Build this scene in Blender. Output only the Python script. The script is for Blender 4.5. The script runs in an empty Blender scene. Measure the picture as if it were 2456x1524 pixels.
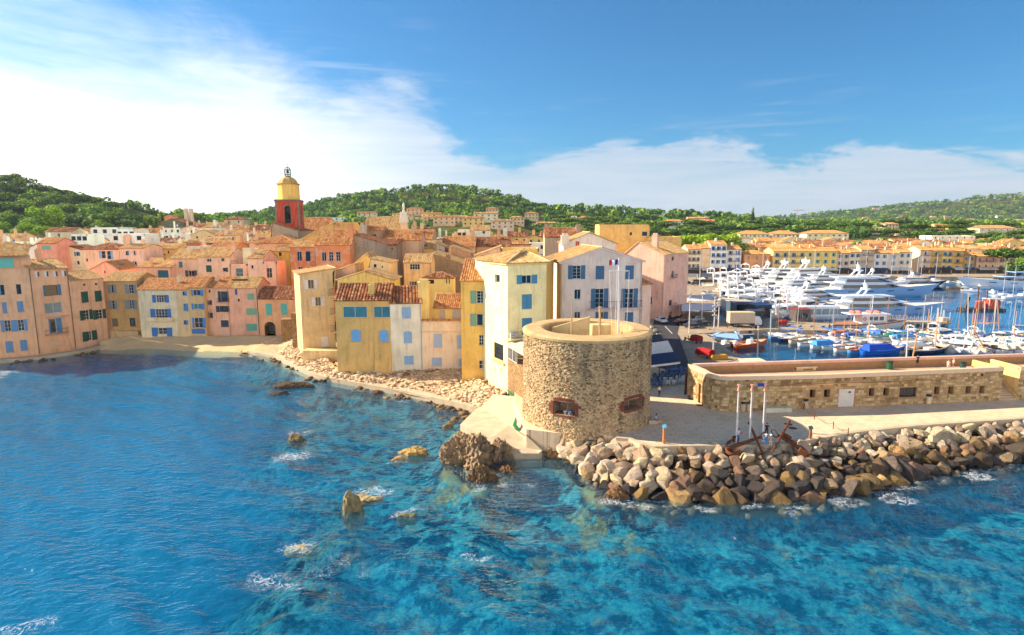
import bpy, bmesh, math, random
import numpy as np
from mathutils import Vector, Matrix, noise as mnoise
random.seed(7); np.random.seed(7)
scene = bpy.context.scene
COL = scene.collection
F, CX, CY = 1440.0, 1228.0, 762.0
PITCH = math.radians(8.76); CH = 27.0
cam_d = bpy.data.cameras.new('camera'); cam = bpy.data.objects.new('camera', cam_d); COL.objects.link(cam)
cam.location = (0, 0, CH); cam.rotation_euler = (math.pi/2 - PITCH, 0, 0)
cam_d.sensor_width = 36; cam_d.lens = 36*F/2456; cam_d.clip_start = 0.5; cam_d.clip_end = 20000
scene.camera = cam
SUN_EL = math.radians(31); SUN_AZ = math.radians(-74.5)      # azimuth from +Y, clockwise
to_sun = Vector((math.sin(SUN_AZ)*math.cos(SUN_EL), math.cos(SUN_AZ)*math.cos(SUN_EL), math.sin(SUN_EL)))
sd = bpy.data.lights.new('sun', 'SUN'); sun = bpy.data.objects.new('sun', sd); COL.objects.link(sun)
sd.energy = 2.15; sd.angle = math.radians(0.6); sd.color = (1.0, 0.85, 0.64)
sun.rotation_euler = to_sun.to_track_quat('Z', 'Y').to_euler(); sun.location = (-100, 60, 120)
scene.view_settings.view_transform = 'Standard'; scene.view_settings.look = 'None'
scene.view_settings.exposure = 2.2; scene.view_settings.gamma = 1
cy = scene.cycles
cy.max_bounces = 5; cy.diffuse_bounces = 2; cy.glossy_bounces = 2; cy.transparent_max_bounces = 8
cy.transmission_bounces = 2; cy.caustics_reflective = False; cy.caustics_refractive = False
cy.sample_clamp_indirect = 4; cy.sample_clamp_direct = 1.2; cy.use_denoising = True
try: cy.use_adaptive_sampling = True; cy.adaptive_threshold = 0.02
except Exception: pass
class NT:
 def __init__(s, tree): s.t = tree; s.n = tree.nodes; s.l = tree.links
 def new(s, typ, **kw):
  nd = s.n.new(typ)
  for k, v in kw.items(): setattr(nd, k, v)
  return nd
 def put(s, sock, v):
  if isinstance(v, bpy.types.NodeSocket): s.l.new(v, sock)
  elif v is not None: sock.default_value = v
 def math(s, op, a, b=None, c=None, clamp=False):
  nd = s.new('ShaderNodeMath', operation=op); nd.use_clamp = clamp
  for i, v in enumerate((a, b, c)):
   if v is not None: s.put(nd.inputs[i], v)
  return nd.outputs[0]
 def mix(s, f, a, b, typ='RGBA', blend='MIX'):
  nd = s.new('ShaderNodeMix', data_type=typ)
  if typ == 'RGBA': nd.blend_type = blend; ia, ib, o = 6, 7, 2
  else: ia, ib, o = 2, 3, 0
  s.put(nd.inputs[0], f); s.put(nd.inputs[ia], a); s.put(nd.inputs[ib], b)
  return nd.outputs[o]
 def ramp(s, f, stops, interp='LINEAR'):
  nd = s.new('ShaderNodeValToRGB'); nd.color_ramp.interpolation = interp; e = nd.color_ramp.elements
  while len(e) < len(stops): e.new(0.5)
  for i, (p, c) in enumerate(stops):
   e[i].position = p; e[i].color = (c, c, c, 1) if isinstance(c, (int, float)) else (*c[:3], 1)
  s.put(nd.inputs[0], f); return nd.outputs[0]
 def noise(s, vec, scale, detail=3, rough=0.55, dist=0.0, out=0):
  nd = s.new('ShaderNodeTexNoise'); s.put(nd.inputs['Vector'], vec)
  nd.inputs['Scale'].default_value = scale; nd.inputs['Detail'].default_value = detail
  nd.inputs['Roughness'].default_value = rough; nd.inputs['Distortion'].default_value = dist
  return nd.outputs[out]
 def maprange(s, v, a, b, c=0.0, d=1.0, smooth=False):
  nd = s.new('ShaderNodeMapRange'); nd.interpolation_type = 'SMOOTHSTEP' if smooth else 'LINEAR'
  s.put(nd.inputs[0], v)
  for i, q in enumerate((a, b, c, d)): s.put(nd.inputs[i+1], q)
  return nd.outputs[0]
 def scalev(s, vec, sc):
  nd = s.new('ShaderNodeVectorMath', operation='MULTIPLY'); s.put(nd.inputs[0], vec); nd.inputs[1].default_value = sc
  return nd.outputs[0]
def C(r, g, b):
 f = lambda c: (c/255/12.92 if c/255 <= 0.04045 else ((c/255+0.055)/1.055)**2.4)
 return (f(r), f(g), f(b), 1.0)
SKY = 0.10
world = bpy.data.worlds.new('World'); scene.world = world; world.use_nodes = True
w = NT(world.node_tree); w.n.clear()
sky = w.new('ShaderNodeTexSky'); sky.sky_type = 'NISHITA'; sky.sun_disc = False
sky.sun_elevation = SUN_EL; sky.sun_rotation = SUN_AZ; sky.altitude = 0; sky.air_density = 1.0; sky.dust_density = 0.6; sky.ozone_density = 3.0
tc = w.new('ShaderNodeTexCoord'); sep = w.new('ShaderNodeSeparateXYZ'); w.l.new(tc.outputs['Generated'], sep.inputs[0])
az = w.math('ARCTAN2', sep.outputs[0], sep.outputs[1]); el = w.math('ARCSINE', sep.outputs[2])
cmb = w.new('ShaderNodeCombineXYZ'); w.put(cmb.inputs[0], az); w.put(cmb.inputs[1], w.math('MULTIPLY', el, 2.6)); w.put(cmb.inputs[2], w.math('MULTIPLY', az, 0.6))
def sky_el(px, py):
 dx = (px-CX)/F; dy = -(py-CY)/F
 d = Vector((dx, math.cos(PITCH)+dy*math.sin(PITCH), -math.sin(PITCH)+dy*math.cos(PITCH))).normalized()
 return math.atan2(d.x, d.y), math.asin(d.z)
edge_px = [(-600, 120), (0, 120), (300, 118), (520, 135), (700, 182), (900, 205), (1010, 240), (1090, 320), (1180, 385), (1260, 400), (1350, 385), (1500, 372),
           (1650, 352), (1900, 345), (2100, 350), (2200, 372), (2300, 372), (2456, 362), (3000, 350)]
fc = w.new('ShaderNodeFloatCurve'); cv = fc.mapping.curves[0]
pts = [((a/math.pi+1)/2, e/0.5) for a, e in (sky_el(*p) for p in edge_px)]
pts = [(0.0, 0.9), (0.2, 0.8)] + pts + [(0.78, 0.75), (1.0, 0.9)]  # end points add high cloud outside the view to brighten shaded walls
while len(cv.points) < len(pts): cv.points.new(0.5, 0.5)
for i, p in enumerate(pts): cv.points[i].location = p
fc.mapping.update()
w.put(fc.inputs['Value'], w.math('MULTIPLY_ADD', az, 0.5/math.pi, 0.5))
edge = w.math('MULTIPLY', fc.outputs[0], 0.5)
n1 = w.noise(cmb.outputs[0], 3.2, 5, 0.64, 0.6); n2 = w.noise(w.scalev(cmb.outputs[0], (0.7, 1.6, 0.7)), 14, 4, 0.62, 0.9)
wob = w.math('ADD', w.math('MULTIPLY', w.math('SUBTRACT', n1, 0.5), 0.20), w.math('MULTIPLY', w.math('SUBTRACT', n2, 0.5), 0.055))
left_or_unseen = w.math('MAXIMUM', w.maprange(az, -0.75, 0.05, 1.0, 0.0, True), w.maprange(az, 1.0, 1.7, 0.0, 1.0, True))  # left side of the view, plus the added bright clouds behind the camera
soft = w.math('MULTIPLY_ADD', left_or_unseen, 0.10, 0.012)
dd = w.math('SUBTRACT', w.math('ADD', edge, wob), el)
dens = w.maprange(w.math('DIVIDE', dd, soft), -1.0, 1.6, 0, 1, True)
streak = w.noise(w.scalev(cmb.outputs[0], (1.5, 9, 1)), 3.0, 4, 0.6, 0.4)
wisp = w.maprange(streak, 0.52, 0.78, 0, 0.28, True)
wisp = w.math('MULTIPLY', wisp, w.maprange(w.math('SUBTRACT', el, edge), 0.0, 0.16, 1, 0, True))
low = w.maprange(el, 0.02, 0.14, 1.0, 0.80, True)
fill = w.math('MULTIPLY', dens, w.math('MAXIMUM', low, w.math('MULTIPLY', left_or_unseen, 0.96)))
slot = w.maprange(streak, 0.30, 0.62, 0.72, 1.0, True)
fill = w.math('MULTIPLY', fill, w.mix(left_or_unseen, slot, 1.0, 'FLOAT'))
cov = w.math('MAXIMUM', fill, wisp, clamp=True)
ccol = w.mix(left_or_unseen, (0.64/SKY*0.235, 0.72/SKY*0.235, 0.82/SKY*0.235, 1), (1.04/SKY*0.43, 0.98/SKY*0.43, 0.92/SKY*0.43, 1))
deep = w.mix(1.0, sky.outputs[0], (0.100, 0.245, 0.330, 1), blend='MULTIPLY')
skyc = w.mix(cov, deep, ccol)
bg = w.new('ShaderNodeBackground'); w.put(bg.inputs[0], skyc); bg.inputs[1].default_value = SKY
wo = w.new('ShaderNodeOutputWorld'); w.l.new(bg.outputs[0], wo.inputs[0])
def ray(px, py):
 dx = (px-CX)/F; dy = -(py-CY)/F
 return Vector((dx, math.cos(PITCH)+dy*math.sin(PITCH), -math.sin(PITCH)+dy*math.cos(PITCH)))
def G(px, py, z=0.0):
 d = ray(px, py); t = (z-CH)/d.z
 return Vector((d.x*t, d.y*t, z))
def A(px, py, Y):
 d = ray(px, py); t = Y/d.y
 return Vector((d.x*t, Y, CH+d.z*t))
def onplane(px, py, P, n):
 d = ray(px, py); o = Vector((0, 0, CH)); t = (P-o).dot(n)/d.dot(n)
 return o+d*t
def conv(x0, y0, s): return lambda x, y: (x0+x/s, y0+y/s)
Z1 = conv(0, 560, 4.724); Z2 = conv(240, 560, 4.874); Z3 = conv(600, 520, 3.979); Z4 = conv(1000, 520, 3.435); Z5 = conv(1180, 500, 2.52)
Z6 = conv(1560, 560, 4.724); Z7 = conv(2000, 560, 4.726); Z8 = conv(1540, 820, 5.039); Z9 = conv(1960, 820, 4.913); Z0 = lambda x, y: (x, y)
ZS = conv(0, 380, 5.802); ZT = conv(340, 370, 3.481); ZC = conv(620, 380, 6.3); ZR = conv(1300, 430, 2.108)
ROOT = {}
def tag(o, label=None, cat=None, group=None, kind=None, color=None):
 if label: o['label'] = label
 if cat: o['category'] = cat
 if group: o['group'] = group
 if kind: o['kind'] = kind
 if color: o.color = color
 return o
def thing(name, label, cat, loc=(0, 0, 0), rz=0.0, group=None):
 o = bpy.data.objects.new(name, None); COL.objects.link(o); o.empty_display_size = 0.3
 o.location = loc; o.rotation_euler = (0, 0, rz); ROOT[o.name] = Vector(loc)
 return tag(o, label, cat, group)
def copy_tree(o, parent=None):
 c = o.copy(); COL.objects.link(c); c.parent = parent
 for ch in o.children: copy_tree(ch, c)
 return c
class MB:
 def __init__(s): s.v = []; s.f = []; s.t = []; s.m = []
 def add(s, vs, fs, t=0.5, m=0):
  o = len(s.v); s.v += [(v[0], v[1], v[2]) for v in vs]; s.f += [tuple(i+o for i in f) for f in fs]
  s.t += [t]*len(vs); s.m += [m]*len(fs); return s
 def poly(s, *p, t=0.5, m=0): return s.add(p, [tuple(range(len(p)))], t, m)
 def obox(s, o, a, b, c, t=0.5, m=0):
  o, a, b, c = Vector(o), Vector(a), Vector(b), Vector(c)
  if a.cross(b).dot(c) < 0: a, b = b, a
  p = [o, o+a, o+a+b, o+b, o+c, o+a+c, o+a+b+c, o+b+c]
  return s.add(p, [(3, 2, 1, 0), (4, 5, 6, 7), (0, 1, 5, 4), (1, 2, 6, 5), (2, 3, 7, 6), (3, 0, 4, 7)], t, m)
 def box(s, x0, y0, z0, x1, y1, z1, t=0.5, m=0): return s.obox((x0, y0, z0), (x1-x0, 0, 0), (0, y1-y0, 0), (0, 0, z1-z0), t, m)
 def cbox(s, c, sx, sy, sz, rz=0.0, t=0.5, m=0):
  ca, sa = math.cos(rz), math.sin(rz); a = Vector((ca*sx, sa*sx, 0)); b = Vector((-sa*sy, ca*sy, 0))
  return s.obox(Vector(c)-a/2-b/2, a, b, (0, 0, sz), t, m)
 def tube(s, path, rad, n=6, caps=True, t=0.5, m=0):
  path = [Vector(p) for p in path]; k = len(path)
  if isinstance(rad, (int, float)): rad = [rad]*k
  vs = []; fs = []
  for i, p in enumerate(path):
   d = (path[min(i+1, k-1)]-path[max(i-1, 0)]).normalized()
   u = d.cross(Vector((0, 0, 1)) if abs(d.z) < 0.95 else Vector((1, 0, 0))).normalized(); q = d.cross(u)
   for j in range(n):
    a = 2*math.pi*j/n; vs.append(p+(u*math.cos(a)+q*math.sin(a))*rad[i])
  for i in range(k-1):
   for j in range(n):
    fs.append((i*n+j, (i+1)*n+j, (i+1)*n+(j+1) % n, i*n+(j+1) % n))
  if caps: fs += [tuple(range(n)), tuple(range((k-1)*n, k*n))[::-1]]
  return s.add(vs, fs, t, m)
 def lathe(s, c, prof, n=12, t=0.5, m=0, a0=0, a1=2*math.pi, closed=True):
  c = Vector(c); vs = []; fs = []; full = closed
  cols = n if full else n+1
  for j in range(cols):
   a = a0+(a1-a0)*j/n
   for r, z in prof: vs.append(c+Vector((math.cos(a)*r, math.sin(a)*r, z)))
  k = len(prof)
  for j in range(n):
   j2 = (j+1) % cols
   for i in range(k-1): fs.append((j*k+i, j2*k+i, j2*k+i+1, j*k+i+1))
  return s.add(vs, fs, t, m)
 def prism(s, pts, z0, z1, t=0.5, m=0):      # pts counter-clockwise seen from above
  n = len(pts); area = sum(pts[i][0]*pts[(i+1) % n][1]-pts[(i+1) % n][0]*pts[i][1] for i in range(n))
  if area < 0: pts = pts[::-1]
  f0 = (lambda i: z0) if not callable(z0) else (lambda i: z0(*pts[i][:2]))
  vs = [(p[0], p[1], f0(i)) for i, p in enumerate(pts)]+[(p[0], p[1], z1 if not callable(z1) else z1(*p[:2])) for p in pts]
  fs = [tuple(range(n))[::-1], tuple(range(n, 2*n))]+[(i, (i+1) % n, n+(i+1) % n, n+i) for i in range(n)]
  return s.add(vs, fs, t, m)
 def build(s, name, mat, parent=None, smooth=False, color=None, kind=None, label=None):
  off = Vector((0, 0, 0)); p = parent
  while p is not None:
   if p.name in ROOT: off = ROOT[p.name]
   p = p.parent
  me = bpy.data.meshes.new(name)
  me.from_pydata([(v[0]-off.x, v[1]-off.y, v[2]-off.z) for v in s.v], [], s.f); me.update()
  mats = mat if isinstance(mat, (list, tuple)) else [mat]
  for q in mats: me.materials.append(MAT[q] if isinstance(q, str) else q)
  if len(mats) > 1: me.polygons.foreach_set('material_index', s.m)
  if any(x != 0.5 for x in s.t):
   at = me.attributes.new('tint', 'FLOAT', 'POINT'); at.data.foreach_set('value', s.t)
  if smooth: me.polygons.foreach_set('use_smooth', [True]*len(me.polygons))
  o = bpy.data.objects.new(name, me); COL.objects.link(o); o.parent = parent
  if color: o.color = color
  if kind: o['kind'] = kind
  if label: o['label'] = label
  return o
def np_mesh(name, verts, faces, mat, attrs=None, smooth=False, parent=None):
 me = bpy.data.meshes.new(name); verts = np.asarray(verts, np.float32); faces = np.asarray(faces, np.int32)
 me.vertices.add(len(verts)); me.vertices.foreach_set('co', verts.ravel())
 k = faces.shape[1]; me.loops.add(faces.size); me.loops.foreach_set('vertex_index', faces.ravel())
 me.polygons.add(len(faces)); me.polygons.foreach_set('loop_start', np.arange(0, faces.size, k, dtype=np.int32))
 try: me.polygons.foreach_set('loop_total', np.full(len(faces), k, np.int32))
 except Exception: pass
 if smooth: me.polygons.foreach_set('use_smooth', np.ones(len(faces), bool))
 me.update(calc_edges=True)
 for nm, val in (attrs or {}).items():
  at = me.attributes.new(nm, 'FLOAT', 'POINT'); at.data.foreach_set('value', np.asarray(val, np.float32))
 me.materials.append(MAT[mat] if isinstance(mat, str) else mat)
 o = bpy.data.objects.new(name, me); COL.objects.link(o); o.parent = parent
 return o
def grid_mesh(name, X, Y, Z, mat, attrs=None, smooth=True):
 h, wd = X.shape; idx = np.arange(h*wd).reshape(h, wd)
 f = np.stack([idx[:-1, :-1], idx[:-1, 1:], idx[1:, 1:], idx[1:, :-1]], -1).reshape(-1, 4)
 return np_mesh(name, np.stack([X, Y, Z], -1).reshape(-1, 3), f, mat, {k: v.ravel() for k, v in (attrs or {}).items()}, smooth)
def vnoise(x, y, seed=0):      # smooth value noise, vectorised
 xi = np.floor(x).astype(np.int64); yi = np.floor(y).astype(np.int64); xf = x-xi; yf = y-yi
 def h(a, b):
  n = (a*374761393+b*668265263+seed*974711) & 0x7fffffff; n = ((n ^ (n >> 13))*1274126177) & 0x7fffffff
  return ((n ^ (n >> 16)) & 0xffff)/65535.0
 u = xf*xf*(3-2*xf); v = yf*yf*(3-2*yf)
 return (h(xi, yi)*(1-u)+h(xi+1, yi)*u)*(1-v)+(h(xi, yi+1)*(1-u)+h(xi+1, yi+1)*u)*v
def fbm(x, y, o=4, seed=0):
 s = 0; a = 0.5; tot = 0
 for i in range(o): s = s+a*vnoise(x*2**i, y*2**i, seed+i); tot += a; a *= 0.5
 return s/tot
MAT = {}; HAZE = 0.00008
def mk(name):
 m = bpy.data.materials.new(name); m.use_nodes = True; t = NT(m.node_tree); t.n.clear(); MAT[name] = m
 p = t.new('ShaderNodeBsdfPrincipled'); o = t.new('ShaderNodeOutputMaterial'); t.l.new(p.outputs[0], o.inputs[0])
 return t, p, o
def bump(t, p, h, strength, dist):
 b = t.new('ShaderNodeBump'); b.inputs['Strength'].default_value = strength; b.inputs['Distance'].default_value = dist
 t.put(b.inputs['Height'], h); t.l.new(b.outputs[0], p.inputs['Normal'])
def pos(t): return t.new('ShaderNodeNewGeometry').outputs['Position']
def simple(name, col=None, rough=0.6, metal=0.0, var=0.12, scale=2.0, bmp=0.0, bscale=20, bdist=0.02, spec=0.5):
 t, p, o = mk(name); v = pos(t)
 if col is None: base = t.new('ShaderNodeObjectInfo').outputs['Color']
 else: base = col
 if var:
  n = t.noise(v, scale, 4, 0.6)
  base = t.mix(1.0, base, t.ramp(n, [(0.25, 1-var), (0.75, 1+var)]), blend='MULTIPLY')
 t.put(p.inputs['Base Color'], base); p.inputs['Roughness'].default_value = rough; p.inputs['Metallic'].default_value = metal
 p.inputs['Specular IOR Level'].default_value = spec
 if bmp: bump(t, p, t.noise(v, bscale, 4, 0.6), bmp, bdist)
 return t, p, o
simple('paint', None, 0.55); simple('gloss', None, 0.22, var=0.05); simple('cloth', None, 0.9, bmp=0.2, bscale=8)
simple('gelcoat', None, 0.16, var=0.04, scale=0.6); simple('metal', None, 0.38, 0.7); simple('wood', None, 0.65, var=0.3, scale=6, bmp=0.2)
simple('skin', None, 0.6, var=0.05); simple('concrete', C(196, 176, 146), 0.85, var=0.2, scale=0.7, bmp=0.3, bscale=6)
simple('plaster_trim', None, 0.8, var=0.08, scale=1.5)
simple('rust', C(112, 62, 32), 0.85, 0.1, var=0.45, scale=4, bmp=0.6, bscale=14)
t, p, o = simple('pane', (0.012, 0.018, 0.026, 1), 0.08, var=0.3, scale=0.35, spec=0.8)
t, p, o = simple('lit_pane', (0.05, 0.20, 0.26, 1), 0.12, var=0.3, scale=0.6, spec=0.8)  # teal-tinted glass
t, p, o = mk('stucco'); v = pos(t); oi = t.new('ShaderNodeObjectInfo'); base = t.mix(0.09, t.mix(1.0, oi.outputs['Color'], (1.18, 1.26, 1.08, 1), blend='MULTIPLY'), (0.94, 0.84, 0.68, 1))
n1 = t.noise(v, 0.35, 5, 0.65, 0.4); n2 = t.noise(t.scalev(v, (1.6, 1.6, 0.18)), 1.1, 4, 0.6); n3 = t.noise(v, 3.0, 4, 0.6)
base = t.mix(1.0, base, t.ramp(n1, [(0.3, 0.80), (0.52, 1.0), (0.75, 1.10)]), blend='MULTIPLY')
base = t.mix(t.maprange(n2, 0.50, 0.74, 0, 0.62), base, t.mix(1.0, base, (0.62, 0.50, 0.40, 1), blend='MULTIPLY'))
base = t.mix(t.maprange(n3, 0.48, 0.72, 0, 0.26), base, (0.80, 0.70, 0.58, 1))
t.put(p.inputs['Base Color'], base); p.inputs['Roughness'].default_value = 0.9; p.inputs['Specular IOR Level'].default_value = 0.2
bump(t, p, t.math('ADD', t.noise(v, 5, 4, 0.65), t.math('MULTIPLY', n1, 2.0)), 0.35, 0.03)
t, p, o = mk('peeling_stucco'); v = pos(t); base = t.new('ShaderNodeObjectInfo').outputs['Color']
n1 = t.noise(v, 0.55, 7, 0.7, 0.8)
pale = t.mix(t.noise(v, 1.2, 4), C(235, 200, 170), C(214, 150, 110))
base = t.mix(t.maprange(n1, 0.47, 0.56, 0, 0.85, True), base, pale)
t.put(p.inputs['Base Color'], base); p.inputs['Roughness'].default_value = 0.92; bump(t, p, n1, 0.5, 0.03)
def tile_mat(name, stops, patch):
 t, p, o = mk(name); v = pos(t); at = t.new('ShaderNodeAttribute'); at.attribute_name = 'tint'
 c = t.ramp(at.outputs['Fac'], stops)
 n = t.noise(v, 0.45, 5, 0.65, 0.3); c = t.mix(t.maprange(n, 0.50, 0.72, 0, 0.7), c, patch)
 m = t.noise(v, 4.5, 4, 0.6); c = t.mix(1.0, c, t.ramp(m, [(0.3, 0.74), (0.7, 1.12)]), blend='MULTIPLY')
 t.put(p.inputs['Base Color'], c); p.inputs['Roughness'].default_value = 0.88; bump(t, p, m, 0.4, 0.02)
tile_mat('tile_gold', [(0, C(170, 112, 60)), (0.25, C(210, 156, 88)), (0.5, C(230, 186, 118)), (0.8, C(244, 214, 158)), (1, C(190, 132, 76))], C(176, 128, 78))
tile_mat('tile_orange', [(0, C(150, 84, 48)), (0.3, C(202, 126, 70)), (0.55, C(224, 160, 96)), (0.8, C(238, 194, 128)), (1, C(168, 102, 60))], C(220, 170, 106))
tile_mat('tile_brown', [(0, C(90, 52, 34)), (0.3, C(148, 86, 52)), (0.6, C(190, 122, 76)), (0.85, C(222, 172, 122)), (1, C(120, 70, 46))], C(140, 108, 76))
tile_mat('tile_far', [(0, C(206, 136, 74)), (0.5, C(230, 170, 100)), (1, C(214, 146, 82))], C(234, 188, 128))
POSE = {}
def pose_mesh(pose):
 s = 1.0; J = {}
 J['pel'] = (0, 0, .96); J['che'] = (0, 0, 1.28); J['nec'] = (0, 0, 1.49); J['hd'] = (0, -.015, 1.58); J['top'] = (0, -.01, 1.69)
 for n_, x in (('l', 1), ('r', -1)):
  J['hip'+n_] = (x*.10, 0, .90); J['kn'+n_] = (x*.11, -.02, .50); J['an'+n_] = (x*.11, .02, .09); J['to'+n_] = (x*.12, -.17, .04)
  J['sh'+n_] = (x*.19, 0, 1.42); J['el'+n_] = (x*.26, .03, 1.14); J['wr'+n_] = (x*.25, -.08, .90); J['pa'+n_] = (x*.25, -.11, .83)
 if pose == 'walk':
  J['knl'] = (.10, -.18, .54); J['anl'] = (.10, -.20, .10); J['tol'] = (.11, -.38, .06); J['knr'] = (-.10, .02, .50); J['anr'] = (-.10, .28, .16); J['tor'] = (-.11, .14, .05)
  J['ell'] = (.25, .14, 1.16); J['wrl'] = (.24, .12, .92); J['pal'] = (.24, .10, .85); J['elr'] = (-.25, -.12, 1.16); J['wrr'] = (-.20, -.28, 1.1); J['par'] = (-.16, -.33, 1.13)
 if pose == 'sit':
  for n_, x in (('l', 1), ('r', -1)): J['kn'+n_] = (x*.13, -.44, .92); J['an'+n_] = (x*.13, -.46, .50); J['to'+n_] = (x*.14, -.64, .46); J['el'+n_] = (x*.24, -.10, 1.16); J['wr'+n_] = (x*.13, -.32, 1.02); J['pa'+n_] = (x*.11, -.38, 1.0)
  J['che'] = (0, -.06, 1.28); J['nec'] = (0, -.10, 1.48); J['hd'] = (0, -.13, 1.57); J['top'] = (0, -.13, 1.68)
 if pose == 'hold':
  for n_, x in (('l', 1), ('r', -1)): J['el'+n_] = (x*.25, -.04, 1.15); J['wr'+n_] = (x*.12, -.28, 1.18); J['pa'+n_] = (x*.07, -.33, 1.20)
 R_ = dict(pel=.135, che=.15, nec=.062, hd=.085, top=.075, hip=.10, kn=.062, an=.044, to=.036, sh=.068, el=.045, wr=.032, pa=.036)
 names = list(J); E = [('pel', 'che'), ('che', 'nec'), ('nec', 'hd'), ('hd', 'top')]
 for n_ in 'lr': E += [('pel', 'hip'+n_), ('hip'+n_, 'kn'+n_), ('kn'+n_, 'an'+n_), ('an'+n_, 'to'+n_), ('che', 'sh'+n_), ('sh'+n_, 'el'+n_), ('el'+n_, 'wr'+n_), ('wr'+n_, 'pa'+n_)]
 vs = [Vector(J[k]) for k in names]; rad_ = [R_.get(k, R_.get(k[:-1], .05)) for k in names]; ed = [(names.index(a), names.index(b)) for a, b in E]
 for n_, x in (('l', 1), ('r', -1)):
  pi = names.index('pa'+n_); pd = (Vector(J['pa'+n_])-Vector(J['wr'+n_])).normalized(); sd_ = pd.cross(Vector((0, 1, .3))).normalized(); cl = pd.cross(sd_)
  for k in range(5):
   off = (k-1.5)*.019 if k < 4 else .038; L_ = (.06, .07, .066, .052, .04)[k]; b0 = vs[pi]+sd_*off+pd*(.02 if k < 4 else -.01); tip = b0+pd*L_*(.8 if k < 4 else .5)+cl*.02+(sd_*.02 if k == 4 else Vector((0, 0, 0)))
   vs += [b0, tip]; rad_ += [.009, .007]; ed += [(pi, len(vs)-2), (len(vs)-2, len(vs)-1)]
 me = bpy.data.meshes.new('person'); me.from_pydata([v_*s for v_ in vs], ed, []); ob = bpy.data.objects.new('person', me); COL.objects.link(ob)
 mo = ob.modifiers.new('Skin', 'SKIN'); mo.use_smooth_shade = True
 for i, r_ in enumerate(rad_): me.skin_vertices[0].data[i].radius = (r_*s, r_*s*(.72 if names[i:i+1] and names[i] in ('pel', 'che') else 1))
 me.skin_vertices[0].data[0].use_root = True
 ob.modifiers.new('Sub', 'SUBSURF').levels = 1; ob.modifiers['Sub'].render_levels = 1
 dg = bpy.context.evaluated_depsgraph_get(); m2 = bpy.data.meshes.new_from_object(ob.evaluated_get(dg)); bpy.data.objects.remove(ob)
 segs_ = [(vs[a]*s, vs[b]*s, names[a] if a < len(names) else 'f', names[b] if b < len(names) else 'f') for a, b in ed]
 POSE[pose] = (m2, segs_, Vector(J['top']))
for _p in ('stand', 'walk', 'sit', 'hold'): pose_mesh(_p)
def person(label, q, rz, h=1.72, pose='stand', shirt=C(230, 230, 230), legs=C(40, 44, 60), hair=C(60, 40, 30), hat=None, bare_legs=False, prop=None):
 root = thing('person', label, 'person', q, rz); m2, segs_, top_ = POSE[pose]; m2 = m2.copy(); s = h/1.75; body = bpy.data.objects.new('body', m2); body.scale = (s, s, s); COL.objects.link(body); body.parent = root
 mats = []
 for nm, cl in (('skin', C(206, 150, 120)), ('shirt', shirt), ('legs', legs), ('shoe', C(70, 56, 48))):
  nmk = 'person_%s_%d' % (nm, len(MAT)); simple(nmk, cl, .8, var=.06, scale=6); m2.materials.append(MAT[nmk])
 mi = []
 for pf in m2.polygons:
  c_ = pf.center; best = None
  for a, b, na, nb in segs_:
   ab = b-a; k = max(0, min(1, (c_-a).dot(ab)/max(1e-9, ab.length_squared))); dd_ = (c_-a-ab*k).length
   if best is None or dd_ < best[0]: best = (dd_, na, nb, k)
  _, na, nb, k = best
  if na in ('pel', 'che') and nb in ('che',) or nb.startswith('sh') or (na.startswith('sh') and k < .75): i_ = 1
  elif nb.startswith('hip') or (na.startswith('hip')) or (na.startswith('kn') and not bare_legs): i_ = 2
  elif na.startswith('an'): i_ = 3
  elif na == 'che' and nb == 'nec': i_ = 1 if k < .75 else 0
  else: i_ = 0
  mi.append(i_)
 m2.polygons.foreach_set('material_index', mi); m2.polygons.foreach_set('use_smooth', [True]*len(mi))
 hc = top_*s; ROOT[root.name] = Vector((0, 0, 0)); m = MB()
 m.lathe(hc+Vector((0, .012, -.075*s)), [(.098*s, -.02*s), (.108*s, .03*s), (.098*s, .085*s), (.06*s, .125*s), (0, .135*s)], 10); m.build('hair', 'skin', root, True, color=hair)
 fz = hc+Vector((0, -.095*s, -.10*s)); m = MB(); m.tube([fz+Vector((0, .02, .03)), fz+Vector((0, -.022, -.012))], [.008, .016], 5); m.build('nose', 'skin', root, color=C(206, 150, 120))
 if hat: m = MB(); m.lathe(hc+Vector((0, 0, .0)), [(.19*s, -.01*s), (.11*s, .015*s), (.105*s, .07*s), (.06*s, .1*s), (0, .1*s)], 12); m.build('hat', 'cloth', root, True, color=hat)
 if prop: m = MB(); m.cbox((0, -.38*s, 1.12*s), .3, .08, .22); m.build('held_item', 'paint', root, color=prop)
 return root
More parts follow.
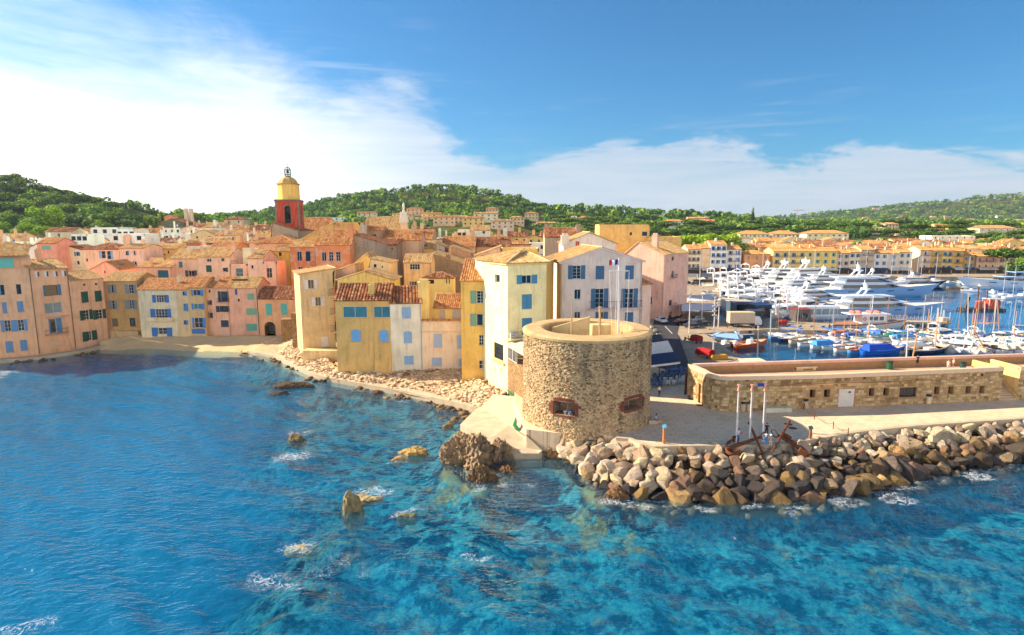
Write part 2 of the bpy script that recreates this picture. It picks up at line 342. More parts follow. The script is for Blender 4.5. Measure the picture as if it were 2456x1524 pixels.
# ================================================================== SEA, SEABED, TERRAIN, SHORE
def water_mat(name, tint, gl_rough, bstr, scales, foam=True):
 t, p, o = mk(name); v = pos(t)
 h = None
 for sc, amp, st in scales:
  n = t.math('MULTIPLY', t.noise(t.scalev(v, st), sc, 2, 0.55, 0.0), amp); h = n if h is None else t.math('ADD', h, n)
 b = t.new('ShaderNodeBump'); b.inputs['Strength'].default_value = bstr; b.inputs['Distance'].default_value = 0.25; t.put(b.inputs['Height'], h)
 b2 = t.new('ShaderNodeBump'); b2.inputs['Strength'].default_value = bstr*.45; b2.inputs['Distance'].default_value = 0.25; t.put(b2.inputs['Height'], h)
 tr = t.new('ShaderNodeBsdfTransparent'); tr.inputs[0].default_value = tint
 gl = t.new('ShaderNodeBsdfGlossy'); gl.inputs['Roughness'].default_value = gl_rough; t.l.new(b2.outputs[0], gl.inputs['Normal'])
 gl.inputs[0].default_value = (0.9, 0.95, 1, 1)
 ge = t.new('ShaderNodeNewGeometry'); dt = t.new('ShaderNodeVectorMath', operation='DOT_PRODUCT'); t.l.new(ge.outputs['Incoming'], dt.inputs[0]); t.l.new(b.outputs[0], dt.inputs[1])
 cs = t.math('SUBTRACT', 1.0, t.math('ABSOLUTE', dt.outputs['Value']), clamp=True); fr = t.math('MULTIPLY_ADD', t.math('POWER', cs, 5.0), 0.75, 0.02)
 mx = t.new('ShaderNodeMixShader'); t.put(mx.inputs[0], fr); t.l.new(tr.outputs[0], mx.inputs[1]); t.l.new(gl.outputs[0], mx.inputs[2])
 if foam:
  sa = t.new('ShaderNodeAttribute'); sa.attribute_name = 'veil'; vd = t.new('ShaderNodeBsdfDiffuse'); vd.inputs[0].default_value = C(12, 112, 156); t.l.new(b.outputs[0], vd.inputs['Normal'])  # blue diffuse layer stands in for light scattered in the water
  mv = t.new('ShaderNodeMixShader'); t.put(mv.inputs[0], sa.outputs['Fac']); t.l.new(tr.outputs[0], mv.inputs[1]); t.l.new(vd.outputs[0], mv.inputs[2]); t.l.new(mv.outputs[0], mx.inputs[1])
 out = mx.outputs[0]
 if foam:
  at = t.new('ShaderNodeAttribute'); at.attribute_name = 'foam'
  n = t.noise(v, 1.1, 5, 0.72, 1.6); n2 = t.noise(v, 6.0, 2, 0.6)
  rid = t.math('ABSOLUTE', t.math('SUBTRACT', n, 0.5)); lace = t.maprange(rid, 0.0, 0.045, 1, 0, True)
  fm = t.math('MULTIPLY', at.outputs['Fac'], t.math('ADD', lace, t.math('MULTIPLY', t.maprange(n2, 0.45, 0.75, 0, 1), 0.5)), clamp=True)
  fm = t.maprange(fm, 0.31, 0.8, 0, 0.9, True)
  df = t.new('ShaderNodeBsdfDiffuse'); df.inputs[0].default_value = (0.72, 0.76, 0.80, 1)
  m2 = t.new('ShaderNodeMixShader'); t.put(m2.inputs[0], fm); t.l.new(out, m2.inputs[1]); t.l.new(df.outputs[0], m2.inputs[2]); out = m2.outputs[0]
 t.l.new(out, o.inputs[0]); t.n.remove(p)
water_mat('sea', (0.80, 0.97, 1.0, 1), 0.16, 0.85, [(0.9, 1.0, (1, 1.9, 1)), (3.2, 0.32, (1, 1.7, 1))])
water_mat('harbour_water', (0.6, 0.9, 0.96, 1), 0.04, 0.16, [(1.6, 0.7, (1, 1.4, 1)), (0.4, 0.5, (1, 1.4, 1))], foam=False)
t, p, o = mk('seabed'); v = pos(t); at = t.new('ShaderNodeAttribute'); at.attribute_name = 'shallow'; sh = at.outputs['Fac']
n1 = t.noise(v, 0.2, 5, 0.7, 0.2); n2 = t.noise(v, 0.55, 5, 0.72, 0.15); n3 = t.noise(v, 1.8, 4, 0.7, 0.1); nb = t.noise(t.scalev(v, (1, 1.6, 1)), 0.05, 3, 0.6, 0.5)
deep = t.mix(t.maprange(nb, 0.35, 0.7), C(8, 92, 142), C(18, 124, 172))  # blue of light scattered in deep water, painted into the bed colour
teal = t.mix(t.maprange(n3, 0.35, 0.7), C(14, 98, 134), C(76, 172, 172))
dark = t.mix(t.maprange(n2, 0.4, 0.65), C(4, 36, 64), C(10, 70, 98))
weed = t.mix(t.maprange(n3, 0.35, 0.65), C(96, 104, 54), C(186, 164, 92))
rocky = t.mix(t.maprange(n2, 0.42, 0.56, 0, 1, True), dark, teal)
rocky = t.mix(t.math('MULTIPLY', t.maprange(n1, 0.54, 0.64, 0, 0.8, True), t.maprange(sh, 0.30, 0.75)), rocky, weed)
colr = t.mix(t.maprange(t.math('ADD', sh, t.math('MULTIPLY', t.math('SUBTRACT', n1, 0.5), 0.9)), 0.12, 0.48, 0, 1, True), deep, rocky)
sandy = t.mix(t.maprange(n2, 0.4, 0.65), C(176, 158, 100), C(128, 130, 84))
colr = t.mix(t.maprange(sh, 0.86, 1.0, 0, 0.7, True), colr, sandy)
t.put(p.inputs['Base Color'], colr); p.inputs['Roughness'].default_value = 1; p.inputs['Specular IOR Level'].default_value = 0
bump(t, p, n2, 0.7, 0.4)
simple('harbour_bed', C(14, 118, 168), 1, var=0.1, spec=0)
t, p, o = mk('beach'); v = pos(t); at = t.new('ShaderNodeAttribute'); at.attribute_name = 'pebble'
vo = t.new('ShaderNodeTexVoronoi'); t.put(vo.inputs['Vector'], v); vo.inputs['Scale'].default_value = 2.2
sand = t.mix(t.noise(v, 0.6, 5, 0.6), C(206, 170, 116), C(232, 204, 154)); peb = t.mix(vo.outputs['Color'], C(150, 116, 84), C(226, 200, 164))
n = t.noise(v, 0.35, 5, 0.6)
t.put(p.inputs['Base Color'], t.mix(t.math('MULTIPLY', at.outputs['Fac'], t.maprange(n, 0.3, 0.5)), sand, peb)); p.inputs['Roughness'].default_value = 0.95
bump(t, p, t.math('ADD', t.math('MULTIPLY', vo.outputs['Distance'], at.outputs['Fac']), t.math('MULTIPLY', t.noise(v, 3, 5, 0.7), 0.6)), 0.8, 0.12)
t, p, o = mk('paving'); v = pos(t)
br = t.new('ShaderNodeTexBrick'); t.put(br.inputs['Vector'], t.scalev(v, (1, 1, 0))); br.inputs['Scale'].default_value = 0.34; br.inputs['Mortar Size'].default_value = 0.012
br.inputs[1].default_value = C(238, 208, 170); br.inputs[2].default_value = C(230, 198, 160); br.inputs[3].default_value = C(190, 156, 122)
n = t.noise(v, 0.22, 6, 0.65, 0.5); c = t.mix(t.maprange(n, 0.42, 0.7, 0, 0.7), br.outputs[0], C(240, 214, 178)); c = t.mix(t.maprange(t.noise(v, 0.7, 5, 0.7), 0.5, 0.8, 0, 0.5), c, C(170, 132, 100))
t.put(p.inputs['Base Color'], c); p.inputs['Roughness'].default_value = 0.85; bump(t, p, br.outputs[1], -0.3, 0.02)
simple('asphalt', C(62, 58, 62), 0.9, var=0.25, scale=0.8, bmp=0.3, bscale=12); simple('quay_stone', C(172, 150, 122), 0.9, var=0.25, scale=0.5, bmp=0.3, bscale=4)
t, p, o = mk('terrain'); v = pos(t); n = t.noise(v, 0.05, 6, 0.65)
t.put(p.inputs['Base Color'], t.mix(t.maprange(n, 0.4, 0.62), C(54, 72, 30), C(112, 108, 58))); p.inputs['Roughness'].default_value = 1; p.inputs['Specular IOR Level'].default_value = 0
simple('town_ground', C(168, 140, 112), 0.9, var=0.25, scale=0.3)
t, p, o = mk('boulder'); oi = t.new('ShaderNodeObjectInfo'); v = t.new('ShaderNodeTexCoord').outputs['Object']
vv = t.new('ShaderNodeVectorMath', operation='ADD'); t.put(vv.inputs[0], v); cr = t.new('ShaderNodeCombineXYZ'); t.put(cr.inputs[0], t.math('MULTIPLY', oi.outputs['Random'], 50)); t.l.new(cr.outputs[0], vv.inputs[1]); v = vv.outputs[0]
n1 = t.noise(v, 1.2, 6, 0.7, 0.6); n2 = t.noise(v, 4.5, 6, 0.7, 0.3); vo = t.new('ShaderNodeTexVoronoi', feature='DISTANCE_TO_EDGE'); t.put(vo.inputs['Vector'], v); vo.inputs['Scale'].default_value = 1.3
c = t.mix(1.0, oi.outputs['Color'], t.ramp(n1, [(0.25, 0.62), (0.5, 0.98), (0.75, 1.25)]), blend='MULTIPLY')
c = t.mix(t.maprange(n2, 0.52, 0.72, 0, 0.5), c, t.mix(1, c, (1.3, 1.0, 0.66, 1), blend='MULTIPLY')); c = t.mix(t.maprange(vo.outputs['Distance'], 0.0, 0.03, 0.45, 0), c, (0.06, 0.05, 0.045, 1))
t.put(p.inputs['Base Color'], c); p.inputs['Roughness'].default_value = 0.85; bump(t, p, t.math('ADD', t.math('MULTIPLY', n1, 1.4), n2), 0.9, 0.22)
t, p, o = mk('crag'); v = pos(t); oi = t.new('ShaderNodeObjectInfo')
n1 = t.noise(v, 0.9, 6, 0.7, 0.8); n2 = t.noise(v, 5, 5, 0.7)
c = t.mix(1.0, oi.outputs['Color'], t.ramp(n1, [(0.3, 0.4), (0.5, 0.9), (0.7, 1.45)]), blend='MULTIPLY'); c = t.mix(t.maprange(n2, 0.5, 0.7, 0, 0.5), c, C(196, 150, 92))
t.put(p.inputs['Base Color'], c); p.inputs['Roughness'].default_value = 0.85; bump(t, p, t.math('ADD', n1, t.math('MULTIPLY', n2, 0.6)), 1.0, 0.3)
shore_px = [(-300, 885), (0, 868), (180, 850), (330, 838), (480, 845), (640, 853), (760, 900), (1000, 948), (1150, 982), (1095, 1030), (1075, 1120), (1160, 1168),
   (1240, 1110), (1350, 1110), (1440, 1185), (1600, 1208), (1900, 1208), (2100, 1180), (2300, 1140), (2456, 1112), (2800, 1080)]
shore = np.array([G(a, b, 0).xy[:] for a, b in shore_px])
def shore_dist(X, Y):
 d = np.full(X.shape, 1e9)
 for i in range(len(shore)-1):
  a, b = shore[i], shore[i+1]; ab = b-a; L = ab.dot(ab)
  t_ = np.clip(((X-a[0])*ab[0]+(Y-a[1])*ab[1])/L, 0, 1)
  d = np.minimum(d, np.hypot(X-a[0]-t_*ab[0], Y-a[1]-t_*ab[1]))
 return d
def gsum(X, Y, items):      # soft spots given as (px, py, radius m, weight)
 s = np.zeros(X.shape)
 for a, b, r, wt in items:
  q = G(a, b, 0); s = np.maximum(s, wt*np.exp(-((X-q.x)**2+(Y-q.y)**2)/(r*r)))
 return s
xs = np.arange(-230, 150, 1.0); ys = np.concatenate([np.arange(8, 70, 0.7), np.arange(70, 160, 1.2)])
X, Y = np.meshgrid(xs, ys); d = shore_dist(X, Y)
def shallow(X, Y, d):
 side = np.clip((X+48)/38, 0, 1)
 shal = np.clip(np.exp(-d/5.0)*1.05, 0, 1)
 shal = np.maximum(shal, np.clip(0.66-d/78, 0, 1)*side)
 shal = np.maximum(shal, gsum(X, Y, [(700, 1065, 7, .75), (820, 1230, 7, .7), (760, 1340, 7, .7), (700, 1440, 7, .72), (1100, 1250, 12, .75), (1250, 1400, 10, .6), (950, 1100, 10, .6),
      (1500, 1260, 9, .7), (1900, 1300, 8, .5), (650, 925, 8, .7), (850, 960, 12, .7), (950, 1000, 9, .6), (1050, 1000, 9, .7), (780, 1000, 16, .5), (880, 1080, 16, .55)]))
 return shal*(0.75+0.5*fbm(X/9, Y/9, 4, 3))
shal = shallow(X, Y, d)
Zb = -0.5-6.5*(1-np.clip(shal, 0, 1))+(fbm(X/3.5, Y/3.5, 4, 11)-0.5)*1.5*np.clip(shal*1.4, 0, 1)
Zb = np.minimum(Zb, -0.35)
ob = grid_mesh('seabed', X, Y, Zb, 'seabed', {'shallow': np.clip(shal, 0, 1)}); tag(ob, kind='structure')
FOAM = [(700, 1050, 1.6, 1), (745, 1035, 1.1, .9), (690, 1098, 2.6, 1), (650, 1105, 1.3, .8), (960, 1105, 1.2, .7), (935, 1115, 1, .8), (850, 1195, 2.2, .85), (900, 1180, 1.6, .9), (820, 1200, 1.0, .8),
  (970, 1235, 1.0, .8), (720, 1315, 1.5, .85), (650, 1405, 2.2, .8), (720, 1410, 1.8, .75), (800, 1360, 2.5, .5), (900, 1370, 2.0, .5), (1140, 1335, .9, 1), (1750, 1285, .55, 1),
  (20, 895, 3.0, 1), (0, 905, 2, 1), (1155, 1170, 1.3, .7), (1195, 1140, 1.2, .9), (1210, 1165, 1.2, .8), (1230, 1170, 1, .7), (1100, 1135, .9, .6), (1480, 1195, 1.5, 1), (1530, 1208, 1.3, 1),
  (1700, 1218, 1.2, .9), (1830, 1222, 1.0, .9), (1900, 1222, 1.2, .85), (2020, 1205, 1.5, 1), (2130, 1190, 1.6, 1), (2190, 1170, 1.4, .9), (2320, 1138, 1.7, 1), (2400, 1120, 1.6, 1), (2250, 1160, 1.3, .8), (700, 945, 1.8, .5), (930, 957, 1.5, .6), (960, 965, 1.2, .7),
  (255, 1382, .7, .8), (1000, 1020, 1.0, .5), (60, 1515, 1.4, .8), (1100, 1060, .8, .5)]
yl = [20.0]
while yl[-1] < 152: yl.append(yl[-1]+0.10+0.0042*yl[-1])
xs = np.arange(-215, 120, 0.42); X, Y = np.meshgrid(xs, np.array(yl)); SX0, SY0 = X, Y
rs = np.random.RandomState(5); Zw = np.zeros(X.shape)
for i in range(46):
 lam = 0.9*(9.0/0.9)**rs.rand(); th = math.radians(62)+rs.normal(0, 0.42); k = 2*math.pi/lam
 a_ = 0.0058*lam**0.74
 ph = k*(X*math.cos(th)+Y*math.sin(th))+rs.rand()*6.28
 Zw += a_*np.sin(ph+0.5*np.sin(ph+1.0))
gust = 0.55+0.9*fbm(X/22, Y/30, 3, 21); cd = np.clip(shore_dist(X, Y)/10, 0.35, 1)
Zw *= gust*cd
wx = X+5.0*(fbm(X/2.2, Y/1.6, 4, 31)-.5)+2*(fbm(X/.7, Y/.5, 3, 33)-.5); wy = (Y+4.0*(fbm(X/1.9, Y/1.5, 4, 37)-.5)); foam = gsum(wx, wy, FOAM); dsh = shore_dist(X, Y); foam = np.maximum(foam, 0.5*np.exp(-dsh/0.8)*(X > -8))
Zw = np.where((X > 12) & (Y > 80), -3.0, Zw)
ob = grid_mesh('sea', X, Y, Zw, 'sea', {'foam': foam, 'veil': np.clip(0.80-0.92*shallow(X, Y, dsh), 0.14, 0.78)}); tag(ob, kind='structure')
m = MB(); m.poly((-9000, -9000, -14), (9000, -9000, -14), (9000, 9000, -14), (-9000, 9000, -14)); tag(m.build('ground_sheet', 'harbour_bed'), kind='structure')
m = MB(); m.poly((14, 84, -0.02), (560, 84, -0.02), (560, 380, -0.02), (14, 380, -0.02)); tag(m.build('harbour_water', 'harbour_water'), kind='structure')
m = MB(); m.poly((10, 80, -5), (600, 80, -5), (600, 400, -5), (10, 400, -5)); tag(m.build('harbour_bed', 'harbour_bed'), kind='structure')
land_px = [(-700, 880), (0, 852), (183, 829), (262, 806), (330, 796), (720, 802), (811, 886), (1110, 884), (1175, 928), (1245, 945), (1560, 952), (1640, 930), (1655, 872), (1668, 800), (1640, 700), (1650, 662), (3600, 662)]
LP = [G(a, b, 1.0).xy for a, b in land_px]; LP = [(-1500., 40.)]+[tuple(q) for q in LP]+[(2600., LP[-1].y), (2600., 6000.), (-1500., 6000.)]
def in_poly(X, Y, P):
 r = np.zeros(X.shape, bool); n = len(P)
 for i in range(n):
  (x1, y1), (x2, y2) = P[i], P[(i+1) % n]
  c = (y1 > Y) != (y2 > Y); xx = (x2-x1)*(Y-y1)/(y2-y1+1e-12)+x1; r ^= c & (X < xx)
 return r
def ss(a, b, x): t_ = np.clip((x-a)/(b-a), 0, 1); return t_*t_*(3-2*t_)
def hill(X, Y, px, py, Yd, sx, sy, base=0):
 q = A(px, py, Yd); return np.maximum(q.z-base, 0)*np.exp(-((X-q.x)/sx)**2-((Y-Yd)/sy)**2)
def terr(X, Y):
 X = np.asarray(X, float); Y = np.asarray(Y, float)
 z = 1.2+9.4*ss(140, 215, Y)*ss(35, -15, X)
 z = z+ss(330, 620, Y)*16+ss(600, 1200, Y)*8*ss(-200, 300, X)
 z = z+hill(X, Y, -150, 500, 450, 120, 80, 14)+hill(X, Y, 120, 542, 450, 80, 60, 14)+hill(X, Y, 260, 556, 440, 50, 50, 14)
 z = z+hill(X, Y, 1060, 462, 900, 150, 160, 30)+hill(X, Y, 810, 508, 880, 100, 140, 30)+hill(X, Y, 1290, 520, 820, 130, 140, 30)
 z = z+hill(X, Y, 1500, 512, 760, 120, 120, 28)+hill(X, Y, 1700, 522, 820, 150, 120, 28)+hill(X, Y, 650, 535, 900, 70, 120, 24)
 z = z+hill(X, Y, 2620, 462, 2300, 620, 500, 40)+hill(X, Y, 2150, 508, 2300, 560, 420, 40)+hill(X, Y, 2420, 556, 720, 170, 130, 18)+hill(X, Y, 2050, 560, 760, 150, 150, 18)
 return z+(fbm(X/60, Y/60, 3, 2)-0.5)*8*ss(320, 600, Y)
def tz(x, y): return float(terr(np.array([x]), np.array([y]))[0])
ys = np.concatenate([np.arange(78, 350, 2.0), np.arange(350, 1250, 9), np.arange(1250, 4200, 45)])
us = np.linspace(-1.25, 1.35, 330)
Yg, U = np.meshgrid(ys, us, indexing='ij'); Xg = U*Yg
Zt = terr(Xg, Yg); Zt = np.where(in_poly(Xg, Yg, LP), Zt, -13.0)
isl = (Yg < 330)
ob = grid_mesh('terrain', Xg, Yg, Zt, 'terrain'); tag(ob, kind='structure'); ob.data.materials.append(MAT['town_ground'])
cen = ((Yg[:-1, :-1]+Yg[1:, 1:])/2).ravel(); cx_ = ((Xg[:-1, :-1]+Xg[1:, 1:])/2).ravel()
mi = np.where((cen < 340) & (cx_ > -230), 1, 0).astype(np.int32); ob.data.polygons.foreach_set('material_index', mi)
back = [(240, 818, 1.6), (300, 808, 1.9), (340, 804, 2.0), (480, 806, 2.0), (620, 806, 2.2), (700, 806, 2.3), (735, 826, 2.2), (775, 850, 2.1), (811, 888, 1.7), (940, 888, 1.7), (1110, 886, 1.8), (1180, 930, 2.2), (1215, 942, 2.2)]
frnt = [(240, 850, -.7), (300, 852, -.7), (340, 850, -.7), (480, 858, -.7), (600, 858, -.5), (650, 856, -.2), (700, 876, .5), (745, 896, .55), (790, 909, .6), (900, 929, .6), (1040, 957, .7), (1125, 974, .8), (1150, 980, .8)]
R = 14; BX = []; PE = []
for (b, f) in zip(back, frnt):
 p0 = G(*b); p1 = G(*f); row = []
 for j in range(R):
  q = p0.lerp(p1, j/(R-1)); row.append(q); PE.append(1.0 if b[0] > 690 else (0.5 if b[0] > 650 else 0.12))
 BX.append(row)
sub = 8; rows = []; pe = []
for i in range(len(BX)-1):
 for k in range(sub+(i == len(BX)-2)):
  f = k/sub; rows.append([BX[i][j].lerp(BX[i+1][j], f) for j in range(R)]); pe.append([PE[i*R]*(1-f)+PE[(i+1)*R]*f]*R)
Bv = np.array([[tuple(q) for q in r] for r in rows]); bx, by, bz = Bv[..., 0], Bv[..., 1], Bv[..., 2]
bz = bz+(fbm(bx/2.5, by/2.5, 4, 9)-0.5)*0.7
ob = grid_mesh('beach', bx, by, bz, 'beach', {'pebble': np.array(pe)}); tag(ob, kind='structure')
BEACH = Bv
def strip(name, px, width, h, mat, z=None, kind=None, parent=None, color=None, segs=False):
 P = [G(a, b, c) for a, b, c in px]; m = MB(); L = []; Rr = []
 for i, q in enumerate(P):
  dv = (P[min(i+1, len(P)-1)]-P[max(i-1, 0)]); n = Vector((dv.y, -dv.x, 0)).normalized()*width/2
  L.append(q+n); Rr.append(q-n)
 for i in range(len(P)-1):
  a, b, c, e = L[i], L[i+1], Rr[i+1], Rr[i]; dn = Vector((0, 0, -h))
  m.add([a, b, c, e, a+dn, b+dn, c+dn, e+dn], [(3, 2, 1, 0), (0, 1, 5, 4), (2, 3, 7, 6)]+([(0, 4, 7, 3)] if i == 0 else [])+([(1, 2, 6, 5)] if i == len(P)-2 else []))
 o = m.build(name, mat, parent, color=color)
 if kind: o['kind'] = kind
 return o
o = strip('sea_wall', [(600, 841, .5), (665, 852, .7), (710, 873, .75), (757, 893, .8), (792, 903, .8), (889, 920, .85), (994, 939, .9), (1099, 962, .95), (1150, 975, 1.0)], 1.5, 1.5, 'concrete')
tag(o, 'low pale concrete sea wall running along the pebble beach', 'sea wall')
o = strip('footing_wall', [(-200, 872, .7), (0, 862, .7), (95, 854, .7), (185, 841, .7), (264, 824, .8)], 1.6, 2.0, 'concrete'); tag(o, 'concrete footing under the coral houses at the waterline', 'wall')
def rock_mesh(name, seed, sub=2, cuts=12, rough=0.10):
 rs = random.Random(seed); bm = bmesh.new(); bmesh.ops.create_icosphere(bm, subdivisions=sub, radius=1)
 pl = [(Vector((rs.gauss(0, 1), rs.gauss(0, 1), rs.gauss(0, 1))).normalized(), rs.uniform(0.48, 0.80)) for _ in range(cuts)]
 off = Vector((seed*7.1, seed*3.3, 1))
 for v in bm.verts:
  c = v.co.copy()
  for n, h in pl:
   dd_ = c.dot(n)
   if dd_ > h: c -= n*(dd_-h)*0.985
  v.co = c*(1+rough*mnoise.noise(c*1.7+off)+0.4*rough*mnoise.noise(c*4.5+off))
 me = bpy.data.meshes.new(name); bm.to_mesh(me); bm.free(); me.materials.append(MAT['boulder']); return me
ROCKS = [rock_mesh('boulder', i+1, 3 if i < 14 else 2, random.randint(10, 16), 0.07) for i in range(14)]
rip = thing('rock_armour', 'sloping bank of large pale and dark boulders protecting the promenade from the sea', 'rock armour', (30, 60, 0))
top_l = [(1335, 1062, 1.6), (1400, 1050, 2.6), (1500, 1058, 2.7), (1560, 1082, 2.7), (1800, 1078, 2.7), (1900, 1074, 2.7), (2050, 1050, 2.7), (2200, 1034, 2.7), (2456, 1016, 2.7), (2560, 1009, 2.7)]
bot_l = [(1385, 1110, 0), (1420, 1165, 0), (1470, 1192, 0), (1570, 1206, 0), (1800, 1214, 0), (1950, 1208, 0), (2080, 1186, 0), (2250, 1150, 0), (2456, 1114, 0), (2560, 1097, 0)]
T_ = [G(*q) for q in top_l]; B_ = [G(*q) for q in bot_l]
m = MB()
for i in range(len(T_)-1):
 dn = Vector((0, 0, -1.0)); m.poly(T_[i]+dn*.9, T_[i+1]+dn*.9, B_[i+1]+dn*1.2, B_[i]+dn*1.2)
m.build('dark_underlay', 'crag', rip, color=C(70, 62, 54))  # dark sheet added under the boulders to block light between them
cum = [0]
for i in range(len(T_)-1): cum.append(cum[-1]+((T_[i+1]-T_[i]).length+(B_[i+1]-B_[i]).length)/2)
def rip_at(s, v):
 L = s*cum[-1]; i = max(k for k in range(len(cum)-1) if cum[k] <= L+1e-9); f = (L-cum[i])/(cum[i+1]-cum[i])
 return (T_[i].lerp(T_[i+1], f)).lerp(B_[i].lerp(B_[i+1], f), v)
pale = [C(222, 202, 172), C(204, 184, 152), C(190, 162, 132), C(212, 190, 148), C(178, 150, 120), C(196, 174, 150)]
midc = [C(170, 142, 106), C(150, 114, 84), C(140, 106, 84), C(182, 146, 92), C(112, 96, 84), C(160, 124, 76)]
lowc = [C(70, 60, 54), C(52, 46, 46), C(132, 104, 58), C(96, 74, 48), C(62, 52, 48), C(120, 98, 62), C(80, 66, 52)]
rs = random.Random(11); NB = 0; rowsN = 8
placed = []
for r in range(rowsN):
 v = r/(rowsN-1); n = int(cum[-1]/(1.30+0.42*v));
 for k in range(n):
  if NB >= 296: break
  s = (k+0.5*(r % 2)+rs.uniform(-.25, .25))/n
  if not 0 <= s < 0.995: continue
  if s > 0.9 and rs.random() < 0.2: continue
  q = rip_at(s, min(1, max(0, v+rs.uniform(-.05, .05)))); sz = (0.56+0.72*rs.random()**1.5)*(0.95+0.45*v)*(1.25 if rs.random() < .25 else 1)
  pal = pale if v < 0.34 else (midc if v < 0.55 else lowc)
  if rs.random() < 0.22: pal = midc
  if v > .4 and rs.random() < 0.3: pal = lowc
  if s < 0.22 and v < 0.8: pal = pale
  o = bpy.data.objects.new('boulder', ROCKS[rs.randrange(14)]); COL.objects.link(o); o.parent = rip
  o.location = q-ROOT[rip.name]+Vector((0, 0, -0.28*sz+rs.uniform(-.1, .2)))
  o.rotation_euler = (rs.uniform(-.5, .5), rs.uniform(-.5, .5), rs.uniform(0, 6.3)); o.scale = (sz*rs.uniform(.95, 1.35), sz*rs.uniform(.8, 1.1), sz*rs.uniform(.66, .95))
  cc = rs.choice(pal); g = rs.uniform(.82, 1.12); o.color = (cc[0]*g, cc[1]*g, cc[2]*g, 1); NB += 1
def rock_soup(name, pts, mat, parent=None, kind='stuff', seed=3, flat=0.6, tintcol=None):
 rs = np.random.RandomState(seed); bm = bmesh.new(); bmesh.ops.create_icosphere(bm, subdivisions=1, radius=1)
 V = np.array([v.co[:] for v in bm.verts]); Fc = np.array([[v.index for v in f.verts] for f in bm.faces]); bm.free()
 AV = []; AF = []; TT = []
 off = np.array(ROOT[parent.name]) if parent else np.zeros(3)
 for i, (x, y, z, sz) in enumerate(pts):
  q = V*(1+rs.uniform(-.28, .28, (len(V), 1)))*np.array([sz*rs.uniform(.8, 1.4), sz*rs.uniform(.7, 1.1), sz*flat*rs.uniform(.7, 1.2)])
  a = rs.rand()*6.28; c_, s_ = math.cos(a), math.sin(a); q = q@np.array([[c_, s_, 0], [-s_, c_, 0], [0, 0, 1]]); AV.append(q+np.array([x, y, z])-off); AF.append(Fc+i*len(V)); TT.append(np.full(len(V), rs.rand()))
 o = np_mesh(name, np.concatenate(AV), np.concatenate(AF), mat, {'tint': np.concatenate(TT)}, parent=parent)
 if kind: o['kind'] = kind
 return o
def tint_rock(name, stops):
 t, p, o = mk(name); v = pos(t); at = t.new('ShaderNodeAttribute'); at.attribute_name = 'tint'; n = t.noise(v, 3, 5, 0.65)
 t.put(p.inputs['Base Color'], t.mix(1, t.ramp(at.outputs['Fac'], stops), t.ramp(n, [(.3, .7), (.7, 1.2)]), blend='MULTIPLY')); p.inputs['Roughness'].default_value = 0.9; bump(t, p, n, .6, .08)
tint_rock('pebble_rock', [(0, C(134, 104, 78)), (.3, C(190, 156, 118)), (.6, C(222, 196, 156)), (.85, C(236, 218, 188)), (1, C(150, 96, 66))])
tint_rock('dark_rock', [(0, C(56, 46, 40)), (.4, C(110, 84, 58)), (.7, C(150, 118, 70)), (1, C(70, 60, 56))])
tint_rock('gap_rock', [(0, C(60, 52, 46)), (.4, C(104, 86, 66)), (.7, C(140, 116, 86)), (1, C(80, 66, 50))])
rs = np.random.RandomState(4)
pts = []
for k in range(420):
 q = rip_at(rs.uniform(0, .99), rs.uniform(0, 1.02)); pts.append((q.x, q.y, q.z-.35, rs.uniform(.3, .6)))
for k in range(60):
 q = rip_at(rs.uniform(.02, .99), rs.uniform(1.0, 1.14)); pts.append((q.x, q.y, -.45+rs.uniform(-.2, .1), rs.uniform(.4, .8)))
rock_soup('small_boulders', pts, 'gap_rock', rip, seed=8)
pts = []
for k in range(2600):
 i = rs.uniform(sub*5.2, len(rows)-1.01); j = rs.uniform(0.3, R-1.2); a, b = int(i), int(j); q = Bv[a, b]*(1-(j-b))+Bv[a, min(b+1, R-1)]*(j-b); q2 = Bv[min(a+1, len(rows)-1), b]; q = q*(1-(i-a))+q2*(i-a)
 pts.append((q[0], q[1], bz[a, b]+.02, rs.uniform(.10, .34) if rs.rand() < .93 else rs.uniform(.35, .6)))
o = rock_soup('pebbles', pts, 'pebble_rock', seed=12); tag(o, 'bank of loose pale stones between the sea wall and the houses', 'pebbles')
pts = []
for a, b, n, spread in [(600, 848, 10, 1.5), (665, 862, 14, 2), (720, 885, 16, 2), (780, 912, 14, 1.5), (900, 935, 16, 1.8), (960, 950, 20, 2), (1030, 962, 22, 2), (1090, 978, 26, 1.8), (1125, 990, 16, 1.4), (1095, 1010, 10, 1), (20, 868, 20, 6), (100, 862, 20, 6), (190, 848, 20, 5)]:
 for k in range(n):
  q = G(a+rs.normal(0, 22), b+rs.normal(0, 4), 0); pts.append((q.x, q.y, rs.uniform(-.25, .15), rs.uniform(.25, .7)))
o = rock_soup('shore_rocks', pts, 'dark_rock', seed=13); tag(o, 'dark wet rocks scattered along the foot of the sea wall', 'rocks')
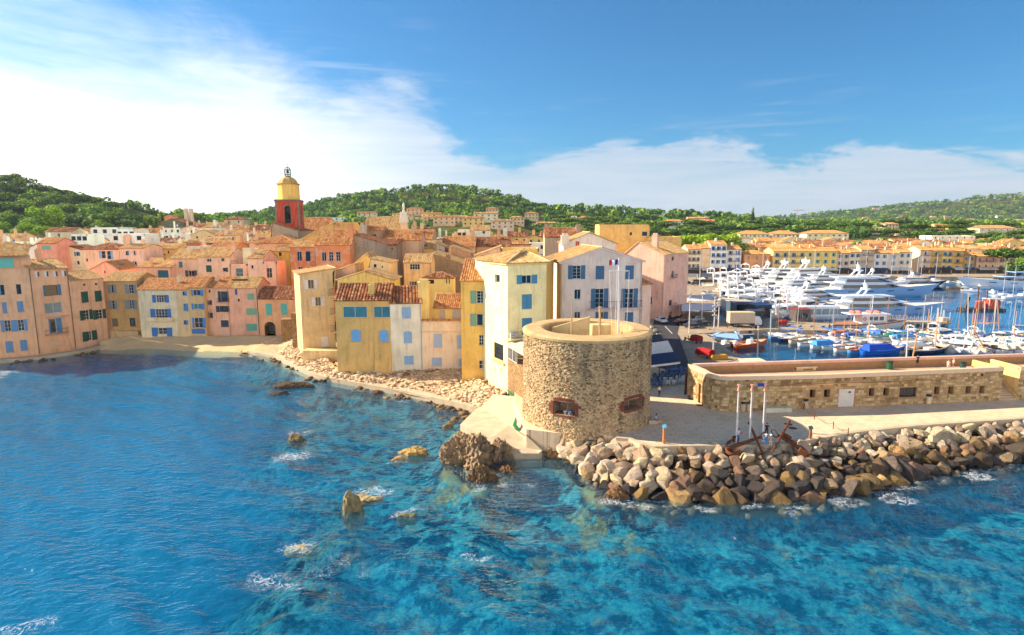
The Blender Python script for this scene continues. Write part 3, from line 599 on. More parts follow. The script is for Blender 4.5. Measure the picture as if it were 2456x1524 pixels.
def crag(name, label, px, py, w_, d_, h_, seed, col, sub=5, zoff=-0.4, parent=None, sharp=1.0, rz=0.0):
 q = G(px, py, 0); bm = bmesh.new(); bmesh.ops.create_icosphere(bm, subdivisions=sub, radius=1); off = Vector((seed*5.7, seed*2.1, seed))
 for v in bm.verts:
  c = v.co.copy(); n_ = Vector((c.x*1.1, c.y*1.1, c.z*0.7))
  r = 1+0.45*mnoise.noise(n_*1.1+off)
  rg = 1-abs(mnoise.noise(Vector((c.x*3.4, c.y*3.4, c.z*1.3))+off)); r2 = 1-abs(mnoise.noise(Vector((c.x*8, c.y*8, c.z*3.5))+off))
  r += sharp*(0.30*(rg-.75)+0.20*(r2-.75)+0.09*mnoise.noise(c*15+off))
  v.co = Vector((c.x*w_*r, c.y*d_*r, c.z*h_*r))
 me = bpy.data.meshes.new(name); bm.to_mesh(me); bm.free(); me.materials.append(MAT['crag']); o = bpy.data.objects.new(name, me); COL.objects.link(o)
 if parent: o.parent = parent; o.location = q+Vector((0, 0, zoff))-ROOT[parent.name]
 else: o.location = q+Vector((0, 0, zoff)); tag(o, label, 'rock')
 o.rotation_euler.z = rz; o.color = col; return o
brown = C(168, 140, 106)
out = thing('rock_outcrop', 'large craggy brown rock outcrop rising from the water beside the concrete slipway', 'rock', G(1150, 1110, 0))
crag('rock_mass', None, 1128, 1098, 3.0, 3.4, 3.4, 3, brown, 6, -.8, out, 1.15); crag('rock_mass', None, 1198, 1092, 1.7, 2.2, 2.5, 5, brown, 5, -.7, out, 1.2)
crag('rock_mass', None, 1155, 1148, 1.5, 1.2, 1.6, 8, C(120, 92, 60), 5, -.6, out, 1.2); crag('rock_mass', None, 1212, 1128, 1.1, 1.1, .9, 9, C(130, 92, 54), 4, -.4, out, 1.2)
base = thing('bedrock', 'rough brown bedrock at the foot of the round tower beside the slipway', 'rock', G(1320, 1080, 0))
crag('rock_mass', None, 1322, 1072, 2.4, 2.6, 2.6, 15, C(176, 136, 92), 5, .1, base, 1.1); crag('rock_mass', None, 1350, 1092, 1.6, 1.6, 1.5, 16, C(150, 112, 70), 5, 0, base, 1.1); crag('rock_mass', None, 1300, 1058, 1.8, 1.8, 2.6, 17, C(190, 150, 104), 5, .2, base, 1.0)
crag('rock_mass', None, 1480, 1190, 1.3, 1.0, 1.0, 19, C(130, 92, 54), 4, -.2, base, 1.1)
for nm, lb, a, b, w_, d_, h_, sd_, cl, zo in [
 ('sea_rock', 'pointed pale green-grey rock standing in the shallows amid foam', 845, 1222, 1.0, .9, 1.7, 21, C(170, 150, 104), -.2),
 ('sea_rock', 'flat cream rock awash just behind the pointed rock', 885, 1200, 1.5, .7, .55, 22, C(206, 182, 130), -.1),
 ('sea_rock', 'long golden rock slab in the shallows left of the craggy outcrop', 993, 1088, 1.5, .8, 1.0, 23, C(204, 164, 92), -.2),
 ('sea_rock', 'small golden rock awash in front of the golden slab', 955, 1105, .8, .6, .5, 24, C(190, 150, 86), -.15),
 ('sea_rock', 'dark rock ringed with foam out in the bay', 712, 1055, 1.0, .9, .9, 25, C(140, 120, 80), -.25),
 ('sea_rock', 'long dark jagged reef beyond the bay rocks near the sea wall', 705, 930, 3.2, 1.0, 1.2, 26, C(92, 70, 52), -.3),
 ('sea_rock', 'low end of the jagged reef pointing into open water', 665, 947, 1.8, .7, .7, 27, C(84, 64, 48), -.25),
 ('sea_rock', 'low mossy rock awash nearest the camera', 975, 1240, 1.0, .6, .5, 28, C(150, 140, 86), -.2),
 ('sea_rock', 'pale submerged rock breaking the waves in the lower middle of the bay', 722, 1318, 1.2, .7, .45, 29, C(196, 176, 130), -.25),
 ('sea_rock', 'small brown rock close to the sea wall', 905, 943, 1.0, .6, .7, 30, C(104, 70, 46), -.2),
 ('sea_rock', 'tiny rock off the corner of the slipway', 1075, 1022, .7, .5, .5, 31, C(170, 130, 80), -.15)]:
 crag(nm, lb, a, b, w_, d_, h_, sd_, cl, 4, zo)
bank = thing('rock_bank', 'rough tan bedrock under the yellow corner house', 'rock', G(1165, 925, 2))
crag('rock_mass', None, 1150, 918, 2.2, 1.6, 1.8, 33, C(200, 164, 112), 5, 1.2, bank, 1.0); crag('rock_mass', None, 1195, 940, 2.4, 1.4, 1.4, 34, C(210, 176, 124), 5, 1.2, bank, 1.0)
ob2 = thing('rock_bank', 'mound of brown bedrock below the beige house terrace', 'rock', G(790, 872, 2)); crag('rock_mass', None, 785, 868, 2.6, 1.6, 1.6, 36, C(190, 150, 90), 5, 1.3, ob2, 1.1); crag('rock_mass', None, 765, 862, 1.6, 1.2, 1.0, 37, C(176, 136, 80), 4, 1.4, ob2, 1.1)
ap = [(1148, 975, 1.0), (1186, 946, 2.0), (1265, 955, 3.0), (1275, 1000, 2.9), (1262, 1045, 2.4), (1300, 1080, 1.0), (1292, 1088, .75), (1232, 1088, .75), (1180, 1050, 1.3), (1104, 1018, 1.0)]
P = [G(*q) for q in ap]; c = sum(P, Vector())/len(P); m = MB()
for i in range(len(P)):
 a, b = P[i], P[(i+1) % len(P)]; m.poly(c, b, a); m.poly(a, b, Vector((b.x, b.y, -2)), Vector((a.x, a.y, -2)))
tag(m.build('slipway', 'concrete'), kind='structure')
pl = [(1330, 1038), (1470, 1046), (1515, 1051), (1540, 1064), (1570, 1070), (1700, 1068), (1880, 1064), (2050, 1036), (2200, 1020), (2456, 1003), (2760, 985), (2760, 925), (1680, 905), (1560, 878), (1330, 880), (1240, 905), (1232, 960), (1262, 1030)]
m = MB(); m.prism([tuple(G(a, b, 3).xy) for a, b in pl], -3, 3); tag(m.build('promenade', 'paving'), kind='structure')
kb = [(1478, 1048, 3.22), (1510, 1051, 3.22), (1538, 1063, 3.22), (1570, 1069, 3.22), (1700, 1067, 3.22), (1880, 1063, 3.22), (2050, 1035, 3.22), (2200, 1019, 3.22), (2456, 1002, 3.22), (2760, 984, 3.22)]
o = strip('kerb', kb, 0.55, 1.2, 'concrete'); tag(o, kind='structure')
qp = [(1674, 800, 1.6), (1768, 862, 1.6), (1700, 880, 1.6), (1500, 890, 1.6), (1500, 655, 1.6), (1790, 662, 1.6), (1742, 690, 1.6), (1716, 725, 1.6), (1712, 768, 1.6), (1990, 770, 1.6), (1985, 793, 1.6), (1840, 790, 1.6)]
m = MB(); m.prism([tuple(G(*q).xy) for q in qp], -4, 1.6); tag(m.build('quay', 'quay_stone'), kind='structure')
m = MB(); r0, r1, r2, r3 = [G(*q) for q in ((1552, 905, 3.01), (1655, 880, 3.01), (1625, 800, 1.62), (1560, 800, 1.62))]
m.poly(r0, r1, r2, r3); r4, r5 = G(1640, 742, 1.62), G(1572, 757, 1.62); m.poly(r3, r2, r4, r5)
tag(m.build('road', 'asphalt'), kind='structure')
m = MB(); m.prism([tuple(G(a, b, 1.5).xy) for a, b in ((1480, 930), (1705, 930), (1790, 868), (1690, 800), (1500, 800))], -4, 1.5); tag(m.build('quay_ground', 'quay_stone'), kind='structure')
m = MB(); q = G(1600, 770, 1.63)
for a, b, c_, d_ in [((1594, 783, 1.63), (1596, 783, 1.63), (1628, 815, 1.63), (1625, 815, 1.63)), ((1583, 805, 1.63), (1585, 805, 1.63), (1593, 818, 1.63), (1591, 818, 1.63))]: m.poly(G(*a), G(*b), G(*c_), G(*d_))
tag(m.build('road_marking', 'paint', color=C(220, 214, 204)), kind='structure')
m = MB(); m.prism([tuple(G(a, b, 1.5).xy) for a, b in ((1640, 663), (3400, 667), (3400, 640), (1640, 640))], -4, 1.55); tag(m.build('far_quay', 'quay_stone'), kind='structure')
# ================================================================== HOUSES
def tiles(polys, mat, parent, colw=0.26, rowl=0.42, separate=False, seed=1, lift=0.0, name='tiles'):
 """barrel tiles laid on each convex roof slope (first edge = eave, left to right seen from outside)"""
 rs = random.Random(seed); big = MB(); n_sep = 0
 for poly in polys:
  P = [Vector(q) for q in poly]; o = P[0]; ax = (P[1]-P[0]).normalized(); nr = None
  for k in range(2, len(P)):
   nr = ax.cross(P[k]-P[0])
   if nr.length > 1e-4: nr.normalize(); break
  if nr.z < 0: nr = -nr
  ay = nr.cross(ax)
  if ay.dot(P[-1]-P[0]) < 0 and ay.dot(P[2]-P[0]) < 0: ay = -ay
  uv = [((q-o).dot(ax), (q-o).dot(ay)) for q in P]
  u0 = min(u for u, _ in uv); u1 = max(u for u, _ in uv); nc = max(2, int((u1-u0)/colw)); w_ = (u1-u0)/nc
  for c in range(nc):
   u = u0+(c+.5)*w_; vs = []
   for i in range(len(uv)):
    (ua, va), (ub, vb) = uv[i], uv[(i+1) % len(uv)]
    if (ua <= u < ub) or (ub <= u < ua): vs.append(va+(vb-va)*(u-ua)/(ub-ua))
   if len(vs) < 2: continue
   v0, v1 = min(vs)-.06, max(vs)
   if v1-v0 < .12: continue
   m = MB() if separate else big; v = v0; ct = rs.random()
   while v < v1-.05:
    e = min(v+rowl*1.1, v1); up = .045*rowl/.42+rs.uniform(0, .015); jit = rs.uniform(-.012, .012); h = w_*.34
    def pt(du, vv, hh): return o+ax*(u+du*w_+jit)+ay*vv+nr*(hh+lift)
    big_t = min(1, max(0, .55*rs.random()+.3*ct+.15*rs.random()))
    if big_t == .5: big_t = .51
    m.add([pt(-.5, v, up-.02), pt(-.24, v, up+h), pt(.24, v, up+h), pt(.5, v, up-.02), pt(-.44, e, -.02), pt(-.2, e, h*.9), pt(.2, e, h*.9), pt(.44, e, -.02)], [(0, 1, 5, 4), (1, 2, 6, 5), (2, 3, 7, 6), (0, 3, 2, 1)], big_t)
    v += rowl
   if separate: m.build('tile_row', mat, parent)
 if not separate and big.v:
  o_ = big.build(name, mat, parent); o_['kind'] = 'stuff'
class Face:
 """a vertical wall between ground points a (left) and b (right) seen from outside"""
 def __init__(s, a, b): s.a = Vector((a[0], a[1], 0)); s.b = Vector((b[0], b[1], 0)); s.u = (s.b-s.a); s.L = s.u.length; s.u.normalize(); s.n = Vector((s.u.y, -s.u.x, 0))
 def at(s, u, z, out=0.0): return s.a+s.u*u+Vector((0, 0, z))+s.n*out
 def hit(s, px, py):
  q = onplane(px, py, s.a, s.n); return (q-s.a).dot(s.u), q.z
 def rect(s, x0, y0, x1, y1, cv):
  xm, ym = (x0+x1)/2, (y0+y1)/2
  return s.hit(*cv(x0, ym))[0], s.hit(*cv(x1, ym))[0], s.hit(*cv(xm, y1))[1], s.hit(*cv(xm, y0))[1]
def shutter(f, parent, u0, u1, z0, z1, col, out=0.04, arch=False, tilt=0.0):
 m = MB(); w_ = u1-u0; t_ = .04
 if arch:
  n = 6; pts = [(u0, z0), (u1, z0)]
  ca = arch
  def top(u): c0, c1 = ca; k = (u-(c0+c1)/2)/((c1-c0)/2); return z1-.28*(c1-c0)*(1-math.sqrt(max(0, 1-k*k*.8)))
  pts += [(u1+(u0-u1)*i/n, top(u1+(u0-u1)*i/n)) for i in range(n+1)]
  P0 = [f.at(a, b, out) for a, b in pts]; P1 = [f.at(a, b, out+t_) for a, b in pts]; k = len(pts)
  m.add(P0+P1, [tuple(range(k, 2*k))]+[(i, (i+1) % k, k+(i+1) % k, k+i) for i in range(k)])
 else: m.obox(f.at(u0, z0, out), f.u*w_, f.n*t_, Vector((0, 0, z1-z0)))
 r = min(.06, w_*.16); h = z1-z0
 zt = z1 if not arch else z1-.1*h
 for a, b, c_, d_ in [(u0, u0+r, z0, zt-.03), (u1-r, u1, z0, zt-.03), (u0+r, u1-r, z0, z0+r*1.3), (u0+r, u1-r, z0+h*.47, z0+h*.47+r*1.2), (u0+r, u1-r, zt-.03-r*1.3, zt-.03)]:
  m.obox(f.at(a, c_, out+t_-.004), f.u*(b-a), f.n*.025, Vector((0, 0, d_-c_)))
 if h > 1.0 and not arch:
  k = 7
  for i in range(k):
   zz = z0+h*(.07+.88*i/k); m.obox(f.at(u0+r, zz, out+t_-.004), f.u*(w_-2*r), f.n*.014, Vector((0, 0, h*.06)))
 return m.build('shutter', 'paint', parent, color=col)
def window(f, parent, u0, u1, z0, z1, fcol, nx=2, ny=3, depth=.24, pane='pane', sill=None, lvl=2, bars=False):
 m = MB(); fr = min(.07, (u1-u0)*.09); th = .05; d = -depth+.03
 for a, b, c_, e in [(u0, u0+fr, z0, z1), (u1-fr, u1, z0, z1), (u0+fr, u1-fr, z0, z0+fr), (u0+fr, u1-fr, z1-fr, z1)]: m.obox(f.at(a, c_, d), f.u*(b-a), f.n*th, Vector((0, 0, e-c_)))
 mu = fr*.8
 for i in range(1, nx): uu = u0+(u1-u0)*i/nx; m.obox(f.at(uu-mu/2, z0+fr, d), f.u*mu, f.n*th, Vector((0, 0, z1-z0-2*fr)))
 for j in range(1, ny): zz = z0+(z1-z0)*j/ny; m.obox(f.at(u0+fr, zz-mu*.35, d+.004), f.u*(u1-u0-2*fr), f.n*(th-.008), Vector((0, 0, mu*.7)))
 wn = m.build('window', 'paint', parent, color=fcol)
 m = MB(); m.poly(f.at(u0, z0, d+.012), f.at(u1, z0, d+.012), f.at(u1, z1, d+.012), f.at(u0, z1, d+.012)); m.build('pane', pane, wn)
 if sill: m = MB(); m.obox(f.at(u0-.08, z0-.09, -.05), f.u*(u1-u0+.16), f.n*.16, Vector((0, 0, .085))); m.build('sill', 'plaster_trim', wn, color=sill)
 return wn
def wall_cells(m, f, z0, z1, holes, depth=.24, L=None):
 L = L or f.L; us = sorted({0.0, L, *[max(0, min(L, h[0])) for h in holes], *[max(0, min(L, h[1])) for h in holes]}); zs = sorted({z0, z1, *[max(z0, min(z1, h[2])) for h in holes], *[max(z0, min(z1, h[3])) for h in holes]})
 for i in range(len(us)-1):
  for j in range(len(zs)-1):
   um, zm = (us[i]+us[i+1])/2, (zs[j]+zs[j+1])/2
   if us[i+1]-us[i] < 1e-4 or zs[j+1]-zs[j] < 1e-4: continue
   if any(h[0] < um < h[1] and h[2] < zm < h[3] for h in holes): continue
   m.poly(f.at(us[i], zs[j]), f.at(us[i+1], zs[j]), f.at(us[i+1], zs[j+1]), f.at(us[i], zs[j+1]))
 for (a, b, c_, d_) in holes:
  q = [(a, c_), (b, c_), (b, d_), (a, d_)]
  for k in range(4):
   (ua, za), (ub, zb) = q[k], q[(k+1) % 4]; m.poly(f.at(ua, za), f.at(ua, za, -depth), f.at(ub, zb, -depth), f.at(ub, zb))
def resolve(spec, top):
 if len(spec) == 2: return A(spec[0], top, spec[1]).xy
 return G(*spec).xy
WHITE = C(236, 232, 226); DARKF = C(40, 44, 50)
def dress(f, parent, wins, cv, holes, scol, trim):
 """windows are measured rectangles on the photograph, placed on this wall; fills the list of wall openings"""
 for wd in wins:
  k, x0, y0, x1, y1 = wd[:5]; op = wd[5] if len(wd) > 5 else {}
  u0, u1, z0, z1 = (x0, x1, y0, y1) if op.get('uz') else f.rect(x0, y0, x1, y1, cv); col = op.get('col', scol)
  if u0 > u1: u0, u1 = u1, u0
  u0 = max(.03, u0); u1 = min(f.L-.03, u1)
  if u1-u0 < .12: continue
  if k == 'c':      # closed shutters, proud of the wall
   um = (u0+u1)/2; ar = (u0, u1) if op.get('arch') else False
   if op.get('one'): shutter(f, parent, u0, u1, z0, z1, col, .01)
   else: shutter(f, parent, u0, um-.012, z0, z1, col, .01, ar); shutter(f, parent, um+.012, u1, z0, z1, col, .01, ar)
   m = MB(); m.obox(f.at(u0-.12, z0-.10, -.02), f.u*(u1-u0+.24), f.n*.13, Vector((0, 0, .08))); m.build('sill', 'plaster_trim', parent, color=trim)
  elif k == 'p':      # flat board or panel
   m = MB(); m.obox(f.at(u0, z0, -.02), f.u*(u1-u0), f.n*.07, Vector((0, 0, z1-z0)))
   for q in range(1, 4): m.obox(f.at(u0+(u1-u0)*q/4-.015, z0, .045), f.u*.03, f.n*.015, Vector((0, 0, z1-z0)))
   m.build('panel', 'paint', parent, color=col)
  elif k == 'a':      # dark archway or doorway
   n = 7; hz = (u1-u0)*op.get('rise', .4); holes.append((u0, u1, z0, z1)); dp = op.get('deep', 2.5)
   m = MB()
   for i in range(n):      # spandrels of the arch
    a0 = math.pi*i/n; a1 = math.pi*(i+1)/n; c0 = (u0+u1)/2; r_ = (u1-u0)/2
    p = [(c0-r_*math.cos(a0), z1-hz+hz*math.sin(a0)), (c0-r_*math.cos(a1), z1-hz+hz*math.sin(a1))]
    m.poly(f.at(p[0][0], p[0][1]), f.at(p[1][0], p[1][1]), f.at(p[1][0], z1), f.at(p[0][0], z1))
    m.poly(f.at(p[0][0], p[0][1]), f.at(p[0][0], p[0][1], -dp), f.at(p[1][0], p[1][1], -dp), f.at(p[1][0], p[1][1]))
   m.build('arch', 'stucco', parent, color=trim)
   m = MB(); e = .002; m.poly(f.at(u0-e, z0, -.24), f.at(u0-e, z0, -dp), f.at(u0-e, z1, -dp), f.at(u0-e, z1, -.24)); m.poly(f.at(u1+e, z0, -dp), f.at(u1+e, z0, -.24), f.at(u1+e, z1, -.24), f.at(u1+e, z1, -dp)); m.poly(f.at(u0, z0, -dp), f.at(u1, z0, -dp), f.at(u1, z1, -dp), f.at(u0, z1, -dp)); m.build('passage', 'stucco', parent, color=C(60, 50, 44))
  elif k == 'd':      # opening with a dark pane, no visible frame
   holes.append((u0, u1, z0, z1)); window(f, parent, u0, u1, z0, z1, op.get('fr', DARKF), 1, 1, pane=op.get('pane', 'pane'))
  else:      # 'w': framed window; sl / sr = share of the rectangle taken by open shutters
   sl, sr = op.get('sl', 0), op.get('sr', 0); a = u0+(u1-u0)*sl; b = u1-(u1-u0)*sr; holes.append((a, b, z0, z1))
   window(f, parent, a, b, z0, z1, op.get('fr', WHITE), op.get('nx', 2), op.get('ny', 3), pane=op.get('pane', 'pane'), sill=trim if op.get('sill', True) else None)
   if sl: shutter(f, parent, u0, a-.02, z0-.03, z1+.03, col, .012)
   if sr: shutter(f, parent, b+.02, u1, z0-.03, z1+.03, col, .012)
  if op.get('balc'):      # iron balcony in front of the opening
   du, dz = op.get('bw', .35), op.get('bh', 1.0); b0, b1 = u0-du, u1+du; zb = z0+op.get('bz', -.1); dp = op.get('bd', .9)
   bl = MB(); bl.obox(f.at(b0, zb-.14, 0.0), f.u*(b1-b0), f.n*dp, Vector((0, 0, .14))); bo = bl.build('balcony', 'plaster_trim', parent, color=op.get('bcol', trim))
   r_ = MB(); pts_ = [f.at(b0+.04, zb, .02), f.at(b0+.04, zb, dp-.04), f.at(b1-.04, zb, dp-.04), f.at(b1-.04, zb, .02)]; up = Vector((0, 0, dz))
   for q in range(3):
    p_, e_ = pts_[q], pts_[q+1]; r_.tube([p_+up, e_+up], .025, 4); r_.tube([p_+up*.12, e_+up*.12], .015, 4); nb = max(2, int((e_-p_).length/.22))
    for s_ in range(nb+1): w0 = p_.lerp(e_, s_/nb); r_.tube([w0, w0+up], .011, 3, False)
   r_.build('railing', 'paint', bo, color=C(36, 34, 36))
  if op.get('box'):      # solid parapet balcony
   b0, b1 = u0-.45, u1+.55; zb = z0-.1; m = MB(); dp = .9
   m.obox(f.at(b0, zb-.5, 0), f.u*(b1-b0), f.n*dp, Vector((0, 0, .14))); m.obox(f.at(b0, zb-.36, dp-.12), f.u*(b1-b0), f.n*.12, Vector((0, 0, .8))); m.obox(f.at(b0, zb-.36, 0.002), f.u*.12, f.n*(dp-.12), Vector((0, 0, .8))); m.obox(f.at(b1-.12, zb-.36, 0.002), f.u*.12, f.n*(dp-.12), Vector((0, 0, .8)))
   m.build('balcony', 'stucco', parent, color=op.get('bcol', trim))
def chimney_mesh(m, c, w_, d_, z0, z1, rz=0.0):
 m.cbox((c[0], c[1], z0), w_, d_, z1-z0-.25, rz); m.cbox((c[0], c[1], z1-.25), w_+.16, d_+.16, .1, rz)
 m.cbox((c[0], c[1], z1-.15), w_*.7, d_*.7, .18, rz)
 for s_ in (-1, 1): m.cbox((c[0]+s_*w_*.22*math.cos(rz), c[1]+s_*w_*.22*math.sin(rz), z1+.03), w_*.3, d_*.4, .22, rz)
def house(name, label, l, r, top, z0, depth=8.0, col=C(230, 170, 140), roof='eave', pitch=.34, wins=(), cv=Z0, tile='tile_gold', scol=C(70, 120, 180), trim=None, right=None, left=None, ridge=.5, apex=None,
          sep=False, colw=.27, rowl=.44, chim=(), over=.3, wall_mat='stucco', skew=0.0, group=None, parapet=.6, cornice=True, topz=None, sidecol=None, noroof=False, rw=(), lw=(), flatcol=None):
 trim = trim or (col[0]*.9+.08, col[1]*.9+.07, col[2]*.9+.06, 1); a = resolve(l, top); b = resolve(r, top); f = Face(a, b)
 zt = topz if topz is not None else f.hit(l[0] if len(l) == 2 else l[0]+3, top)[1]
 loc = Vector(((a.x+b.x)/2, (a.y+b.y)/2, z0)); h = thing(name, label, 'house', loc, group=group)
 bk = -f.n*depth+f.u*skew; c_, d_ = f.b+bk, f.a+bk      # back right, back left
 holes = []; dress(f, h, wins, cv, holes, scol, trim)
 m = MB(); wall_cells(m, f, z0-1.5, zt, holes)
 fr = Face(f.b, c_); fl = Face(d_, f.a); fb = Face(c_, d_)
 for face, spec in ((fr, rw), (fl, lw)):
  hs = []
  if spec: dress(face, h, spec, cv, hs, scol, trim)
  wall_cells(m, face, z0-1.5, zt, hs)
 wall_cells(m, fb, z0-1.5, zt, [])
 v = lambda p, z: Vector((p.x, p.y, z))
 fa, fbp = f.a, f.b; slopes = []
 ov = f.n*over; su = f.u*.16
 if roof in ('eave', 'mono'):
  rd = 1.0 if roof == 'mono' else ridge; zr = zt+depth*rd*pitch; ra, rb = fa+bk*rd, fbp+bk*rd
  m.poly(v(d_, zt), v(fa, zt), v(ra, zr)); m.poly(v(fbp, zt), v(c_, zt), v(rb, zr))
  dz = over*pitch; slopes.append([v(fa+ov-su, zt-dz), v(fbp+ov+su, zt-dz), v(rb+su, zr), v(ra-su, zr)])
  if roof == 'mono': m.poly(v(c_, zt), v(d_, zt), v(d_, zr), v(c_, zr))
  else: slopes.append([v(c_-ov+su, zt-dz), v(d_-ov-su, zt-dz), v(ra-su, zr), v(rb+su, zr)])
 elif roof == 'gable':      # ridge runs back from an apex over this wall
  if apex: ua, za = f.hit(*apex)
  else: ua, za = f.L/2, zt+f.L/2*pitch
  pa = f.a+f.u*ua; m.poly(v(fa, zt), v(fbp, zt), v(pa, za)); m.poly(v(c_, zt), v(d_, zt), v(pa+bk, za))
  sl = (za-zt)/max(.1, ua); sr = (za-zt)/max(.1, f.L-ua); ou = f.u*over; bo = f.n*.2
  slopes.append([v(d_-ou-bo, zt-over*sl), v(fa-ou+bo, zt-over*sl), v(pa+bo, za), v(pa+bk-bo, za)])
  slopes.append([v(fbp+ou+bo, zt-over*sr), v(c_+ou-bo, zt-over*sr), v(pa+bk-bo, za), v(pa+bo, za)])
 elif roof == 'hip':
  hw = min(f.L, depth)/2; zr = zt+hw*pitch; bn = bk.normalized(); ou = f.u*over; dz = over*pitch
  if f.L >= depth: p1, p2 = fa+f.u*hw+bk*.5, fbp-f.u*hw+bk*.5
  else: p1, p2 = fa+f.u*f.L/2+bn*hw, fa+f.u*f.L/2+bk-bn*hw
  e = [v(fa+ov-ou, zt-dz), v(fbp+ov+ou, zt-dz), v(c_-ov+ou, zt-dz), v(d_-ov-ou, zt-dz)]
  if f.L >= depth: slopes += [[e[0], e[1], v(p2, zr), v(p1, zr)], [e[1], e[2], v(p2, zr)], [e[2], e[3], v(p1, zr), v(p2, zr)], [e[3], e[0], v(p1, zr)]]
  else: slopes += [[e[0], e[1], v(p1, zr)], [e[1], e[2], v(p2, zr), v(p1, zr)], [e[2], e[3], v(p2, zr)], [e[3], e[0], v(p1, zr), v(p2, zr)]]
 elif roof == 'flat':
  m.poly(v(fa, zt-parapet), v(fbp, zt-parapet), v(c_, zt-parapet), v(d_, zt-parapet))
  for face in (f, fr, fl, fb): m.obox(face.at(0, zt-parapet+.01, -.25), face.u*face.L, face.n*.249, Vector((0, 0, parapet-.012)))
 wobj = m.build('wall', wall_mat, h, color=col)
 if slopes and not noroof:
  m = MB()
  for s_ in slopes:
   up = [Vector(q) for q in s_]; n_ = (up[1]-up[0]).cross(up[-1]-up[0]).normalized(); n_ = n_ if n_.z > 0 else -n_; dn = -n_*.1; k = len(up)
   m.add(up+[q+dn for q in up], [tuple(range(k)), tuple(range(k, 2*k))[::-1]]+[(i, k+i, k+(i+1) % k, (i+1) % k) for i in range(k)], .3)
  ro = m.build('roof', tile, h)
  vis = [s_ for s_ in slopes if True]
  tiles(vis, tile, ro, colw, rowl, sep, seed=hash(label) % 1000)
  rm = MB()      # ridge caps
  if roof in ('eave',): rm.tube([slopes[0][3]+Vector((0, 0, .05)), slopes[0][2]+Vector((0, 0, .05))], .14, 6, t=.7)
  elif roof == 'gable': rm.tube([slopes[0][2]+Vector((0, 0, .05)), slopes[0][3]+Vector((0, 0, .05))], .14, 6, t=.7)
  elif roof == 'hip':
   rm.tube([v(p1, zr+.05), v(p2, zr+.05)], .14, 6, t=.7)
   for q, w_ in ((e[0], p1), (e[3], p1), (e[1], p2 if f.L >= depth else p1), (e[2], p2)): rm.tube([q+Vector((0, 0, .06)), v(w_, zr+.05)], .12, 5, t=.75)
  if rm.v: rm.build('ridge_tiles', tile, ro)
 else: ro = wobj
 if cornice and roof in ('eave', 'mono', 'hip'):
  m = MB(); m.obox(f.at(-.05, zt-.32, .002), f.u*(f.L+.1), f.n*.13, Vector((0, 0, .15))); m.obox(f.at(-.05, zt-.17, .002), f.u*(f.L+.1), f.n*.22, Vector((0, 0, .13))); m.build('cornice', 'plaster_trim', h, color=trim)
 for cx_, cy_, w_, hh in chim:      # position as share along the wall and back, width, height above eave
  q = f.a+f.u*f.L*cx_+bk*cy_; m = MB(); chimney_mesh(m, q, w_, w_*.7, zt-.5, zt+hh, math.atan2(f.u.y, f.u.x)); m.build('chimney', 'stucco', ro, color=(col[0]*.9, col[1]*.9, col[2]*.9, 1))
 if wins and f.a.y < 200 and len(label) % 2 == 0: m = MB(); m.tube([f.at(f.L-.18, z0, .09), f.at(f.L-.18, zt-.3, .09), f.at(f.L-.5, zt-.1, .2)], .055, 5); m.build('drainpipe', 'paint', h, color=(col[0]*.55, col[1]*.55, col[2]*.55, 1))
 return h, f, zt
def pipe(h, f, u, z0, z1, col=C(110, 96, 90)):
 m = MB(); m.tube([f.at(u, z0, .1), f.at(u, z1, .1)], .06, 5); m.build('drainpipe', 'paint', h, color=col)
BLUE = C(54, 118, 190); GREY_BLUE = C(104, 150, 190); GREEN = C(22, 84, 66); PALE_BLUE = C(150, 190, 226); TEAL = C(70, 160, 168); TURQ = C(96, 186, 176); SLATE = C(44, 60, 84); LTEAL = C(62, 138, 150)
coral = C(234, 170, 130); pinkc = C(232, 170, 150)
h, f, zt = house('town_house', 'coral waterfront house at the left edge with a turquoise glazed roof terrace', (-150, 872, .4), (97, 850, .4), 650, .4, 10, coral, 'flat', cv=Z1, scol=GREY_BLUE, parapet=.9, wins=[
 ('d', 5, 585, 50, 700), ('c', -40, 585, 5, 700), ('d', 185, 578, 240, 690), ('c', 28, 780, 78, 905), ('c', 195, 768, 265, 890), ('w', 10, 985, 122, 1115, dict(sl=.36, sr=.0)), ('w', 128, 980, 310, 1108, dict(sl=.40, sr=.2)),
 ('c', 65, 1220, 150, 1350, dict(arch=1)), ('c', 230, 1205, 310, 1330, dict(arch=1))])
pipe(h, f, f.L-.12, .6, zt)
fb = Face(f.at(0, 0, -2.0).xy, f.at(f.L, 0, -2.0).xy); m = MB(); wall_cells(m, fb, zt-.9, zt+2.6, []); m.build('terrace_wall', 'stucco', h, color=coral)
m = MB(); m.obox(fb.at(5.0, zt+.1, .01), fb.u*8.2, fb.n*.05, Vector((0, 0, 1.9))); m.build('terrace_glazing', 'gloss', h, color=C(110, 206, 196))
m = MB(); q = [fb.at(-.3, zt+2.55, 2.3), fb.at(fb.L-.2, zt+2.55, 2.3), fb.at(fb.L-.2, zt+4.6, -6), fb.at(-.3, zt+4.6, -6)]; m.poly(*q); rf = m.build('roof', 'tile_gold', h); tiles([q], 'tile_gold', rf, .3, .45)
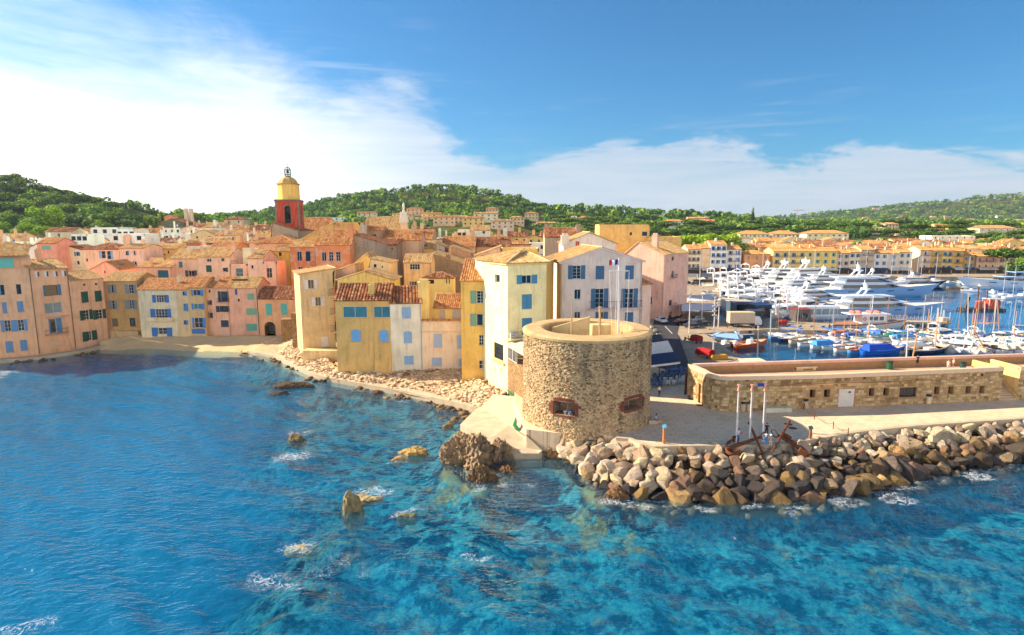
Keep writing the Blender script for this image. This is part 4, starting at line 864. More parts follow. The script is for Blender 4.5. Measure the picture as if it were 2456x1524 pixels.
h, f, zt = house('town_house', 'coral waterfront house with an arched balcony door and peeling patches', (97, 850, .4), (183, 836.5, .4), 645, .4, 10, coral, 'eave', cv=Z1, scol=C(60, 120, 160), tile='tile_gold', wins=[
 ('w', 395, 435, 450, 495, dict(sl=.5, nx=1, ny=1, col=WHITE)), ('w', 497, 430, 555, 490, dict(sl=.5, nx=1, ny=1, col=WHITE)), ('w', 600, 430, 660, 490, dict(sl=.5, nx=1, ny=1, col=WHITE)), ('w', 700, 425, 755, 488, dict(sl=.5, nx=1, ny=1, col=WHITE)),
 ('w', 490, 585, 690, 705, dict(sl=.1, sr=.18, nx=1, ny=1, fr=DARKF)), ('w', 505, 785, 705, 905, dict(nx=2, ny=1, pane='lit_pane')), ('w', 555, 965, 700, 1130, dict(sr=.42, sl=.12, nx=1, ny=1, balc=1, bw=.9, bh=1.0, col=C(80, 140, 180)))], chim=[(.5, .42, .9, 4.0)])
pipe(h, f, f.L-.1, .6, zt); m = MB(); m.obox(f.at(1.7, f.hit(*Z1(600, 945))[1], .02), f.u*4.2, f.n*.7, Vector((0, 0, .07))); m.build('awning', 'cloth', h, color=C(226, 214, 200))
for nm, rc in (('plaster_patch', (640, 560, 745, 640)), ('plaster_patch', (520, 1210, 700, 1290))):
 u0, u1, a0, a1 = f.rect(*rc, Z1); m = MB(); n_ = 14; cpt = f.at((u0+u1)/2, (a0+a1)/2, .012)
 rr = [random.uniform(.55, 1) for _ in range(n_)]; m.add([cpt]+[f.at((u0+u1)/2+(u1-u0)/2*rr[i]*math.cos(6.283*i/n_), (a0+a1)/2+(a1-a0)/2*rr[i]*math.sin(6.283*i/n_), .012) for i in range(n_)], [(0, i+1, (i+1) % n_+1) for i in range(n_)]); m.build(nm, 'plaster_trim', h, color=C(236, 196, 156))
h, f, zt = house('town_house', 'lower coral waterfront house with dark green shutters', (183, 836.5, .4), (262.5, 821.5, .4), 671, .4, 9, C(238, 176, 138), 'eave', cv=Z1, scol=GREEN, tile='tile_gold', wins=[
 ('d', 940, 572, 970, 592), ('d', 1075, 565, 1105, 585), ('c', 920, 660, 998, 785), ('c', 1075, 650, 1150, 772), ('w', 905, 870, 1050, 980, dict(sl=.28, sr=.26)), ('w', 1054, 865, 1200, 970, dict(sl=.28, sr=.26)), ('w', 935, 1108, 1100, 1215, dict(sl=.36, sr=.36))], chim=[(.2, .45, .7, 3.0)])
pipe(h, f, f.L-.1, .6, zt, C(200, 170, 150))
h, f, zt = house('town_house', 'ochre tan house in the shaded corner of the cove, six shuttered windows', (258, 803, 2), (340, 802, 2), 674, 2, 9, C(196, 144, 78), 'eave', cv=Z1, scol=C(136, 146, 150), tile='tile_gold', wins=[
 ('w', 1222, 582, 1320, 675, dict(sl=.36, sr=.36, nx=1, ny=1)), ('w', 1418, 580, 1540, 683, dict(sl=.3, sr=.24, nx=2, ny=3)), ('w', 1232, 762, 1328, 860, dict(sl=.36, sr=.34, nx=1, ny=3)), ('w', 1425, 757, 1548, 858, dict(sl=.3, sr=.24, nx=2, ny=3)), ('p', 1275, 965, 1335, 1055, dict(col=C(120, 110, 84))), ('d', 1470, 960, 1535, 1055)])
m = MB(); m.obox(f.at(1.2, 1.0, .002), f.u*6.2, f.n*1.2, Vector((0, 0, 1.9))); m.build('plinth', 'stucco', h, color=C(200, 160, 116))
h, f, zt = house('town_house', 'cream house with bright blue shutters and a solid balcony on the cove', (340, 806, 2), (430, 806, 2), 694, 2, 9, C(226, 204, 176), 'eave', pitch=.45, cv=Z2, scol=BLUE, tile='tile_orange', wins=[
 ('w', 612, 722, 805, 808, dict(sl=.22, sr=.18, nx=4, ny=3)), ('w', 590, 885, 832, 995, dict(sl=.24, sr=.2, nx=4, ny=3, box=1, bcol=C(238, 204, 168))), ('w', 608, 1105, 845, 1180, dict(sl=.3, sr=.27, nx=2, ny=2)), ('c', 608, 1102, 668, 1205), ('c', 782, 1102, 845, 1205)], chim=[(.95, .3, .8, 2.6)])
h, f, zt = house('town_house', 'narrow beige house with small blue shuttered windows beside the cream house', (430, 806, 2), (457.5, 806, 2), 694, 2, 9, C(214, 180, 140), 'eave', pitch=.45, cv=Z2, scol=C(70, 140, 214), tile='tile_orange', wins=[
 ('w', 960, 680, 1015, 730, dict(sr=.5, nx=1, ny=1)), ('w', 970, 822, 1045, 910, dict(sr=.52, nx=1, ny=1, pane='lit_pane')), ('w', 975, 1017, 1030, 1068, dict(sr=.48, nx=1, ny=1))])
h, f, zt = house('town_house', 'tan house with wide blue shuttered windows and a ground floor store', (457.5, 806, 2), (496, 806, 2), 689, 2, 9, C(206, 166, 118), 'eave', pitch=.45, cv=Z2, scol=C(70, 136, 206), tile='tile_orange', wins=[
 ('w', 1068, 662, 1240, 730, dict(sl=.12, sr=.27, nx=2, ny=1)), ('w', 1072, 822, 1240, 890, dict(sl=.14, sr=.2, nx=2, ny=1, pane='lit_pane')), ('w', 1080, 987, 1250, 1105, dict(sl=.14, sr=.22, nx=2, ny=2)), ('p', 1075, 1118, 1230, 1175, dict(col=BLUE))])
h, f, zt = house('town_house', 'stained pink house with black shutters and an upper glazed balcony', (496, 803, 2), (555.5, 803, 2), 689, 2, 9, C(236, 174, 150), 'eave', pitch=.45, cv=Z2, scol=SLATE, tile='tile_orange', wins=[
 ('d', 1268, 662, 1290, 695), ('w', 1380, 680, 1530, 800, dict(sl=.26, sr=.2, nx=1, ny=1, fr=DARKF, balc=1, bw=.15, bh=.9, bd=.7)), ('w', 1242, 785, 1308, 835, dict(sl=.42, sr=.36, nx=1, ny=1)), ('w', 1358, 850, 1538, 920, dict(sl=.26, nx=3, ny=1, fr=DARKF)), ('w', 1247, 930, 1320, 990, dict(sl=.45, sr=.32, nx=1, ny=1)), ('c', 1415, 1017, 1503, 1095)], chim=[(.36, .3, .9, 2.3)])
h, f, zt = house('town_house', 'rose pink house with pale green boarded windows on the cove', (555.5, 803, 2), (623.5, 802, 2), 690, 2, 9, C(232, 164, 140), 'eave', pitch=.45, cv=Z2, scol=C(130, 176, 140), tile='tile_gold', wins=[
 ('w', 1575, 652, 1605, 718, dict(sr=.4, nx=1, ny=1, col=BLUE)), ('d', 1608, 767, 1632, 800), ('p', 1722, 703, 1798, 778), ('p', 1710, 877, 1830, 955), ('p', 1715, 1058, 1835, 1140, dict(col=C(96, 170, 146)))])
m = MB(); q = f.at(f.L*.25, zt+1.3, -3.1); m.cbox(q, f.L*.55, .8, .35, math.atan2(f.u.y, f.u.x)); m.build('roof_slot', 'paint', h, color=C(60, 40, 30)); pipe(h, f, f.L-.1, 2, zt)
h, f, zt = house('town_house', 'low orange house with turquoise shutters and a dark arched passage', (623.5, 802, 2.2), (729, 802, 2.2), 716, 2.2, 9, C(226, 158, 112), 'eave', pitch=.5, cv=Z2, scol=TURQ, tile='tile_brown', wins=[
 ('c', 1938, 822, 2010, 955), ('c', 2115, 822, 2188, 950), ('a', 1922, 1035, 2050, 1198)])
t, p, o = mk('rubble_stone'); v = pos(t); vo = t.new('ShaderNodeTexVoronoi'); t.put(vo.inputs['Vector'], v); vo.inputs['Scale'].default_value = 3.2; n = t.noise(v, 0.5, 5, .65)
c = t.mix(vo.outputs['Color'], C(150, 112, 70), C(206, 168, 112)); c = t.mix(1, c, t.ramp(n, [(.3, .75), (.7, 1.15)]), blend='MULTIPLY'); c = t.mix(t.maprange(vo.outputs['Distance'], .25, .5, 0, .6), c, C(110, 84, 56))
t.put(p.inputs['Base Color'], c); p.inputs['Roughness'].default_value = .95; bump(t, p, vo.outputs['Distance'], -.9, .12)
def stone_block(name, label, l, r, top, z0, depth, cat='wall', mat='rubble_stone', mono=None):
 a, b = resolve(l, top), resolve(r, top); f = Face(a, b); zt = f.hit(l[0], top)[1]; m = MB(); bk = -f.n*depth
 m.prism([tuple(q.xy) for q in (f.a, f.b, f.b+bk, f.a+bk)], z0-1, zt)
 o = m.build(name, mat); tag(o, label, cat); return f, zt
stone_block('stone_wall', 'short rubble stone wall beside the arched passage', (676, 813, 2.2), (702, 812, 2.2), 767, 2.2, 3)
stone_block('stone_pier', 'tall rubble stone pier leaning against the beige house', (702, 827, 2.2), (728, 827, 2.2), 752, 2.2, 4)
h, f, zt = house('town_house', 'tall beige house with white shutters and sloping roof edge at the end of the cove', (728, 849, 2), (806, 842, 2), 657, 2, 9, C(222, 182, 134), 'gable', cv=Z3, apex=Z3(812, 492), scol=C(232, 226, 220), tile='tile_gold', wins=[
 ('w', 520, 604, 635, 688, dict(sl=.28, sr=.22, nx=2, ny=1)), ('w', 588, 767, 708, 853, dict(sl=.28, sr=.27, nx=2, ny=1)), ('p', 682, 1145, 745, 1238, dict(col=C(238, 230, 222)))])
for y_ in (765, 945, 1108):
 u1, zz = f.hit(*Z3(778, y_)); m = MB(); m.obox(f.at(f.L-1.0, zz, 0.01), f.u*1.6, f.n*1.1, Vector((0, 0, .35))); bo = m.build('balcony', 'plaster_trim', h, color=C(240, 204, 140))
 m = MB(); a_, b_ = f.at(f.L-.95, zz+.35, 1.05), f.at(f.L+.55, zz+.35, 1.05); up = Vector((0, 0, 1.3)); m.tube([a_+up, b_+up], .03, 4)
 for i in range(9): q = a_.lerp(b_, i/8); m.tube([q, q+up], .015, 3, False)
 m.build('railing', 'paint', bo, color=C(70, 60, 56))
m = MB(); q = G(775, 855, 2.0); m.cbox((q.x, q.y+.8, 1.0), 7.5, 2.6, 2.2, 0); tag(m.build('terrace', 'stucco', color=C(226, 186, 136)), 'small beige terrace in front of the beige house door', 'terrace')
ochre = C(212, 166, 92)
h, f, zt = house('town_house', 'ochre waterfront house with arched pale blue shutters and a chimney', (811, 892, 1.6), (940.5, 891, 1.6), 719, 1.6, 7, ochre, 'eave', pitch=.62, ridge=.55, cv=Z3, scol=C(118, 176, 228), tile='tile_brown', sep=True, colw=.52, rowl=.5, wins=[
 ('w', 885, 858, 1115, 965, dict(nx=2, ny=1, pane='lit_pane')), ('w', 1178, 858, 1338, 965, dict(nx=2, ny=1, pane='lit_pane')), ('c', 963, 1078, 1055, 1190, dict(arch=1)), ('c', 1232, 1082, 1322, 1195, dict(arch=1))])
m = MB(); u = f.hit(*Z3(1188, 1200))[0]      # battered buttress on the lower right of the wall
zb = f.hit(*Z3(1188, 1215))[1]
m.add([f.at(u, .2, .0), f.at(u, .2, .9), f.at(u, zb, .02), f.at(u, zb, 0), f.at(f.L-.02, .2, 0), f.at(f.L-.02, .2, .9), f.at(f.L-.02, zb, .02), f.at(f.L-.02, zb, 0)], [(1, 5, 6, 2), (0, 1, 2, 3), (5, 4, 7, 6)]); m.build('buttress', 'stucco', h, color=ochre)
q = f.at(f.hit(*Z3(1148, 790))[0], 0, -1.3); m = MB(); chimney_mesh(m, q, .95, .8, zt, zt+2.6); m.build('chimney', 'stucco', h, color=C(228, 190, 110))
h, f, zt2 = house('town_house', 'white waterfront house with pale blue closed shutters and brown tiled roof', (940.5, 891, 1.6), (1014.7, 888, 1.6), 726, 1.6, 7, C(226, 216, 212), 'eave', pitch=.62, ridge=.55, cv=Z3, scol=C(140, 182, 226), tile='tile_brown', sep=True, colw=.52, rowl=.5, wins=[
 ('c', 1450, 865, 1533, 970), ('c', 1465, 1092, 1545, 1205, dict(arch=1)), ('c', 1470, 1328, 1558, 1410)])
q = f.at(f.L-.2, 0, -1.5); m = MB(); m.box(q.x-.2, q.y-.8, zt2-4, q.x+1.6, q.y+.6, zt2+3.2); m.box(q.x-.35, q.y-.95, zt2+3.2, q.x+1.75, q.y+.75, zt2+3.4); m.box(q.x, q.y-.6, zt2+3.4, q.x+1.4, q.y+.4, zt2+3.9); m.build('chimney', 'stucco', h, color=C(236, 200, 120))
h, f, zt3 = house('town_house', 'pale pink terrace house with grey-blue shutters beside the white house', (1014.7, 888, 1.6), (1112, 887, 1.6), 770, 1.6, 3.4, C(240, 206, 184), 'flat', cv=Z3, scol=C(172, 192, 218), parapet=.5, wins=[
 ('c', 1752, 1120, 1832, 1247), ('c', 1973, 1130, 2030, 1255), ('c', 1735, 1345, 1828, 1425), ('c', 1988, 1357, 2030, 1427)])
m = MB(); m.obox(f.at(0, zt3-2.0, .003), f.u*f.L, f.n*.18, Vector((0, 0, .14))); m.build('cornice', 'plaster_trim', h, color=C(240, 206, 170))
tiles([[f.at(-.1, zt3, .35), f.at(f.L, zt3, .35), f.at(f.L, zt3+.28, -.1), f.at(-.1, zt3+.28, -.1)]], 'tile_orange', h, .3, .45, name='coping_tiles')
h, f, zt4 = house('town_house', 'low yellow house with arched grey door set back on the roof terrace', (1040, 106.5), (1112, 106.5), 738, 8, 5, C(240, 196, 106), 'mono', pitch=.4, cv=Z3, scol=C(206, 188, 170), tile='tile_orange', colw=.34, wins=[('c', 1805, 880, 1860, 985, dict(arch=1)), ('c', 1930, 885, 2018, 990)])
h, f, zt5 = house('town_house', 'tall narrow ochre house with gridded windows and sage shutters', (1108, 911, 1.8), (1178, 912, 1.8), 672, 1.8, 7, C(226, 172, 74), 'mono', pitch=.45, cv=Z4, scol=C(120, 160, 140), tile='tile_orange', colw=.36, sep=True, wins=[
 ('w', 442, 612, 592, 715, dict(sl=.33, nx=3, ny=4)), ('w', 442, 802, 592, 900, dict(sl=.33, nx=2, ny=1)), ('w', 510, 975, 592, 1062, dict(nx=4, ny=3)), ('w', 510, 1185, 592, 1255, dict(nx=3, ny=2))])
cream = C(238, 222, 174)
aL = G(1175, 919, 2).xy; aC = G(1218, 942, 2).xy; f1 = Face(aL, aC); bR = A(1311, 632, 90.2).xy
f2 = Face(aC, bR); zt = f1.hit(1218, 632)[1]
h = thing('town_house', 'pale yellow corner house with blue shutters, hipped tile roof and two lit faces', 'house', (aC.x, aC.y, 2)); holes = []
dress(f1, h, [('w', 632, 478, 708, 545, dict(sl=.2, sr=.3, nx=1, ny=1, col=C(226, 222, 190))), ('c', 645, 630, 690, 745, dict(col=C(240, 238, 230))), ('c', 648, 822, 692, 940, dict(col=C(240, 238, 230))), ('w', 635, 1045, 712, 1178, dict(nx=4, ny=4, fr=C(60, 50, 44))), ('d', 640, 1235, 648, 1275), ('d', 686, 1245, 694, 1283)], Z4, holes, LTEAL, cream)
m = MB(); wall_cells(m, f1, .5, zt, holes); holes = []
dress(f2, h, [('w', 822, 482, 990, 552, dict(sl=.26, sr=.28, nx=2, ny=1)), ('c', 865, 640, 945, 760), ('c', 865, 835, 945, 968)], Z4, holes, C(64, 138, 178), cream)
wall_cells(m, f2, .5, zt, holes); bk1 = -f2.n*9; c1 = Vector((bR.x, bR.y, 0))+bk1; d1 = Vector((aL.x, aL.y, 0))+bk1*.75; f3 = Face(bR, c1.xy)
wall_cells(m, f3, .5, zt, []); wall_cells(m, Face(c1.xy, d1.xy), .5, zt, []); wall_cells(m, Face(d1.xy, aL), .5, zt, [])
m.build('wall', 'stucco', h, color=cream)
m = MB(); zb = f1.hit(*Z4(680, 1205))[1]; m.obox(f1.at(f1.hit(*Z4(630, 1195))[0], zb, .003), f1.u*(f1.hit(*Z4(725, 1195))[0]-f1.hit(*Z4(630, 1195))[0]), f1.n*.25, Vector((0, 0, .3))); m.build('sill', 'plaster_trim', h, color=C(236, 196, 110))
ap = A(1247, 606, 93.5); v3 = lambda q, z, n: Vector((q[0], q[1], z))+n
e0, e1, e2, e3, e4 = v3(aL, zt, (f1.n)*.4), v3(aC, zt, (f1.n+f2.n).normalized()*.45), v3(bR, zt, f2.n*.4+f2.u*.35), v3(c1, zt, f2.u*.3), v3(d1, zt, f1.n*.4)
ap2 = Vector((ap.x+1.0, ap.y+3.0, ap.z))
sl = [[e0, e1, ap], [e1, e2, ap2, ap], [e2, e3, ap2], [e3, e4, ap2], [e4, e0, ap, ap2]]
m = MB()
for s_ in sl: m.poly(*s_, t=.3)
rf = m.build('roof', 'tile_gold', h); tiles(sl[:3], 'tile_gold', rf, .42, .5, True); tiles([sl[4]], 'tile_gold', rf, .42, .5)
m = MB()
for a_, b_ in ((e1, ap), (e2, ap2), (ap, ap2), (e0, ap)): m.tube([a_+Vector((0, 0, .1)), b_+Vector((0, 0, .1))], .16, 6, t=.8)
m.build('ridge_tiles', 'tile_gold', rf)
m = MB(); m.obox(f2.at(-.02, zt-.3, .003), f2.u*(f2.L+.1), f2.n*.25, Vector((0, 0, .25))); m.obox(f1.at(0, zt-.3, .003), f1.u*(f1.L), f1.n*.25, Vector((0, 0, .25))); m.build('cornice', 'plaster_trim', h, color=C(236, 206, 140))
u0, zz = f2.hit(*Z4(752, 1000)); u1 = f2.hit(*Z4(870, 1000))[0]
m = MB(); m.obox(f2.at(u0, zz-.25, .003), f2.u*(u1-u0), f2.n*1.0, Vector((0, 0, .25))); bo = m.build('balcony', 'plaster_trim', h, color=cream)
m = MB(); up = Vector((0, 0, 1.0)); m.tube([f2.at(u0, zz+1, .95), f2.at(u1, zz+1, .95)], .025, 4)
for i in range(16): q = f2.at(u0+(u1-u0)*i/15, zz, .95); m.tube([q, q+up], .012, 3, False)
m.build('railing', 'paint', bo, color=C(50, 50, 54))
m = MB(); m.obox(f2.at(u0+.15, zz+.1, .25), f2.u*1.0, f2.n*.4, Vector((0, 0, .75))); m.lathe(f2.at(u0+.5, zz+.47, .66), [(.0, 0), (.25, 0)], 10); m.build('air_conditioner', 'paint', h, color=C(206, 206, 206))
side = Face(f3.at(0, 0).xy, f3.at(f3.L, 0).xy)
pipe(h, f3, .25, 3, zt, C(214, 160, 60))
fa_ = Face(G(1218, 944, 2).xy, G(1262, 962, 3).xy); zs = fa_.hit(*Z4(800, 1195))[1]; fa_.L += 3
an = thing('annex', 'stone annex with a white glazed veranda squeezed between corner house and round tower', 'annex', (fa_.a.x, fa_.a.y, 2))
m = MB(); m.prism([tuple(q.xy) for q in (fa_.at(0, 0), fa_.at(fa_.L, 0), fa_.at(fa_.L, 0, -5), fa_.at(0, 0, -5))], 0, zs); m.build('wall', 'rubble_stone', an)
window(fa_, an, .4, 2.2, zs+.02, zs+2.0, WHITE, 3, 1, depth=-.02); window(fa_, an, 2.35, 4.2, zs+.02, zs+2.0, WHITE, 3, 1, depth=-.02)
m = MB(); q = [fa_.at(-.1, zs+2.1, .4), fa_.at(fa_.L+.1, zs+2.1, .4), fa_.at(fa_.L+.1, zs+2.7, -2.5), fa_.at(-.1, zs+2.7, -2.5)]; m.add(q+[w_-Vector((0, 0, .2)) for w_ in q], [(0, 1, 2, 3), (7, 6, 5, 4), (0, 4, 5, 1), (1, 5, 6, 2), (3, 7, 4, 0)]); m.build('roof', 'paint', an, color=C(226, 206, 180))
lav = C(228, 206, 208)
h, f, zt = house('town_house', 'white house with pediment gable, blue shutters and iron balcony behind the round tower', (1346, 101), (1541, 103.5), 627, 2, 12, lav, 'gable', cv=Z5, apex=Z5(665, 236), scol=C(62, 112, 150), tile='tile_gold', over=.5, cornice=False, wins=[
 ('d', 646, 282, 660, 300), ('w', 460, 346, 563, 427, dict(sl=.27, sr=.25, nx=2, ny=4)), ('c', 627, 348, 678, 428), ('c', 806, 346, 856, 428), ('w', 498, 490, 536, 550, dict(nx=2, ny=1)), ('w', 598, 486, 702, 602, dict(sl=.25, sr=.25, nx=2, ny=4)), ('w', 780, 486, 880, 602, dict(sl=.25, sr=.25, nx=2, ny=4)),
 ('w', 498, 626, 534, 690, dict(nx=2, ny=1)), ('w', 625, 627, 700, 702, dict(sl=.27, sr=.34, nx=1, ny=1)), ('c', 804, 629, 852, 702)])
u0, zz = f.hit(*Z5(584, 604)); u1 = f.hit(*Z5(896, 604))[0]; m = MB(); m.obox(f.at(u0, zz-.18, .003), f.u*(u1-u0), f.n*1.0, Vector((0, 0, .18))); bo = m.build('balcony', 'plaster_trim', h, color=lav)
m = MB(); m.tube([f.at(u0, zz+1.2, .03), f.at(u0, zz+1.2, .96), f.at(u1, zz+1.2, .96), f.at(u1, zz+1.2, .03)], .028, 4)
for i in range(60): q = f.at(u0+(u1-u0)*i/59, zz, .96); m.tube([q, q+Vector((0, 0, 1.2))], .011, 3, False)
m.build('railing', 'paint', bo, color=C(40, 40, 44))
m = MB(); ua, za = f.hit(*Z5(665, 236))
for (u_a, z_a, u_b, z_b) in ((-.45, zt-.1, ua, za-.02), (f.L+.45, zt-.1, ua, za-.02)):
 p0, p1 = f.at(u_a, z_a, .003), f.at(u_b, z_b, .003); dn = Vector((0, 0, -.28)); o_ = f.n*.22; m.add([p0, p1, p1+dn, p0+dn, p0+o_, p1+o_, p1+dn+o_, p0+dn+o_], [(4, 5, 6, 7), (0, 1, 5, 4), (3, 7, 6, 2), (0, 4, 7, 3)])
m.obox(f.at(-.3, zt-.45, .003), f.u*2.6, f.n*.2, Vector((0, 0, .2))); m.obox(f.at(f.L-2.6, zt-.45, .003), f.u*2.6, f.n*.2, Vector((0, 0, .2))); m.build('cornice', 'plaster_trim', h, color=C(236, 214, 206))
pipe(h, f, .15, 3, zt-.5, C(236, 210, 120))
h, f, zt = house('town_house', 'pink side wing with small tiled ledge next to the white pediment house', (1541, 103.6), (1562, 104.2), 681, 2, 9, C(232, 190, 180), 'mono', pitch=.2, tile='tile_orange', cv=Z5)
h, f, zt = house('town_house', 'tall pink and peach gabled building at the head of the quay road', (1500, 167), (1595, 160), 607, 1.6, 17, C(232, 172, 158), 'gable', cv=Z5, apex=Z5(885, 203), scol=SLATE, tile='tile_gold', over=.35, wins=[('d', 956, 535, 966, 580, dict(fr=DARKF))],
 rw=[('d', 1086, 292, 1100, 316), ('w', 1084, 378, 1100, 418, dict(nx=1, ny=1, balc=1, bw=.8, bh=.9)), ('w', 1070, 555, 1090, 590, dict(nx=1, ny=1, balc=1, bw=.9, bh=.9)), ('a', 1066, 626, 1090, 668, dict(deep=1.0))], chim=[(.62, .2, 1.6, 5.2)])
# ================================================================== OLD TOWN BEHIND THE FRONT ROW
H = lambda name, label, l, r, top, z0, **k: house(name, label, l, r, top, z0, **k)
def hz(cv, x0, x1, y, Y0, Y1=None): a = cv(x0, y); b = cv(x1, y); return (a[0], Y0), (b[0], Y1 or Y0), a[1]
pk = C(240, 190, 168); pk2 = C(236, 182, 156); yel = C(242, 190, 92)
def town(label, cv, x0, x1, y, Y0, Y1=None, z0=5, **k):
 l, r, tp = hz(cv, x0, x1, y, Y0, Y1); k.setdefault('colw', .36); k.setdefault('rowl', .6)
 return house('town_house', label, l, r, tp, z0, cv=cv, **k)
town('pink hipped-roof house with light blue shutters above the coral waterfront houses', Z1, 935, 1345, 178, 166, depth=9, col=C(238, 186, 160), roof='hip', tile='tile_brown', scol=C(130, 180, 220), wins=[('w', 1125, 200, 1195, 285, dict(sl=.3, nx=1, ny=2)), ('w', 1210, 200, 1280, 295, dict(sr=.36, nx=1, ny=2)), ('d', 975, 285, 995, 320)], chim=[(.95, .5, 1.3, 3.6)])
town('pink house with slim windows and blue doors next to the hipped-roof house', Z1, 1350, 1622, 168, 165, depth=9, col=C(242, 194, 176), pitch=.22, tile='tile_gold', scol=C(80, 140, 190), wins=[('w', 1420, 200, 1462, 250, dict(sr=.4, nx=1, ny=1)), ('w', 1512, 198, 1550, 250, dict(sr=.4, nx=1, ny=1, col=C(230, 190, 180))), ('w', 1380, 330, 1465, 440, dict(sl=.25, sr=.2, nx=1, ny=1)), ('w', 1508, 320, 1552, 430, dict(sl=.35, nx=1, ny=1))], chim=[(.1, .4, 1.2, 3.4)])
town('small salmon gable end with round vent above the tan cove house', Z1, 1028, 1345, 405, 152, depth=8, col=C(240, 178, 156), roof='gable', apex=Z1(1198, 318), tile='tile_orange', wins=[('d', 1178, 425, 1195, 452)])
town('golden house with recessed windows and tv aerials left of the skylight roof', Z1, 1625, 1990, 175, 176, depth=10, col=C(240, 184, 104), pitch=.25, tile='tile_gold', wins=[('d', 1640, 240, 1668, 300), ('w', 1742, 215, 1790, 262, dict(nx=2, ny=1)), ('d', 1855, 232, 1875, 250), ('d', 1900, 195, 1918, 230)])
town('peach garage house with a wide dark teal door above the cream cove house', Z2, 442, 832, 395, 153, depth=8, col=C(236, 176, 150), pitch=.3, tile='tile_gold', scol=C(20, 92, 116), wins=[('p', 680, 432, 800, 545)], chim=[(.25, .3, .8, 2.2)])
town('yellow roof terrace house with laundry just behind the garage house', Z2, 575, 760, 285, 166, depth=7, col=C(240, 200, 130), roof='flat', wins=[('d', 590, 305, 620, 335)])
town('pink house with skylight roof and charcoal shutters in the second row', Z2, 830, 1138, 292, 155, depth=10, col=pk2, pitch=.42, tile='tile_gold', scol=C(74, 76, 92), wins=[('w', 915, 330, 965, 405, dict(nx=1, ny=1, pane='lit_pane')), ('w', 998, 434, 1132, 505, dict(sl=.26, sr=.26, nx=2, ny=1)), ('d', 868, 400, 888, 450)], chim=[(.97, .3, .7, 3.0)])
town('pink house with small green shuttered windows in the second row', Z2, 1138, 1515, 270, 154, depth=10, col=pk, pitch=.42, tile='tile_gold', scol=C(22, 84, 66), wins=[('w', 1245, 297, 1300, 335, dict(nx=2, ny=1)), ('c', 1420, 292, 1452, 325), ('c', 1242, 374, 1305, 452), ('w', 1430, 402, 1495, 450, dict(sr=.45, nx=1, ny=1))], chim=[(.98, .25, .9, 2.8)])
h, f, zt = town('pink terrace house with a dark blue glass door, set between two tiled houses', Z2, 1515, 1722, 358, 154, depth=9, col=C(236, 180, 160), roof='flat', parapet=.5, wins=[('w', 1585, 408, 1672, 520, dict(nx=1, ny=2, pane='lit_pane'))])
m = MB(); m.obox(f.at(2.2, zt-.4, -3.2), f.u*4.0, f.n*.3, Vector((0, 0, 4.4))); m.build('terrace_wall', 'stucco', h, color=C(240, 224, 190))
m = MB(); m.tube([f.at(.1, zt+.8, -.1), f.at(2.2, zt+.8, -.1)], .03, 4)
for i in range(9): m.tube([f.at(.1+i*.26, zt, -.1), f.at(.1+i*.26, zt+.8, -.1)], .015, 3, False)
m.build('railing', 'paint', h, color=C(90, 70, 60))
town('pink house with a chimney and porthole window beside the golden alley', Z2, 1722, 1905, 290, 151, depth=9, col=C(242, 196, 178), pitch=.42, tile='tile_gold', wins=[('w', 1765, 372, 1792, 415, dict(nx=1, ny=1))], chim=[(.12, .25, .8, 3.4)])
town('flat rose pink house with roof terrace railing and tall window by the golden alley', Z2, 1905, 2066, 330, 150, depth=6, col=C(238, 182, 160), roof='flat', wins=[('w', 1945, 405, 2010, 520, dict(nx=2, ny=2))])
town('bright golden yellow house wall closing the narrow alley', Z2, 2020, 2224, 207, 166, depth=9, col=C(246, 186, 60), pitch=.3, tile='tile_gold', wins=[('d', 2090, 217, 2122, 265), ('p', 2125, 560, 2150, 640, dict(col=C(190, 120, 60)))])
h, f, zt = town('weathered orange house with peeling paint and tall dark windows', Z3, 375, 614, 287, 147, depth=10, col=C(224, 128, 78), wall_mat='peeling_stucco', pitch=.3, tile='tile_gold', wins=[('w', 445, 332, 492, 425, dict(nx=2, ny=1)), ('d', 530, 332, 575, 425), ('w', 455, 480, 502, 545, dict(nx=2, ny=1)), ('w', 540, 478, 584, 540, dict(nx=2, ny=1)), ('d', 455, 622, 495, 690)])
town('taller weathered orange house with brown tiles and gridded windows', Z3, 616, 962, 266, 146, depth=9, col=C(226, 142, 92), wall_mat='peeling_stucco', pitch=.62, ridge=.6, tile='tile_orange', wins=[('w', 683, 338, 727, 425, dict(nx=2, ny=1)), ('w', 750, 335, 793, 425, dict(nx=2, ny=3)), ('w', 818, 335, 862, 425, dict(nx=2, ny=3))], chim=[(.93, .3, 1.1, 5.0)])
town('yellow gabled house peeping over the ochre waterfront roof', Z3, 832, 1358, 602, 116, depth=8, z0=4, col=C(246, 204, 104), roof='gable', apex=Z3(1092, 522), tile='tile_gold', over=.4, wins=[('w', 990, 650, 1095, 692, dict(sl=.1, sr=.08, nx=2, ny=1))])
town('pinkish lean-to roof wall between the beige house and the yellow gable', Z3, 800, 1012, 520, 124, depth=6, z0=4, col=C(236, 180, 150), roof='gable', apex=Z3(1006, 448), tile='tile_gold')
town('cream cottage with tiny square window and crumbling roof edge', Z3, 1140, 1336, 440, 127, depth=8, z0=4, col=C(242, 206, 160), roof='gable', apex=Z3(1150, 402), tile='tile_gold', wins=[('d', 1180, 454, 1206, 485), ('d', 1255, 470, 1268, 488)])
town('golden wall with satellite dish behind the cream cottage', Z3, 1010, 1180, 440, 134, depth=7, z0=4, col=C(238, 190, 96), roof='gable', apex=Z3(1110, 352), tile='tile_gold')
town('big grey stained gable wall left of the dark alley', Z3, 962, 1310, 262, 149, depth=12, z0=6, col=C(150, 130, 118), roof='gable', apex=Z3(966, 168), tile='tile_brown')
